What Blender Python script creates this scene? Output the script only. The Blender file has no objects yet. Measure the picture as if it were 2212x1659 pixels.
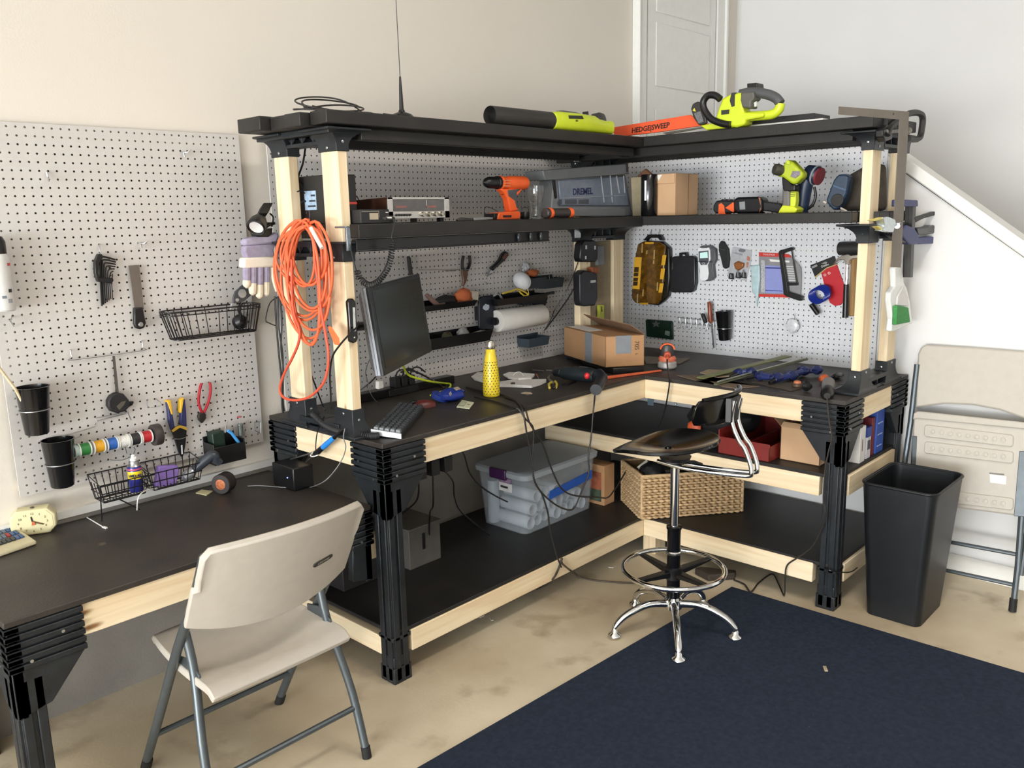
import bpy, bmesh, math, random
from mathutils import Vector, Matrix
random.seed(7)
C = bpy.context.scene.collection
SC = bpy.context.scene
PI = math.pi
# ------------------------------------------------------------------ camera
CAMR = [[0.6804168, -0.7324847, -0.0223425], [0.1567726, 0.1157109, 0.980833], [0.7158598, 0.6708779, -0.1935652]]
FPX = 1837.526
CAMZ = 1.60
cd = bpy.data.cameras.new('camera'); cam = bpy.data.objects.new('camera', cd); C.objects.link(cam)
cd.sensor_width = 36.0; cd.lens = FPX/2212*36.0; cd.clip_start = .05; cd.clip_end = 60
r_, u_, f_ = [Vector(v) for v in CAMR]
mw = Matrix.Identity(4)
for i_ in range(3):
    mw[i_][0] = r_[i_]; mw[i_][1] = u_[i_]; mw[i_][2] = -f_[i_]
mw.translation = Vector((0, 0, CAMZ))
cam.matrix_world = mw
SC.camera = cam
# ------------------------------------------------------------------ light
w = bpy.data.worlds.new('world'); SC.world = w; w.use_nodes = True
bg = w.node_tree.nodes['Background']; bg.inputs[0].default_value = (.80, .90, 1, 1); bg.inputs[1].default_value = 1.0
def area(name, loc, target, sx, sy, power, col):
    l = bpy.data.lights.new(name, 'AREA'); l.shape = 'RECTANGLE'; l.size = sx; l.size_y = sy
    l.energy = power; l.color = col
    o = bpy.data.objects.new(name, l); C.objects.link(o); o.location = loc
    o.rotation_euler = (Vector(target)-Vector(loc)).to_track_quat('-Z', 'Y').to_euler()
    return o
# daylight through the wide open garage door at the left end of the garage, plus an added overhead fill
area('daylight_garage_door', (-6.1, -.35, 1.25), (3, .9, 1.1), 5.0, 2.3, 385, (.80, .90, 1))
area('sunlit_driveway_bounce', (-7.7, -.35, .15), (-1.5, -.35, 3.1), 5.0, 2.6, 900, (1, .96, .90))
area('overhead_fill_light', (1.9, .5, 3.05), (1.9, .5, 0), 1.2, .3, 34, (1, .92, .84))  # unseen fill added to lift the floor and upper walls, no fixture
SC.view_settings.view_transform = 'Standard'; SC.view_settings.look = 'None'
SC.view_settings.exposure = 0.0; SC.view_settings.gamma = 1; SC.view_settings.use_curve_mapping = False
# ------------------------------------------------------------------ pixel -> point helpers (real planes of the room)
def ray(px, py):
    a = (px-1106)/FPX; b = -(py-829.5)/FPX
    return r_*a + u_*b + f_
def AX(ax, v, px, py):
    d = ray(px, py); o = Vector((0, 0, CAMZ)); i = 'xyz'.index(ax)
    return o + d*((v-o[i])/d[i])
def PX(x, px, py): return AX('x', x, px, py)
def PY(y, px, py): return AX('y', y, px, py)
def PZ(z, px, py): return AX('z', z, px, py)
def PP(p0, yaw, px, py):            # vertical plane through p0; yaw = heading of its "right" direction
    n = Vector((-math.sin(yaw), math.cos(yaw), 0)); d = ray(px, py); o = Vector((0, 0, CAMZ))
    return o + d*((Vector(p0)-o).dot(n)/d.dot(n))
# ------------------------------------------------------------------ mesh builder
class MB:
    def __init__(s): s.v = []; s.f = []; s.m = Matrix.Identity(4)
    def at(s, loc=(0, 0, 0), rz=0, rx=0, ry=0):
        s.m = Matrix.Translation(loc) @ Matrix.Rotation(rz, 4, 'Z') @ Matrix.Rotation(ry, 4, 'Y') @ Matrix.Rotation(rx, 4, 'X'); return s
    def add(s, vs, fs):
        b = len(s.v); s.v += [s.m @ Vector(q) for q in vs]; s.f += [tuple(b+i for i in f) for f in fs]; return s
    def box(s, a, b):
        x0, y0, z0 = [min(a[i], b[i]) for i in range(3)]; x1, y1, z1 = [max(a[i], b[i]) for i in range(3)]
        return s.add([(x0,y0,z0),(x1,y0,z0),(x1,y1,z0),(x0,y1,z0),(x0,y0,z1),(x1,y0,z1),(x1,y1,z1),(x0,y1,z1)],
                     [(3,2,1,0),(4,5,6,7),(0,1,5,4),(1,2,6,5),(2,3,7,6),(3,0,4,7)])
    def cbox(s, c, d): return s.box([c[i]-d[i]/2 for i in range(3)], [c[i]+d[i]/2 for i in range(3)])
    def prism(s, pts, vec):
        n = len(pts); vec = Vector(vec); p = [Vector(q) for q in pts]
        nn = Vector((0, 0, 0))
        for i in range(n): nn += p[i].cross(p[(i+1) % n])
        if nn.dot(vec) > 0: p = p[::-1]
        q = [a+vec for a in p]
        return s.add(p+q, [tuple(range(n)), tuple(range(2*n-1, n-1, -1))]+[(i, n+i, n+(i+1) % n, (i+1) % n)[::-1] for i in range(n)][::1])
    def loft(s, rings, cap=True, closed=False):
        n = len(rings[0]); vs = [q for r in rings for q in r]; fs = []
        m = len(rings)
        for k in range(m if closed else m-1):
            k2 = (k+1) % m
            for i in range(n):
                j = (i+1) % n; fs.append((k*n+i, k*n+j, k2*n+j, k2*n+i))
        if cap and not closed: fs += [tuple(range(n))[::-1], tuple(range((m-1)*n, m*n))]
        return s.add(vs, fs)
    def tube(s, pts, r, n=8, closed=False):
        P = [Vector(q) for q in pts]; m = len(P)
        R = r if isinstance(r, (list, tuple)) else [r]*m
        rings = []; up = None
        for i in range(m):
            a = P[(i-1) % m] if (i or closed) else P[0]; b = P[(i+1) % m] if (i < m-1 or closed) else P[-1]
            t = (b-a); t = t.normalized() if t.length > 1e-9 else Vector((0, 0, 1))
            if up is None:
                up = Vector((0, 0, 1)) if abs(t.z) < .9 else Vector((1, 0, 0))
            e = up - t*up.dot(t)
            if e.length < 1e-6: e = t.orthogonal()
            e.normalize(); g = t.cross(e); up = e
            rings.append([P[i]+(e*math.cos(2*PI*k/n)+g*math.sin(2*PI*k/n))*R[i] for k in range(n)])
        return s.loft(rings, True, closed)
    def lathe(s, prof, o=(0, 0, 0), ax=(0, 0, 1), n=20, sx=1, sy=1):
        ax = Vector(ax).normalized(); e = ax.orthogonal().normalized()
        if abs(ax.z) > .99: e = Vector((1, 0, 0))
        g = ax.cross(e); o = Vector(o)
        rings = [[o+ax*h+(e*math.cos(2*PI*k/n)*sx+g*math.sin(2*PI*k/n)*sy)*max(r, 1e-5) for k in range(n)] for r, h in prof]
        return s.loft(rings, tuple(prof[0]) != tuple(prof[-1]))
    def cyl(s, p, q, r, n=16, r2=None):
        p = Vector(p); q = Vector(q); L = (q-p).length
        return s.lathe([(r, 0), (r if r2 is None else r2, L)], p, q-p, n)
    def ell(s, c, rad, n=14, m=8, rot=None):
        c = Vector(c); rings = []
        for i in range(m+1):
            a = -PI/2+PI*i/m; rr = max(math.cos(a), 1e-4); ring = []
            for k in range(n):
                q = Vector((rad[0]*rr*math.cos(2*PI*k/n), rad[1]*rr*math.sin(2*PI*k/n), rad[2]*math.sin(a)))
                if rot: q = rot @ q
                ring.append(c+q)
            rings.append(ring)
        return s.loft(rings)
    def sheet(s, fn, nu, nv, th=.002):     # thin curved sheet with real thickness: fn(u,v)->point
        top = [[Vector(fn(i/nu, j/nv)) for j in range(nv+1)] for i in range(nu+1)]
        vs = []; fs = []; nrm = []
        for i in range(nu+1):
            for j in range(nv+1):
                a = top[min(i+1, nu)][j]-top[max(i-1, 0)][j]; b = top[i][min(j+1, nv)]-top[i][max(j-1, 0)]
                c = a.cross(b); nrm.append(c.normalized() if c.length > 1e-12 else Vector((0, 0, 1)))
        flat = [q for r in top for q in r]; K = len(flat); w_ = nv+1
        vs = flat+[flat[i]-nrm[i]*th for i in range(K)]
        for i in range(nu):
            for j in range(nv):
                a, b, c, d = i*w_+j, (i+1)*w_+j, (i+1)*w_+j+1, i*w_+j+1
                fs += [(a, b, c, d), (K+d, K+c, K+b, K+a)]
        for j in range(nv):
            fs += [(j, j+1, K+j+1, K+j), (nu*w_+j+1, nu*w_+j, K+nu*w_+j, K+nu*w_+j+1)]
        for i in range(nu):
            fs += [((i+1)*w_, i*w_, K+i*w_, K+(i+1)*w_), (i*w_+nv, (i+1)*w_+nv, K+(i+1)*w_+nv, K+i*w_+nv)]
        return s.add(vs, fs)
def spl(pts, n=8, closed=False):
    P = [Vector(q) for q in pts]; m = len(P); out = []
    for i in range(m if closed else m-1):
        if closed: a, b, c, d = P[(i-1) % m], P[i], P[(i+1) % m], P[(i+2) % m]
        else: a, b, c, d = P[max(i-1, 0)], P[i], P[i+1], P[min(i+2, m-1)]
        for k in range(n):
            t = k/n; out.append(.5*((2*b)+(c-a)*t+(2*a-5*b+4*c-d)*t*t+(3*b-a-3*c+d)*t**3))
    if not closed: out.append(P[-1])
    return out
def build(name, mb, mat, parent=None, origin=None, bev=0, smooth=35, label=None, seg=2):
    me = bpy.data.meshes.new(name)
    o_ = origin if origin is not None else (wloc(parent) if parent else Vector((0, 0, 0)))
    o_ = Vector(o_)
    me.from_pydata([tuple(q-o_) for q in mb.v], [], mb.f)
    bm = bmesh.new(); bm.from_mesh(me); bmesh.ops.recalc_face_normals(bm, faces=bm.faces); bm.to_mesh(me); bm.free()
    me.materials.append(mat)
    if smooth:
        me.polygons.foreach_set('use_smooth', [True]*len(me.polygons))
        me.set_sharp_from_angle(angle=math.radians(smooth))
    o = bpy.data.objects.new(name, me); C.objects.link(o)
    if parent: o.parent = parent
    else: o.location = o_
    if bev:
        b = o.modifiers.new('bevel', 'BEVEL'); b.width = bev; b.segments = seg; b.limit_method = 'ANGLE'; b.angle_limit = math.radians(40)
        b.harden_normals = False
    if label: o['label'] = label
    return o
def wloc(o):
    p = Vector((0, 0, 0))
    while o: p += o.location; o = o.parent
    return p
def thing(name, label, cat, loc, group=None):
    o = bpy.data.objects.new(name, None); C.objects.link(o); o.location = loc; o.empty_display_size = .05
    return tag(o, label, cat, group)
def tag(o, label, cat, group=None, kind=None):
    o['label'] = label; o['category'] = cat
    if group: o['group'] = group
    if kind: o['kind'] = kind
    return o
def single(name, mb, mat, label, cat, loc=None, group=None, bev=0, smooth=35):
    if loc is None:
        n = len(mb.v); loc = (sum(q.x for q in mb.v)/n, sum(q.y for q in mb.v)/n, min(q.z for q in mb.v))
    o = build(name, mb, mat, None, loc, bev, smooth); return tag(o, label, cat, group)
def struct(name, mb, mat, label=None, bev=0, parent=None):
    n = len(mb.v); loc = Vector((sum(q.x for q in mb.v)/n, sum(q.y for q in mb.v)/n, min(q.z for q in mb.v)))
    o = build(name, mb, mat, parent, None if parent else loc, bev); o['kind'] = 'structure'
    if label and not parent: o['label'] = label
    if not parent: o['category'] = name.split('_')[0]
    return o
def text(name, s, size, origin, right, up, mat, parent, depth=.0006, bold=0, align='CENTER', shear=0):
    cu = bpy.data.curves.new(name, 'FONT'); cu.body = s; cu.size = size; cu.extrude = depth/2; cu.align_x = align; cu.align_y = 'CENTER'
    cu.offset = bold; cu.shear = shear; cu.resolution_u = 2
    t = bpy.data.objects.new(name, cu); C.objects.link(t); bpy.context.view_layer.update()
    me = bpy.data.meshes.new_from_object(t.evaluated_get(bpy.context.evaluated_depsgraph_get()))
    bpy.data.objects.remove(t); bpy.data.curves.remove(cu)
    R = Vector(right).normalized(); U = Vector(up).normalized(); N = R.cross(U)
    off = Vector(origin)-wloc(parent)
    for q in me.vertices: q.co = off+R*q.co.x+U*q.co.y+N*q.co.z
    me.materials.clear(); me.materials.append(mat); me.name = name
    o = bpy.data.objects.new(name, me); C.objects.link(o); o.parent = parent
    return o
# ------------------------------------------------------------------ materials
def lin(h):
    h = h.lstrip('#'); c = [int(h[i:i+2], 16)/255 for i in (0, 2, 4)]
    return tuple(((x/12.92) if x <= .04045 else ((x+.055)/1.055)**2.4) for x in c)+(1,)
MATS = {}
def M(hexc, rough=.5, metal=0, var=.06, vs=30, bump=0, bs=200, spec=.5, key=None, trans=0, alpha=1, coat=0):
    k = key or (hexc, rough, metal, var, vs, bump, bs, spec, trans, alpha, coat)
    if k in MATS: return MATS[k]
    m = bpy.data.materials.new('mat_'+str(len(MATS))); m.use_nodes = True; nt = m.node_tree; N = nt.nodes; L = nt.links
    b = N['Principled BSDF']; b.inputs['Roughness'].default_value = rough; b.inputs['Metallic'].default_value = metal
    b.inputs['Specular IOR Level'].default_value = spec; b.inputs['Transmission Weight'].default_value = trans; b.inputs['Alpha'].default_value = alpha
    b.inputs['Coat Weight'].default_value = coat
    c = lin(hexc); b.inputs['Base Color'].default_value = c
    if var:
        tc = N.new('ShaderNodeTexCoord'); no = N.new('ShaderNodeTexNoise'); no.inputs['Scale'].default_value = vs; no.inputs['Detail'].default_value = 4
        L.new(tc.outputs['Object'], no.inputs['Vector'])
        cr = N.new('ShaderNodeValToRGB'); cr.color_ramp.elements[0].position = .3; cr.color_ramp.elements[1].position = .7
        cr.color_ramp.elements[0].color = tuple(min(1, x*(1-var)) for x in c[:3])+(1,); cr.color_ramp.elements[1].color = tuple(min(1, x*(1+var)) for x in c[:3])+(1,)
        L.new(no.outputs['Fac'], cr.inputs[0]); L.new(cr.outputs[0], b.inputs['Base Color'])
    if bump:
        tc2 = N.new('ShaderNodeTexCoord'); n2 = N.new('ShaderNodeTexNoise'); n2.inputs['Scale'].default_value = bs; n2.inputs['Detail'].default_value = 3
        bp = N.new('ShaderNodeBump'); bp.inputs['Strength'].default_value = bump; bp.inputs['Distance'].default_value = .002
        L.new(tc2.outputs['Object'], n2.inputs['Vector']); L.new(n2.outputs['Fac'], bp.inputs['Height']); L.new(bp.outputs[0], b.inputs['Normal'])
    MATS[k] = m; return m
def wood(axis, light='#eddbba', dark='#dfc6a0', knot='#8f6a44'):
    k = ('wood', axis, light, dark)
    if k in MATS: return MATS[k]
    m = bpy.data.materials.new('wood_'+axis); m.use_nodes = True; nt = m.node_tree; N = nt.nodes; L = nt.links
    b = N['Principled BSDF']; b.inputs['Roughness'].default_value = .62; b.inputs['Specular IOR Level'].default_value = .3
    tc = N.new('ShaderNodeTexCoord'); mp = N.new('ShaderNodeMapping')
    sc = {'x': (1.2, 26, 26), 'y': (26, 1.2, 26), 'z': (26, 26, 1.2)}[axis]
    mp.inputs['Scale'].default_value = sc; L.new(tc.outputs['Object'], mp.inputs[0])
    no = N.new('ShaderNodeTexNoise'); no.inputs['Scale'].default_value = 1.6; no.inputs['Detail'].default_value = 5; no.inputs['Distortion'].default_value = .6
    L.new(mp.outputs[0], no.inputs['Vector'])
    cr = N.new('ShaderNodeValToRGB'); e = cr.color_ramp.elements; e[0].position = .35; e[0].color = lin(dark); e[1].position = .62; e[1].color = lin(light)
    L.new(no.outputs['Fac'], cr.inputs[0])
    mp2 = N.new('ShaderNodeMapping'); s2 = {'x': (2.1, 7, 7), 'y': (7, 2.1, 7), 'z': (7, 7, 2.1)}[axis]; mp2.inputs['Scale'].default_value = s2
    L.new(tc.outputs['Object'], mp2.inputs[0])
    vo = N.new('ShaderNodeTexVoronoi'); vo.inputs['Scale'].default_value = 1.0; L.new(mp2.outputs[0], vo.inputs['Vector'])
    r2 = N.new('ShaderNodeValToRGB'); r2.color_ramp.elements[0].position = .03; r2.color_ramp.elements[0].color = (1, 1, 1, 1); r2.color_ramp.elements[1].position = .075; r2.color_ramp.elements[1].color = (0, 0, 0, 1)
    L.new(vo.outputs['Distance'], r2.inputs[0])
    mx = N.new('ShaderNodeMix'); mx.data_type = 'RGBA'; L.new(r2.outputs[0], mx.inputs[0]); L.new(cr.outputs[0], mx.inputs[6]); mx.inputs[7].default_value = lin(knot)
    L.new(mx.outputs[2], b.inputs['Base Color'])
    bp = N.new('ShaderNodeBump'); bp.inputs['Strength'].default_value = .12; bp.inputs['Distance'].default_value = .002
    L.new(no.outputs['Fac'], bp.inputs['Height']); L.new(bp.outputs[0], b.inputs['Normal'])
    MATS[k] = m; return m
def two_tone(key, ca, cb, scale, lo, hi, rough=.6, detail=8, bump=.2, spots=None, cs=None, spec=.4):
    m = bpy.data.materials.new(key); m.use_nodes = True; nt = m.node_tree; N = nt.nodes; L = nt.links
    b = N['Principled BSDF']; b.inputs['Roughness'].default_value = rough; b.inputs['Specular IOR Level'].default_value = spec
    tc = N.new('ShaderNodeTexCoord'); no = N.new('ShaderNodeTexNoise'); no.inputs['Scale'].default_value = scale; no.inputs['Detail'].default_value = detail
    L.new(tc.outputs['Object'], no.inputs['Vector'])
    cr = N.new('ShaderNodeValToRGB'); e = cr.color_ramp.elements; e[0].position = lo; e[0].color = lin(ca); e[1].position = hi; e[1].color = lin(cb)
    L.new(no.outputs['Fac'], cr.inputs[0]); out = cr.outputs[0]
    if spots:      # (color, scale, threshold)
        n2 = N.new('ShaderNodeTexNoise'); n2.inputs['Scale'].default_value = spots[1]; n2.inputs['Detail'].default_value = 6
        L.new(tc.outputs['Object'], n2.inputs['Vector'])
        r2 = N.new('ShaderNodeValToRGB'); r2.color_ramp.elements[0].position = spots[2]; r2.color_ramp.elements[1].position = spots[2]+spots[3]
        L.new(n2.outputs['Fac'], r2.inputs[0])
        mx = N.new('ShaderNodeMix'); mx.data_type = 'RGBA'; L.new(r2.outputs[0], mx.inputs[0]); L.new(out, mx.inputs[6]); mx.inputs[7].default_value = lin(spots[0]); out = mx.outputs[2]
    L.new(out, b.inputs['Base Color'])
    if bump:
        n3 = N.new('ShaderNodeTexNoise'); n3.inputs['Scale'].default_value = cs or scale*20; n3.inputs['Detail'].default_value = 3
        bp = N.new('ShaderNodeBump'); bp.inputs['Strength'].default_value = bump; bp.inputs['Distance'].default_value = .003
        L.new(tc.outputs['Object'], n3.inputs['Vector']); L.new(n3.outputs['Fac'], bp.inputs['Height']); L.new(bp.outputs[0], b.inputs['Normal'])
    return m
WX, WY, WZ = wood('x'), wood('y'), wood('z')
MWALL = two_tone('wall_paint', '#ddd6cb', '#e2dacf', 1.5, .3, .7, .75, 3, .10, cs=160)
MWALL2 = two_tone('wall_paint_white', '#dedddb', '#e4e3e1', 1.5, .3, .7, .7, 3, .08, cs=160)
MCONC = two_tone('concrete_floor', '#bfae92', '#dccfb5', 2.2, .35, .68, .5, 9, .12, ('#a08e74', 5.5, .58, .18), cs=90)
MSTEM = two_tone('stem_wall', '#7d7872', '#8d8881', 5, .3, .7, .85, 6, .3, cs=120)
MRUG = two_tone('rug_pile', '#2a313f', '#323a4a', 60, .35, .7, .95, 8, .8, ('#5a626e', 160, .69, .06), cs=700, spec=.1)
MTOP = two_tone('black_stained_board', '#2a2624', '#3b3631', 6, .3, .7, .48, 9, .25, ('#6d6456', 14, .70, .10), cs=160)
MPAINT = two_tone('black_painted_lumber', '#1d1c1b', '#282625', 8, .3, .7, .5, 6, .2, cs=120)
MPLAS = two_tone('black_moulded_plastic', '#1b1e21', '#25292d', 20, .3, .7, .38, 5, .12, ('#50565b', 40, .73, .08), cs=300)
MBLK = M('#141416', .35, var=.1); MBLK2 = M('#1e1e20', .55, var=.1); MRUB = M('#161616', .7, var=.15)
MCHR = M('#e6e8ea', .10, 1, var=.02); MSTL = M('#b9bcbf', .3, 1, var=.08); MGAL = M('#c9cbcc', .35, .9, var=.1)
MWHT = M('#ecebe6', .5, var=.02); MPEG = M('#cac6c2', .55, var=.02); MPEGB = M('#d9dadd', .5, var=.02)
MCARD = two_tone('cardboard', '#a9805a', '#b88f68', 6, .3, .7, .8, 6, .15, cs=90)
MCARD2 = two_tone('cardboard_light', '#bf9a76', '#cba783', 6, .3, .7, .8, 6, .15, cs=90)
MTAPE = M('#8d9196', .35, .25, var=.06)
MORG = M('#e8602c', .45, var=.06); MLIME = M('#bcd022', .38, var=.04); MGRY = M('#4a4c4e', .5, var=.08)
MBLUE = M('#26489c', .4, var=.08)
# ================================================================== the setting
def bx(a, b): return MB().box(a, b)
struct('floor', bx((-9.5, -3.1, -.12), (5.4, 3.0, 0)), MCONC, 'bare tan concrete garage floor')
struct('ceiling', bx((-6.3, -3.1, 3.1), (5.4, 3.0, 3.2)), MWALL2)
struct('wall_left', bx((-6.3, 2.9, 0), (5.4, 3.0, 3.1)), MWALL, 'cream painted wall behind the pegboards')
struct('wall_far', bx((5.30, -3.1, 0), (5.4, 2.9, 3.1)), MWALL2, 'far white stairwell wall beyond the sloping cap')
kw = MB()
slope = [(-1.05, .0), (2.9, 0), (2.9, 1.87), (1.495, 1.87)]
kw.prism([(3.915, y, z) for y, z in slope], (.10, 0, 0))
struct('wall_right', kw, MWALL2, 'low white stair wall with sloping top')
t = MB(); t.prism([(3.895, y, z) for y, z in [(-1.13, -.005), (1.35, 1.832), (1.35, 1.770), (-1.05, 0)]], (.14, 0, 0))
struct('trim_1', t, MWHT, 'white sloping cap along the stair wall', bev=.006)
struct('wall_front', MB().box((-6.3, -3.1, 2.4), (-6.2, 3.0, 3.1)).box((-6.3, 2.3, 0), (-6.2, 2.9, 2.4)).box((-6.3, -3.0, 0), (-6.2, -2.9, 2.4)), MWALL2)
struct('wall_back', MB().box((-6.3, -3.1, 2.6), (5.4, -3.0, 3.1)).box((-6.3, -3.1, 0), (5.4, -3.0, 2.6)), MWALL2)
struct('wall_base', bx((-6.2, 2.884, 0), (3.915, 2.9, .665)), MSTEM, 'grey concrete curb under the left wall')
struct('trim_2', bx((-6.2, 2.880, .665), (3.915, 2.9, .69)), MWHT, 'pale ledge strip along the left wall above the desk')
struct('baseboard_right', bx((3.90, -.9, 0), (3.915, 2.884, .09)), MWHT, 'white baseboard under the stair wall', bev=.004)
# door at the head of the stairs
struct('door_1', bx((4.245, 2.872, 1.0), (4.985, 2.9, 3.02)), MWHT, 'white panelled house door above the shelf corner')
d1 = bpy.data.objects['door_1']
for z0, z1 in ((1.1, 2.19), (2.315, 2.66), (2.715, 2.98)):
    q = MB()
    q.prism([(4.32, 2.872, z0), (4.905, 2.872, z0), (4.905, 2.872, z1), (4.32, 2.872, z1)], (0, -.008, 0))
    p_ = build('door_panel', q, MWHT, d1, bev=.006); p_['kind'] = 'structure'
cs = MB().box((4.145, 2.865, 1.0), (4.228, 2.9, 3.1)).box((5.0, 2.865, 1.0), (5.085, 2.9, 3.1)).box((5.085, 2.85, 1.0), (5.11, 2.9, 3.1)).box((4.135, 2.85, 1.0), (4.148, 2.9, 3.1))
struct('trim_3', cs, MWHT, 'white casing on both sides of the house door', bev=.004)
# ================================================================== pegboards (real drilled holes)
MCORE = M('#2e2119', .8, var=.1)
def pegboard(name, label, o, ex, nrm, c0, c1, r1, ext, mat, th=.005):
    """o: hole (0,0); ex: column direction; nrm: into the wall; columns c0..c1, rows 0..r1; ext: left,right,top,bottom board limits as offsets from o"""
    s = .0254; rad = .0034; o = Vector(o); ex = Vector(ex); nv = Vector(nrm); ez = Vector((0, 0, 1))
    V = []; F = []; idx = {}
    def P(a, b, d=0): V.append(tuple(ex*a+ez*b+nv*d)); return len(V)-1
    xs = [c0-.5+i for i in range(c1-c0+2)]; zs = [.5-i for i in range(r1+2)]
    X = [x*s for x in xs]; Zz = [z*s for z in zs]
    X[0], X[-1] = ext[0], ext[1]; Zz[0], Zz[-1] = ext[2], ext[3]
    g = [[P(x, z) for z in Zz] for x in X]
    offs = [(math.cos(PI/8+k*PI/4)*rad, math.sin(PI/8+k*PI/4)*rad) for k in range(8)]
    for i in range(len(X)-1):
        cx = (c0+i)*s
        for j in range(len(Zz)-1):
            cz = -j*s
            a = [P(cx+dx, cz+dz) for dx, dz in offs]; b = [P(cx+dx, cz+dz, th) for dx, dz in offs]
            bl, br, tr, tl = g[i][j+1], g[i+1][j+1], g[i+1][j], g[i][j]
            F += [(br, tr, a[0], a[7]), (tr, a[1], a[0]), (tr, tl, a[2], a[1]), (tl, a[3], a[2]), (tl, bl, a[4], a[3]), (bl, a[5], a[4]), (bl, br, a[6], a[5]), (br, a[7], a[6])]
            F += [(a[k], a[(k+1) % 8], b[(k+1) % 8], b[k]) for k in range(8)]
    MI = ([0]*8+[1]*8)*((len(X)-1)*(len(Zz)-1))+[0]*4
    q = [P(ext[0], ext[3], th), P(ext[1], ext[3], th), P(ext[1], ext[2], th), P(ext[0], ext[2], th)]
    f0 = [g[0][-1], g[-1][-1], g[-1][0], g[0][0]]
    for k in range(4): F.append((f0[k], f0[(k+1) % 4], q[(k+1) % 4], q[k]))
    me = bpy.data.meshes.new(name); me.from_pydata(V, [], F); me.materials.append(mat); me.materials.append(MCORE); me.polygons.foreach_set('material_index', MI)
    t = thing(name, label, 'pegboard', o+ex*((ext[0]+ext[1])/2)+ez*ext[3])
    b = bpy.data.objects.new('panel', me); C.objects.link(b); b.parent = t; b.location = o-t.location
    for zz in (ext[2]-.03, (ext[2]+ext[3])/2, ext[3]+.03):
        fr = MB(); a = o+ex*(ext[0]+.004)+ez*(zz-.015)+nv*th; c = o+ex*(ext[1]-.004)+ez*(zz+.015)+nv*(.0165 if abs(o.y-2.88) < .01 else .012)
        fr.box(a, c); build('furring_strip', fr, WX, t)
    return t
pegboard('pegboard', 'off-white pegboard on the wall above the low desk', (1.6408, 2.8795, 1.8953), (1, 0, 0), (0, 1, 0), -32, 0, 44, (-.836, .022, .0127, -1.127), MPEG)
pegboard('pegboard', 'wide pegboard behind the monitor, receiver and paper roll', (2.6882, 2.8583, 1.9216), (1, 0, 0), (0, 1, 0), -36, 23, 40, (-.927, .5965, .02, -1.048), MPEG)
pegboard('pegboard', 'narrow pegboard strip in the corner beside the wide pegboard', (3.3011, 2.8583, 1.9216), (1, 0, 0), (0, 1, 0), 0, 22, 40, (-.0127, .5725, .02, -1.048), MPEG)
pegboard('pegboard', 'bright white pegboard on the right wall holding the bit case and hammers', (3.9, 2.7307, 1.9175), (0, -1, 0), (1, 0, 0), -4, 52, 40, (-.115, 1.335, .02, -1.044), MPEGB)
# ================================================================== workbench frame parts
def leg(parent, cx, cy, sx, sy, ztop, label=None, wx=.185, wy=.175, short=False):
    m = MB(); S = lambda a, b, z0, a1, b1, z1: m.box((cx+sx*a, cy+sy*b, z0), (cx+sx*a1, cy+sy*b1, z1))
    if not short: S(.012, .012, 0, .075, .075, ztop-.1)
    for k in () if short else (.014, .049): S(k, .004, .01, k+.024, .02, ztop-.15); S(.004, k, .01, .02, k+.024, ztop-.15)
    if not short: S(.004, .004, 0, .082, .082, .06); S(.007, .007, .06, .079, .079, .10); S(.004, .004, .16, .084, .084, .175)
    n = 6; h = .125/n
    for k in range(n):
        z1 = ztop-.001-k*h; z0 = z1-h+.005
        S(-.004, -.004, z0, wx, .034, z1); S(-.004, -.004, z0, .034, wy, z1)
    S(.004, .004, ztop-.125, wx-.004, .03, ztop); S(.004, .004, ztop-.125, .03, wy-.004, ztop)
    zb = ztop-.122
    m.prism([(cx+sx*.004, cy+sy*.004, zb), (cx+sx*(wx-.004), cy+sy*.004, zb), (cx+sx*.088, cy+sy*.004, zb-.11), (cx+sx*.004, cy+sy*.004, zb-.13)], (0, sy*.028, 0))
    m.prism([(cx+sx*.004, cy+sy*.004, zb), (cx+sx*.004, cy+sy*(wy-.004), zb), (cx+sx*.004, cy+sy*.088, zb-.11), (cx+sx*.004, cy+sy*.004, zb-.13)], (sx*.028, 0, 0))
    l = build('leg', m, MPLAS, parent, bev=.003, label=label)
    for a, z in ((.05, ztop-.10), (.13, ztop-.05)):
        build('screw', MB().cyl((cx+sx*a, cy-sy*.003, z), (cx+sx*a, cy-sy*.007, z), .0045, 8), MSTL, l)
        build('screw', MB().cyl((cx-sx*.003, cy+sy*a, z-.01), (cx-sx*.007, cy+sy*a, z-.01), .0045, 8), MSTL, l)
    return l
def part(name, mb, mat, parent, bev=0, label=None, smooth=35): return build(name, mb, mat, parent, bev=bev, label=label, smooth=smooth)
def flare(parent, x0, x1, y0, y1, zpost, zwide, ex, ey, scr=(), name='bracket'):
    """moulded bracket: collar round a post widening in a curve towards zwide; ex/ey: extra reach (lo,hi)"""
    m = MB(); rings = []; g = .006; d = 1 if zwide > zpost else -1
    H = abs(zwide-zpost); z0 = zpost-d*.0
    for t_, w_ in ((0, 0), (.3, 0), (.45, .06), (.6, .18), (.74, .38), (.86, .68), (.9, 1), (1, 1)):
        z = zpost+(zwide-zpost)*t_
        a = [x0-g-ex[0]*w_, x1+g+ex[1]*w_, y0-g-ey[0]*w_, y1+g+ey[1]*w_]
        rings.append([(a[0], a[2], z), (a[1], a[2], z), (a[1], a[3], z), (a[0], a[3], z)])
    m.loft(rings)
    b = build(name, m, MPLAS, parent, bev=.002)
    for px_, py_, z, ax in scr:
        s = MB(); q = Vector((px_, py_, z)); v = Vector(ax); s.lathe([(.0055, 0), (.0055, .0015), (.003, .003)], q, v, 10); build('screw', s, MSTL, b)
    return b
BT = .873       # bench top height
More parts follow.
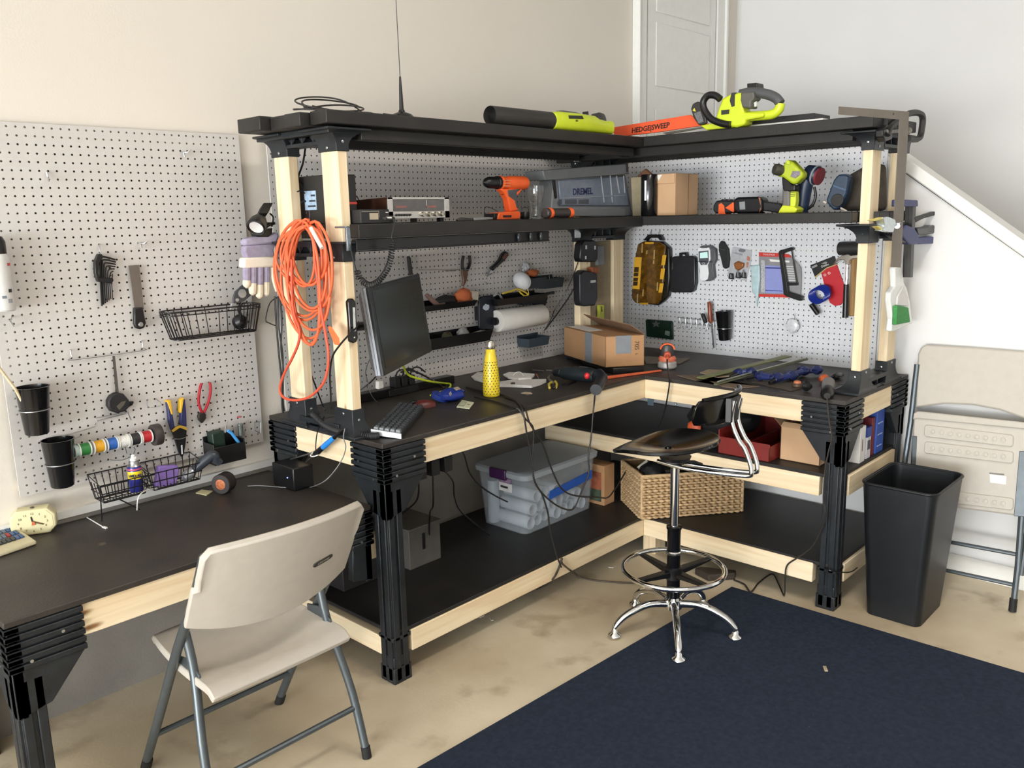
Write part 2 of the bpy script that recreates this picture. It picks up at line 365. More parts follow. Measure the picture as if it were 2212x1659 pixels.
# ------------------------------------------------------------------ left bench
LB = thing('workbench', 'L-shaped wood-framed workbench with black top and black plastic legs filling the corner', 'workbench', (3.0, 2.3, 0))
m = MB().prism([(1.68, 2.165, BT-.018), (3.20, 2.165, BT-.018), (3.20, 1.245, BT-.018), (3.898, 1.245, BT-.018), (3.898, 2.855, BT-.018), (1.68, 2.855, BT-.018)], (0, 0, .018))
part('worktop', m, MTOP, LB, .003)
part('rail', bx((1.83, 2.171, BT-.107), (3.243, 2.209, BT-.018)), WX, LB, .003, 'pale lumber front rail')
part('rail', bx((1.684, 2.30, BT-.107), (1.722, 2.72, BT-.018)), WY, LB, .003, 'pale lumber end rail')
part('rail', bx((1.80, 2.80, BT-.107), (3.89, 2.838, BT-.018)), WX, LB, .003)
LL = leg(LB, 1.68, 2.165, 1, 1, BT-.018); leg(LB, 1.68, 2.852, 1, -1, BT-.018)
part('leg', MB().box((3.245, 2.13, 0), (3.334, 2.20, .096)), WZ, LB, .003, 'pale lumber corner leg')
part('rail', bx((1.684, 2.26, .445), (1.722, 2.75, .53)), WY, LB, .003, 'pale lumber middle end rail')
part('lower_shelf', bx((1.70, 2.175, .178), (3.89, 2.85, .192)), MPAINT, LB, .002, 'black lower shelf')
part('rail', bx((1.77, 2.171, .098), (3.25, 2.209, .178)), WX, LB, .003, 'pale lumber lower front rail')
part('rail', bx((1.684, 2.24, .095), (1.722, 2.78, .165)), WY, LB, .003, 'pale lumber lower end rail')
# ------------------------------------------------------------------ right bench
RB = LB
part('rail', bx((3.205, 1.39, BT-.107), (3.243, 2.170, BT-.018)), WY, RB, .003, 'pale lumber front rail')
part('rail', bx((3.37, 1.249, BT-.107), (3.73, 1.287, BT-.018)), WX, RB, .003, 'pale lumber end rail')
RL = leg(RB, 3.20, 1.245, 1, 1, BT-.018); leg(RB, 3.888, 1.245, -1, 1, BT-.018)
part('middle_shelf', bx((3.21, 1.26, .552), (3.89, 2.80, .566)), MPAINT, RB, .002, 'black middle shelf')
part('rail', bx((3.205, 1.335, .472), (3.243, 2.78, .552)), WY, RB, .003, 'pale lumber middle rail')
part('rail', bx((3.29, 1.249, .468), (3.80, 1.287, .552)), WX, RB, .003)
part('lower_shelf', bx((3.21, 1.26, .178), (3.89, 2.165, .192)), MPAINT, RB, .002, 'black lower shelf')
part('rail', bx((3.205, 1.345, .10), (3.243, 2.17, .183)), WY, RB, .003, 'pale lumber lower rail')
part('rail', bx((3.29, 1.249, .10), (3.80, 1.287, .178)), WX, RB, .003)
# ------------------------------------------------------------------ shelf units above the benches
def tied(parent, m, name='link_bar'): return part(name, m, MPLAS, parent, .002)
def posts(parent, pts, zb=.965, zt=1.815, mid=1.52, scr='L'):
    for x0, x1, y0, y1 in pts:
        part('post', bx((x0, y0, BT+.002), (x1, y1, zt+.03)), WZ, parent, .003)
LS = thing('shelf_unit', 'two-tier black shelf on lumber posts along the left wall, leaf blower on top', 'shelf', (2.4, 2.45, BT))
PL = [(1.668, 1.706, 2.30, 2.389), (1.668, 1.706, 2.58, 2.669)]
posts(LS, PL)
for (x0, x1, y0, y1) in PL:
    flare(LS, x0, x1, y0, y1, 1.815, 1.886, (.05, .07), (.03, .03), [(x0-.006, (y0+y1)/2, 1.828, (-1, 0, 0)), ((x0+x1)/2, y0-.006, 1.845, (0, -1, 0))])
    flare(LS, x0, x1, y0, y1, .972, BT+.001, (.02, .045), (.03, .03), [(x0-.006, (y0+y1)/2, .955, (-1, 0, 0)), ((x0+x1)/2, y0-.006, .935, (0, -1, 0))])
    flare(LS, x0, x1, y0, y1, 1.466, 1.531, (.012, .05), (.02, .02), [(x0-.006, (y0+y1)/2, 1.48, (-1, 0, 0))])
def link(parent, x0, x1, y0, y1, z0, z1, along='y'):
    m = MB().box((x0, y0, z1-.018), (x1, y1, z1)).box((x0+.006, y0, z0), (x1-.006, y1, z0+.012))
    n = 3
    for k in range(n):
        if along == 'y':
            a = y0+(y1-y0)*(k+.5)/n; m.box((x0+.008, a-.004, z0), (x1-.008, a+.004, z1)); m.prism([(x0+.01, a, z0+.01), (x0+.01, a+.03, z1-.01), (x0+.01, a-.03, z1-.01)], (.006, 0, 0))
        else:
            a = x0+(x1-x0)*(k+.5)/n; m.box((a-.004, y0+.008, z0), (a+.004, y1-.008, z1))
    return part('link_bar', m, MPLAS, parent, .001)
link(LS, 1.655, 1.72, 2.39, 2.58, 1.84, 1.886); link(LS, 1.66, 1.716, 2.39, 2.58, 1.48, 1.531); link(LS, 1.65, 1.73, 2.36, 2.60, BT+.001, .915)
part('link_bar', bx((1.625, 2.28, 1.868), (1.745, 2.70, 1.888)), MPLAS, LS, .002)
z0, z1 = 1.889, 1.934
part('top_board', bx((1.600, 2.250, z0+.004), (3.30, 2.337, z1)), MPAINT, LS, .003)
part('top_board', bx((1.565, 2.341, z0), (3.30, 2.428, z1-.003)), MPAINT, LS, .003)
part('top_board', bx((1.572, 2.432, z0), (3.30, 2.519, z1-.003)), MPAINT, LS, .003)
part('top_board', bx((1.535, 2.523, z0), (3.30, 2.66, z1)), MPAINT, LS, .003)
part('support_rail', bx((1.76, 2.29, 1.852), (3.28, 2.328, 1.889)), MPAINT, LS, .003)
part('support_rail', bx((1.715, 2.60, 1.852), (3.28, 2.638, 1.889)), MPAINT, LS, .003)
for k in range(4): part('shelf_board', bx((1.70, 2.252+k*.102, 1.540), (3.30, 2.351+k*.102, 1.586)), MPAINT, LS, .003)
part('bracket', MB().box((3.20, 2.30, 1.852), (3.29, 2.36, 1.889)), MPLAS, LS, .002)
# ------------------------------------------------------------------ right unit
RS = thing('shelf_unit', 'two-tier black shelf on lumber posts by the stair wall, hedge trimmer on top', 'shelf', (3.55, 1.9, BT))
PR = [(3.365, 3.454, 1.258, 1.296), (3.65, 3.739, 1.258, 1.296), (3.365, 3.454, 2.672, 2.710), (3.65, 3.739, 2.672, 2.710)]
posts(RS, PR)
for i, (x0, x1, y0, y1) in enumerate(PR):
    lo, hi = ((.012, .07) if i < 2 else (.07, .03))
    sc = [(x0-.006, (y0+y1)/2, 1.845, (-1, 0, 0)), ((x0+x1)/2, y0-.006, 1.83, (0, -1, 0))]
    flare(RS, x0, x1, y0, y1, 1.815, 1.886, (.03, .03), (lo, hi), sc)
    flare(RS, x0, x1, y0, y1, 1.466, 1.540, (.03, .03), (lo, hi), [(x0-.006, (y0+y1)/2, 1.505, (-1, 0, 0))])
    flare(RS, x0, x1, y0, y1, .965, BT+.001, (.05, .05) if i < 2 else (.015, .04), (.012 if i < 2 else .015, .06 if i < 2 else .03), [(x0-.006, (y0+y1)/2, .94, (-1, 0, 0)), ((x0+x1)/2, y0-.006, .955, (0, -1, 0))])
link(RS, 3.454, 3.65, 1.25, 1.31, 1.83, 1.886, 'x'); link(RS, 3.454, 3.65, 1.25, 1.31, 1.48, 1.54, 'x'); link(RS, 3.44, 3.68, 1.25, 1.32, BT+.001, .925, 'x')
link(RS, 3.454, 3.65, 2.66, 2.72, 1.83, 1.886, 'x'); link(RS, 3.454, 3.65, 2.66, 2.72, 1.48, 1.54, 'x')
for k in range(4):
    part('top_board', bx((3.302+k*.106, 1.225+(.0 if k else .015), 1.893), (3.405+k*.106, 2.25 if k == 0 else 2.84, 1.934)) if k else bx((3.302, 1.24, 1.893), (3.405, 2.85, 1.936)), MPAINT, RS, .003)
    part('shelf_board', bx((3.302+k*.106, 1.30 if k == 0 else 1.235, 1.546), (3.405+k*.106, 2.84, 1.586)), MPAINT, RS, .003)
part('support_rail', bx((3.345, 1.33, 1.852), (3.383, 2.80, 1.893)), MPAINT, RS, .003)
part('support_rail', bx((3.64, 1.31, 1.852), (3.678, 2.80, 1.893)), MPAINT, RS, .003)
# ------------------------------------------------------------------ low desk
DT = .652
DK = thing('desk', 'low wood-framed desk with black top under the off-white pegboard', 'desk', (1.12, 2.55, 0))
part('desktop', bx((.548, 2.235, DT-.018), (1.672, 2.878, DT)), MTOP, DK, .003)
part('rail', bx((.71, 2.242, DT-.107), (1.64, 2.28, DT-.018)), WX, DK, .003, 'pale lumber front rail')
part('rail', bx((.70, 2.80, DT-.107), (1.64, 2.838, DT-.018)), WX, DK, .003)
part('rail', bx((.556, 2.38, DT-.107), (.594, 2.72, DT-.018)), WY, DK, .003)
leg(DK, .548, 2.235, 1, 1, DT-.018); leg(DK, .548, 2.876, 1, -1, DT-.018); leg(DK, 1.672, 2.235, -1, 1, DT-.018, wx=.085, short=True).name = 'corner_bracket'; leg(DK, 1.672, 2.876, -1, -1, DT-.018)
# ------------------------------------------------------------------ rug
rg = MB()
pts = [(1.25, 1.772), (3.145, 1.672), (3.20, -1.6), (.95, -1.5)]
rg.prism([(x, y, .0005) for x, y in pts], (0, 0, .007))
single('rug', rg, MRUG, 'dark navy rug laid on the concrete in front of the benches', 'rug', bev=.003)
# ================================================================== helpers for things hung on or standing before a wall
class V:
    """a vertical reference plane; d is the distance in front of it (towards the room)"""
    def __init__(s, ax, val): s.ax = ax; s.val = val; s.n = Vector((0, -1, 0)) if ax == 'y' else Vector((-1, 0, 0)); s.r = Vector((1, 0, 0)) if ax == 'y' else Vector((0, -1, 0))
    def p(s, px, py, d=0): return AX(s.ax, s.val-d, px, py)
    def slab(s, mb, pts, d0, d1, m=None):      # outline seen at distance d1, thickness back to d0
        q = [s.p(x, y, d1) for x, y in pts]
        return mb.prism(q, s.n*(d0-d1))
    def line(s, mb, pts, d, r, n=8, closed=False, k=6):
        P = [s.p(q[0], q[1], q[2] if len(q) > 2 else d) for q in pts]
        return mb.tube(spl(P, k, closed) if k > 1 else P, r, n, closed)
    def disc(s, mb, px, py, r, d0, d1, n=18):
        c = s.p(px, py, d1); return mb.cyl(c, c+s.n*(d0-d1), r, n)
    def root(s, name, label, cat, px, py, d=.01, group=None): return thing(name, label, cat, s.p(px, py, d), group)
WA, WC, WB = V('y', 2.8795), V('y', 2.8583), V('x', 3.90)
def fly(parent, name, mb, mat, bev=0, label=None, smooth=35): return build(name, mb, mat, parent, bev=bev, label=label, smooth=smooth)
LAV = M('#9a92a8', .9, var=.12, vs=60); CREAM = M('#ddd2bd', .9, var=.08, vs=60)
# ------------------------------------------------------------------ spray can at the left edge
t = WA.root('spray_can', 'white aerosol can with black cap hanging on the off-white pegboard at the left edge', 'spray can', 8, 672, .04)
a = WA.p(8, 672, .045); b = WA.p(6, 548, .045); L = b.z-a.z
fly(t, 'body', MB().lathe([(.03, 0), (.033, .004), (.033, L-.012), (.028, L)], a), M('#d3d3d1', .35, var=.03))
fly(t, 'cap', MB().lathe([(.0285, L), (.0285, L+.035), (.022, L+.05), (.006, L+.054)], a), MBLK)
for k, (x, y, w_, h_, c) in enumerate(((23, 571, .018, .008, '#c8474f'), (24, 628, .012, .010, '#2c3038'), (10, 642, .012, .008, '#777d86'), (24, 650, .014, .012, '#9aa0a8'))):
    q = WA.p(x, y, .079); an = math.asin(max(-.9, min(.9, (q.x-a.x)/.034)))
    m = MB(); rr = .0336
    m.sheet(lambda u, v: (a.x+rr*math.sin(an+(u-.5)*w_/rr), a.y-rr*math.cos(an+(u-.5)*w_/rr), q.z+(v-.5)*h_), 6, 1, .0003); fly(t, 'print_block', m, M(c, .4, var=0))
m = MB(); m.tube([WA.p(25, 684, .001), WA.p(25, 690, .03), WA.p(20, 690, .05), WA.p(30, 705, .006)], .0022, 6)
single('peg_hook', m, MGAL, 'small metal peg hook under the white aerosol can', 'hook')
# ------------------------------------------------------------------ empty peg hooks
for (x, y, lab) in ((100, 382, 'bare metal peg hook at the upper left of the off-white pegboard'), (399, 328, 'bare metal peg hook near the upper right of the off-white pegboard'), (306, 525, 'bare metal peg hook above the steel angle gauge')):
    m = MB()
    if x == 100: m.tube(spl([WA.p(x+2, y-10, 0), WA.p(x+1, y-10, .01), WA.p(x+4, y+2, .012), WA.p(x+5, y+9, .03), WA.p(x+5, y+4, .04)], 4), .0028, 6)
    else: m.tube(spl([WA.p(x-8, y, 0), WA.p(x-5, y, .012), WA.p(x+5, y+1, .03), WA.p(x+13, y-6, .035)], 4), .0022, 6).tube(spl([WA.p(x-2, y, .014), WA.p(x-1, y+5, .013), WA.p(x, y+11, .012)], 3), .0028, 6)
    single('peg_hook', m, MGAL, lab, 'hook', group='bare peg hooks')
# ------------------------------------------------------------------ hex keys
t = WA.root('hex_key_set', 'black hex key set fanned in its plastic holder on the off-white pegboard', 'hex key set', 222, 600)
m = MB(); WA.slab(m, [(213, 548), (221, 549), (224, 556), (216, 566), (213, 590), (216, 600), (244, 600), (246, 606), (242, 612), (212, 609), (206, 590), (205, 566)], .008, .026); fly(t, 'holder', m, MBLK, .002)
for k in range(7):
    m = MB(); x0 = 217+k*3.9; y0 = 560+k*7; xe = 238+14*math.sin(1.2+k*.25); yb = 661-k*3
    WA.line(m, [(xe-2, y0+1-k*2, .02), (x0+3, y0-6, .02), (x0, y0+4, .02), (x0+.5, 610, .02), (x0+3, yb, .016)], .02, .0030-.00022*k, 6, k=3)
    fly(t, 'hex_key', m, MBLK)
m = MB(); WA.line(m, [(215, 528, 0), (215, 532, .012), (217, 546, .02)], .01, .002, 6, k=2); single('peg_hook', m, MGAL, 'metal peg hook the black hex key set hangs from', 'hook')
# ------------------------------------------------------------------ sliding bevel
t = WA.root('angle_gauge', 'angle gauge with dull steel blade and black handle on the off-white pegboard', 'angle gauge', 296, 700)
m = MB(); WA.slab(m, [(277.5, 573.5), (301, 572.5), (311, 668), (291, 669)], .010, .013); fly(t, 'blade', m, M('#7d766f', .45, .6, var=.1), .0006)
m = MB(); WA.slab(m, [(291, 665), (309, 664), (313, 685), (316, 698), (312, 708), (303, 712), (295, 709), (291, 700)], .004, .022); fly(t, 'handle', m, MBLK, .003)
m = MB(); WA.disc(m, 305, 701, .008, .022, .027); fly(t, 'lock_knob', m, MSTL, .001)
# ------------------------------------------------------------------ wire basket with the phone mount
t = thing('wire_basket', 'oval black wire basket hanging at the right edge of the off-white pegboard', 'basket', WA.p(470, 733, .06))
def basket(parent, rim, bot, nf, r=.0019):
    m = MB(); m.tube(rim, r*1.25, 6, True); m.tube([q+Vector((0, 0, -.012)) for q in rim], r, 6, True); m.tube(bot, r*1.2, 6, True); fly(parent, 'rim', m, MBLK)
    m = MB(); n = len(rim)
    for k in range(0, n, max(1, n//nf)): m.tube([rim[k], rim[k]*.2+bot[k]*.8+Vector((0, 0, 0)), bot[k], bot[k]*.6+bot[(n-k) % n]*.4], r*.9, 5)
    fly(parent, 'wire_mesh', m, MBLK)
x0, x1 = WA.p(362, 673, .10).x, WA.p(568, 656, .10).x
zr = WA.p(470, 666, .10).z; zb = WA.p(470, 726, .10).z
def oval(x0, x1, y0, y1, z, n=32, pw=.45):
    out = []
    for k in range(n):
        a_ = 2*PI*k/n; c, s_ = math.cos(a_), math.sin(a_)
        out.append(Vector(((x0+x1)/2+(x1-x0)/2*math.copysign(abs(c)**pw, c), (y0+y1)/2+(y1-y0)/2*math.copysign(abs(s_)**pw, s_), z)))
    return out
basket(t, oval(x0, x1, 2.77, 2.872, zr), oval(x0+.03, x1-.02, 2.785, 2.866, zb), 22)
m = MB(); m.box((x0+.04, 2.80, zb-.004), (x1-.03, 2.812, zb)).box((x0+.04, 2.84, zb-.004), (x1-.03, 2.852, zb)); fly(t, 'bottom_strip', m, MBLK)
t = thing('phone_mount', 'suction phone mount with grey clamp plate standing in the oval wire basket', 'phone mount', (WA.p(525, 714, .06)))
VB = V('y', 2.825)
m = MB(); c = VB.p(525, 692); m.lathe([(.026, -.03), (.028, -.012), (.018, .004), (.006, .008)], c, (.2, -.9, .35), 18); fly(t, 'suction_cup', m, MBLK)
m = MB(); VB.line(m, [(524, 690, .02), (516, 668, .03), (522, 655, .035)], .02, .006); fly(t, 'stem', m, MBLK)
m = MB(); VB.slab(m, [(508, 630), (526, 614), (534, 613), (543, 628), (543, 638), (528, 651), (514, 655), (504, 654), (503, 645)], .030, .038); fly(t, 'clamp_plate', m, M('#4c4d50', .45, var=.1), .002)
m = MB(); VB.disc(m, 524, 634, .0155, .036, .041, 20); VB.disc(m, 534, 620, .006, .036, .041); VB.disc(m, 513, 648, .006, .036, .041); fly(t, 'magnet_disc', m, M('#c9ccce', .3, .6, var=.05))
m = MB(); VB.slab(m, [(526, 614), (535, 606), (548, 612), (545, 626), (540, 620)], .028, .036); VB.slab(m, [(500, 655), (512, 655), (506, 670), (498, 668)], .028, .036); fly(t, 'clamp_arm', m, M('#aab0b2', .3, .3, var=.05), .002)
# ------------------------------------------------------------------ long rod hook with tape measure
m = MB(); WA.line(m, [(152, 758, 0), (152, 757, .01), (155, 771, .012), (160, 777, .012), (306, 757, .012), (309, 752, .012), (307, 738, .01), (305, 737, 0)], .012, .0022, 6, k=3)
single('rail_hook', m, MGAL, 'long bent metal rail hook carrying the tape measure strap', 'hook')
t = WA.root('tape_measure', 'black round tape measure hanging by a dark strap from the long rail hook', 'tape measure', 260, 893, .02)
m = MB(); WA.slab(m, [(243, 769), (247, 769), (255, 850), (250, 850)], .012, .0135); WA.slab(m, [(246.5, 769), (248.5, 769), (257, 850), (253, 850)], .0145, .016); fly(t, 'strap', m, M('#55504b', .8, var=.1))
m = MB(); WA.slab(m, [(240, 855), (252, 848), (268, 851), (279, 864), (283, 876), (271, 889), (254, 893), (241, 889), (234, 878), (234, 866)], .006, .032); fly(t, 'case', m, MBLK2, .005)
m = MB(); WA.slab(m, [(279, 868), (289, 867), (287, 875), (279, 879)], .012, .026); fly(t, 'hook_tab', m, MBLK, .001)
m = MB(); WA.slab(m, [(252, 878), (262, 868), (272, 866), (268, 875), (258, 886)], .031, .0325); fly(t, 'emblem', m, M('#5c564c', .5, var=.2), .0004)
m = MB(); WA.line(m, [(140, 944, .03), (141, 940, .03), (206, 921, .03), (207, 905, .02), (213, 902, .02), (273, 891, .02), (276, 890, .02), (277, 893, .02), (283, 907, .01)], .02, .002, 6, k=2)
WA.line(m, [(210, 909, .01), (272, 894, .01)], .01, .0018, 6, k=2)
single('rod_hook', m, MGAL, 'stepped thin metal rod hook under the round tape measure', 'hook')
m = MB(); WA.line(m, [(319, 863, 0), (319, 865, .01), (320, 881, .012), (350, 875, .012), (337, 862, .008), (335, 861, 0)], .01, .0012, 6, k=2)
single('wire_hook', m, MSTL, 'small thin wire hook left of the yellow and blue wire stripper', 'hook')
# ------------------------------------------------------------------ wire stripper
t = WA.root('wire_stripper', 'wire stripper with yellow and navy handles hanging nose down on the off-white pegboard', 'wire stripper', 390, 985, .015)
for s_ in (0, 1):
    m = MB(); P = [(361, 868), (370, 866), (373, 892), (378, 922), (372, 930), (366, 912)] if not s_ else [(400, 862), (391, 864), (392, 888), (390, 918), (404, 922), (403, 890)]
    WA.slab(m, P, .008, .026); h = fly(t, 'handle', m, M('#2b2f5c', .5, var=.05), .003)
    m = MB(); P = [(361, 866), (369, 864), (374, 895), (371, 896)] if not s_ else [(398, 859), (391, 864), (389, 892), (393, 892)]
    WA.slab(m, P, .006, .029); fly(h, 'grip_inlay', m, M('#e2b12d', .5, var=.05), .002)
m = MB(); WA.slab(m, [(371, 930), (380, 922), (388, 920), (397, 923), (404, 930), (401, 962), (396, 986), (392, 987), (386, 975), (375, 940)], .011, .021); fly(t, 'jaw', m, MBLK, .002)
m = MB(); WA.slab(m, [(371, 930), (380, 922), (389, 919), (396, 920), (405, 926), (404, 930), (389, 924), (374, 934)], .021, .024); fly(t, 'spring_band', m, M('#caa133', .5, var=.05), .0008)
m = MB(); WA.line(m, [(376, 948, .022), (390, 948, .026), (402, 944, .022)], .024, .0016, 6); single('wire_hook', m, MSTL, 'thin wire loop holding the wire stripper jaws', 'hook')
m = MB(); WA.slab(m, [(391, 962), (394, 961), (395, 981), (392, 981)], .021, .0218); fly(t, 'marking', m, M('#cfd3d6', .5, var=0))
# ------------------------------------------------------------------ red cutters
t = WA.root('diagonal_pliers', 'diagonal pliers with red handles hanging on the off-white pegboard', 'pliers', 437, 914, .015)
for P in ([(435, 828, .015), (431, 845, .018), (429, 868, .02), (434, 886, .02), (438, 893, .018)], [(453, 826, .015), (455, 842, .018), (451, 866, .02), (444, 884, .02), (439, 893, .018)]):
    m = MB(); pp = spl([WA.p(*q) for q in P], 5); m.tube(pp, [.0052]*(len(pp)-1)+[.003], 8); fly(t, 'handle', m, M('#a6242f', .4, var=.05))
m = MB(); WA.slab(m, [(432, 892), (441, 890), (446, 896), (444, 907), (437, 915), (431, 908), (429, 899)], .010, .024); fly(t, 'jaw', m, M('#3b3835', .4, .6, var=.1), .002)
m = MB(); WA.line(m, [(430, 876, .008), (438, 877, .028), (450, 871, .008)], .02, .0014, 6); single('wire_hook', m, MSTL, 'thin wire loop holding the red handled pliers', 'hook')
# ------------------------------------------------------------------ tool cups
def cup(label, P, dc, wall, rtop, rbot, top, bot, band, dowel=None):
    t = thing('tool_cup', label, 'cup', wall.p(bot[0], bot[1], dc), 'tall black tool cups on pegboards')
    a = wall.p(top[0], top[1], dc); b = wall.p(bot[0], bot[1], dc); L = a.z-b.z
    ax = (a-b)
    m = MB().lathe([(rbot-.003, 0), (rbot, .003), (rtop, L-.004), (rtop+.002, L), (rtop-.002, L), (rbot-.003, .005), (.001, .005)], b, ax, 28); fly(t, 'body', m, M('#101012', .16, var=.05))
    k = band; r = rbot+(rtop-rbot)*k+.0022; c = b+ax*k
    ring = [c+Vector((math.cos(2*PI*i/28)*r, math.sin(2*PI*i/28)*r, 0)) for i in range(28)]
    m = MB().tube(ring, .0018, 6, True); m.tube([c+Vector((0, r, 0)) if wall.ax == 'y' else c+Vector((r, 0, 0)), c+(Vector((0, dc, .004)) if wall.ax == 'y' else Vector((dc, 0, .004)))], .0018, 6)
    fly(t, 'wire_ring', m, MSTL)
    return t, a
cup('tall black tool cup with a wooden dowel in it, upper of two left cups', 0, .052, WA, .0475, .034, (69, 835), (81, 937), .52)
cup('tall empty black tool cup beside the wire spools, lower of two left cups', 0, .052, WA, .0475, .034, (124, 949), (136, 1050), .50)
m = MB(); m.tube([WA.p(75, 920, .05), WA.p(33, 840, .075), WA.p(-12, 780, .13)], .004, 8); single('wooden_dowel', m, WX, 'thin wooden dowel leaning out of the upper tool cup', 'dowel')
# ------------------------------------------------------------------ wire spools on a rod
sp = [(182, 976, '#2c7a3a', 'green'), (212, 968, '#d9a020', 'yellow'), (240, 961, '#2e62b4', 'blue'), (265, 955, '#e4e2dd', 'white'), (290, 949, '#26262a', 'black'), (314, 942, '#b8242c', 'red')]
ds = .05
ends = [WA.p(164, 981, ds), WA.p(349, 930, ds)]
yy = ends[0].y; zz = (ends[0].z+ends[1].z)/2
m = MB().cyl((ends[0].x-.012, yy, zz), (ends[1].x+.005, yy, zz), .004, 8); m.tube([(ends[1].x+.003, yy, zz), (ends[1].x+.006, yy, zz), (ends[1].x+.006, 2.8795, zz+.01)], .0025, 6); m.tube([(ends[0].x-.01, yy, zz), (ends[0].x-.012, 2.8795, zz+.01)], .0025, 6)
single('spool_rod', m, MSTL, 'thin metal rod running through the row of wire spools', 'rod')
for x, y, c, nm in sp:
    X = WA.p(x, y, ds).x; hw = .0165; R_ = .0225
    t = thing('wire_spool', 'spool of %s hook-up wire in the row on the off-white pegboard' % nm, 'wire spool', (X, yy, zz-R_), 'wire spools on a rod')
    m = MB()
    for s_ in (-1, 1): m.lathe([(.006, -.0018), (R_, -.0018), (R_, .0018), (.006, .0018)], (X+s_*hw, yy, zz), (1, 0, 0), 22)
    m.lathe([(.006, -hw), (.0075, -hw), (.0075, hw), (.006, hw)], (X, yy, zz), (1, 0, 0), 12); fly(t, 'spool', m, M('#dcdcd6', .35, var=.02))
    pr = [(.0195+.0006*(i % 2), -hw+.002+i*(2*hw-.004)/14) for i in range(15)]
    fly(t, 'winding', MB().lathe(pr, (X, yy, zz), (1, 0, 0), 20), M(c, .5, var=.12, vs=200), smooth=80)
X = WA.p(171, 979, ds).x; m = MB().lathe([(.006, -.012), (.020, -.010), (.018, .002), (.02, .006)], (X-.006, yy, zz), (1, 0, 0), 20); single('wire_spool', m, M('#b9cdc6', .3, var=.03), 'nearly empty pale spool at the left end of the wire spool row', 'wire spool', group='wire spools on a rod')
m = MB(); X = WA.p(335, 939, ds).x; m.lathe([(.012, -.013), (.036, -.013), (.037, -.01), (.037, .01), (.036, .013), (.012, .013)], (X+.004, yy, zz), (1, 0, 0), 30); single('electrical_tape', m, M('#3a3331', .5, var=.06), 'dark tape roll at the right end of the wire spool row', 'tape roll')
m = MB(); WA.line(m, [(289, 966, .03), (292, 972, .03), (284, 985, .03), (262, 994, .03), (238, 993, .03)], .03, .001, 6); WA.line(m, [(270, 965, .075), (273, 975, .075), (274, 980, .075)], .07, .0012, 5)
single('loose_wire', m, M('#34373c', .5, var=0), 'loose dark wire end hanging under the wire spools', 'wire')
# ------------------------------------------------------------------ lower wire basket in two compartments
t = thing('wire_basket', 'two-compartment black wire basket over the desk, holding a blue spray can', 'basket', WA.p(325, 1080, .09))
yb_, yf_ = 2.872, 2.775
for (xa, xb, za, zb, zc) in ((214, 322, 1036, 1080, 0), (324, 440, 1012, 1052, 0)):
    X0 = PY(yf_, xa, za).x; X1 = PY(yf_, xb, za).x; zt = .775; zl = .713
    m = MB()
    for z, k in ((zt, 0), ((zt+zl)/2, .005), (zl, .012)):
        m.tube([(X0+k, yf_+k, z), (X1-k, yf_+k, z), (X1-k, yb_-k, z+(.02 if z == zt else 0)), (X0+k, yb_-k, z+(.02 if z == zt else 0))], .0021, 6, True)
    fly(t, 'rim', m, MBLK)
    m = MB(); n = 7
    for k in range(n+1):
        x = X0+(X1-X0)*k/n; xm = X0+.012+(X1-X0-.024)*k/n
        m.tube([(x, yf_, zt), (xm, yf_+.012, zl), (xm, yb_-.012, zl), (x, yb_, zt+.02)], .0018, 5)
    for k in (1, 2, 3):
        y = yf_+(yb_-yf_)*k/4; m.tube([(X0, y, zt), (X0+.012, y, zl), (X1-.012, y, zl), (X1, y, zt)], .0018, 5)
    fly(t, 'wire_mesh', m, MBLK)
    if xa == 214:
        m = MB(); m.tube([(X0, yf_, zt), (X0-.003, yf_+.01, DT+.003)], .0022, 6); m.tube([(X0+.06, yf_+.02, zl), (X0+.13, yf_+.03, DT+.003)], .0022, 6); fly(t, 'prop_leg', m, MBLK)
cp = PY(2.825, 295, 1056); cb = Vector((cp.x, 2.825, .7155))
t = thing('spray_can', 'blue and yellow lubricant can with white nozzle standing in the two-compartment basket', 'spray can', cb)
fly(t, 'body', MB().lathe([(.021, 0), (.0225, .003), (.0225, .083), (.021, .088), (.014, .095), (.012, .097)], cb, n=24), M('#2a2f7d', .25, var=.03))
fly(t, 'shoulder', MB().lathe([(.0215, .088), (.0165, .096), (.0155, .104), (.010, .106)], cb, n=20), MSTL)
fly(t, 'nozzle', MB().lathe([(.0105, .104), (.0105, .113), (.007, .116), (.006, .126), (.003, .128)], cb, n=16).box(cb+Vector((-.004, -.014, .113)), cb+Vector((.004, .0, .122))), MWHT)
rr = .0228
fly(t, 'label_band', MB().lathe([(rr, .045), (rr+.0002, .046), (rr+.0002, .071), (rr, .072)], cb, n=24), M('#ead22a', .3, var=.02))
fly(t, 'stripe', MB().lathe([(rr, .076), (rr+.0002, .0765), (rr+.0002, .081), (rr, .0815)], cb, n=24), M('#c9567a', .3, var=.02))
d_ = Vector((math.sin(-.75), 0, 0)); vdir = Vector((-cb.x, -cb.y, 0)).normalized(); rt = vdir.cross(Vector((0, 0, 1)))*-1
text('lettering', 'WD-40', .0125, cb+vdir*(rr+.0006)+Vector((0, 0, .058)), Vector((-vdir.y, vdir.x, 0)), (0, 0, 1), M('#1d2050', .4, var=0), t, .0012, .0006)
m = MB(); Vs = V('y', 2.83); Vs.slab(m, [(344, 1008), (384, 1005), (388, 1016), (381, 1050), (336, 1052)], -.012, .012); single('sponge', m, M('#8d72bb', .9, var=.12, vs=80, bump=.4), 'purple sponge standing in the two-compartment wire basket', 'sponge', bev=.004)
t = thing('flashlight', 'dark grey flashlight with pale lens end leaning out of the two-compartment basket', 'flashlight', PY(2.82, 400, 1042))
A = PY(2.81, 395, 1035); B = PY(2.79, 428, 1008); Cc = PY(2.77, 458, 985); D = PY(2.765, 476, 1000)
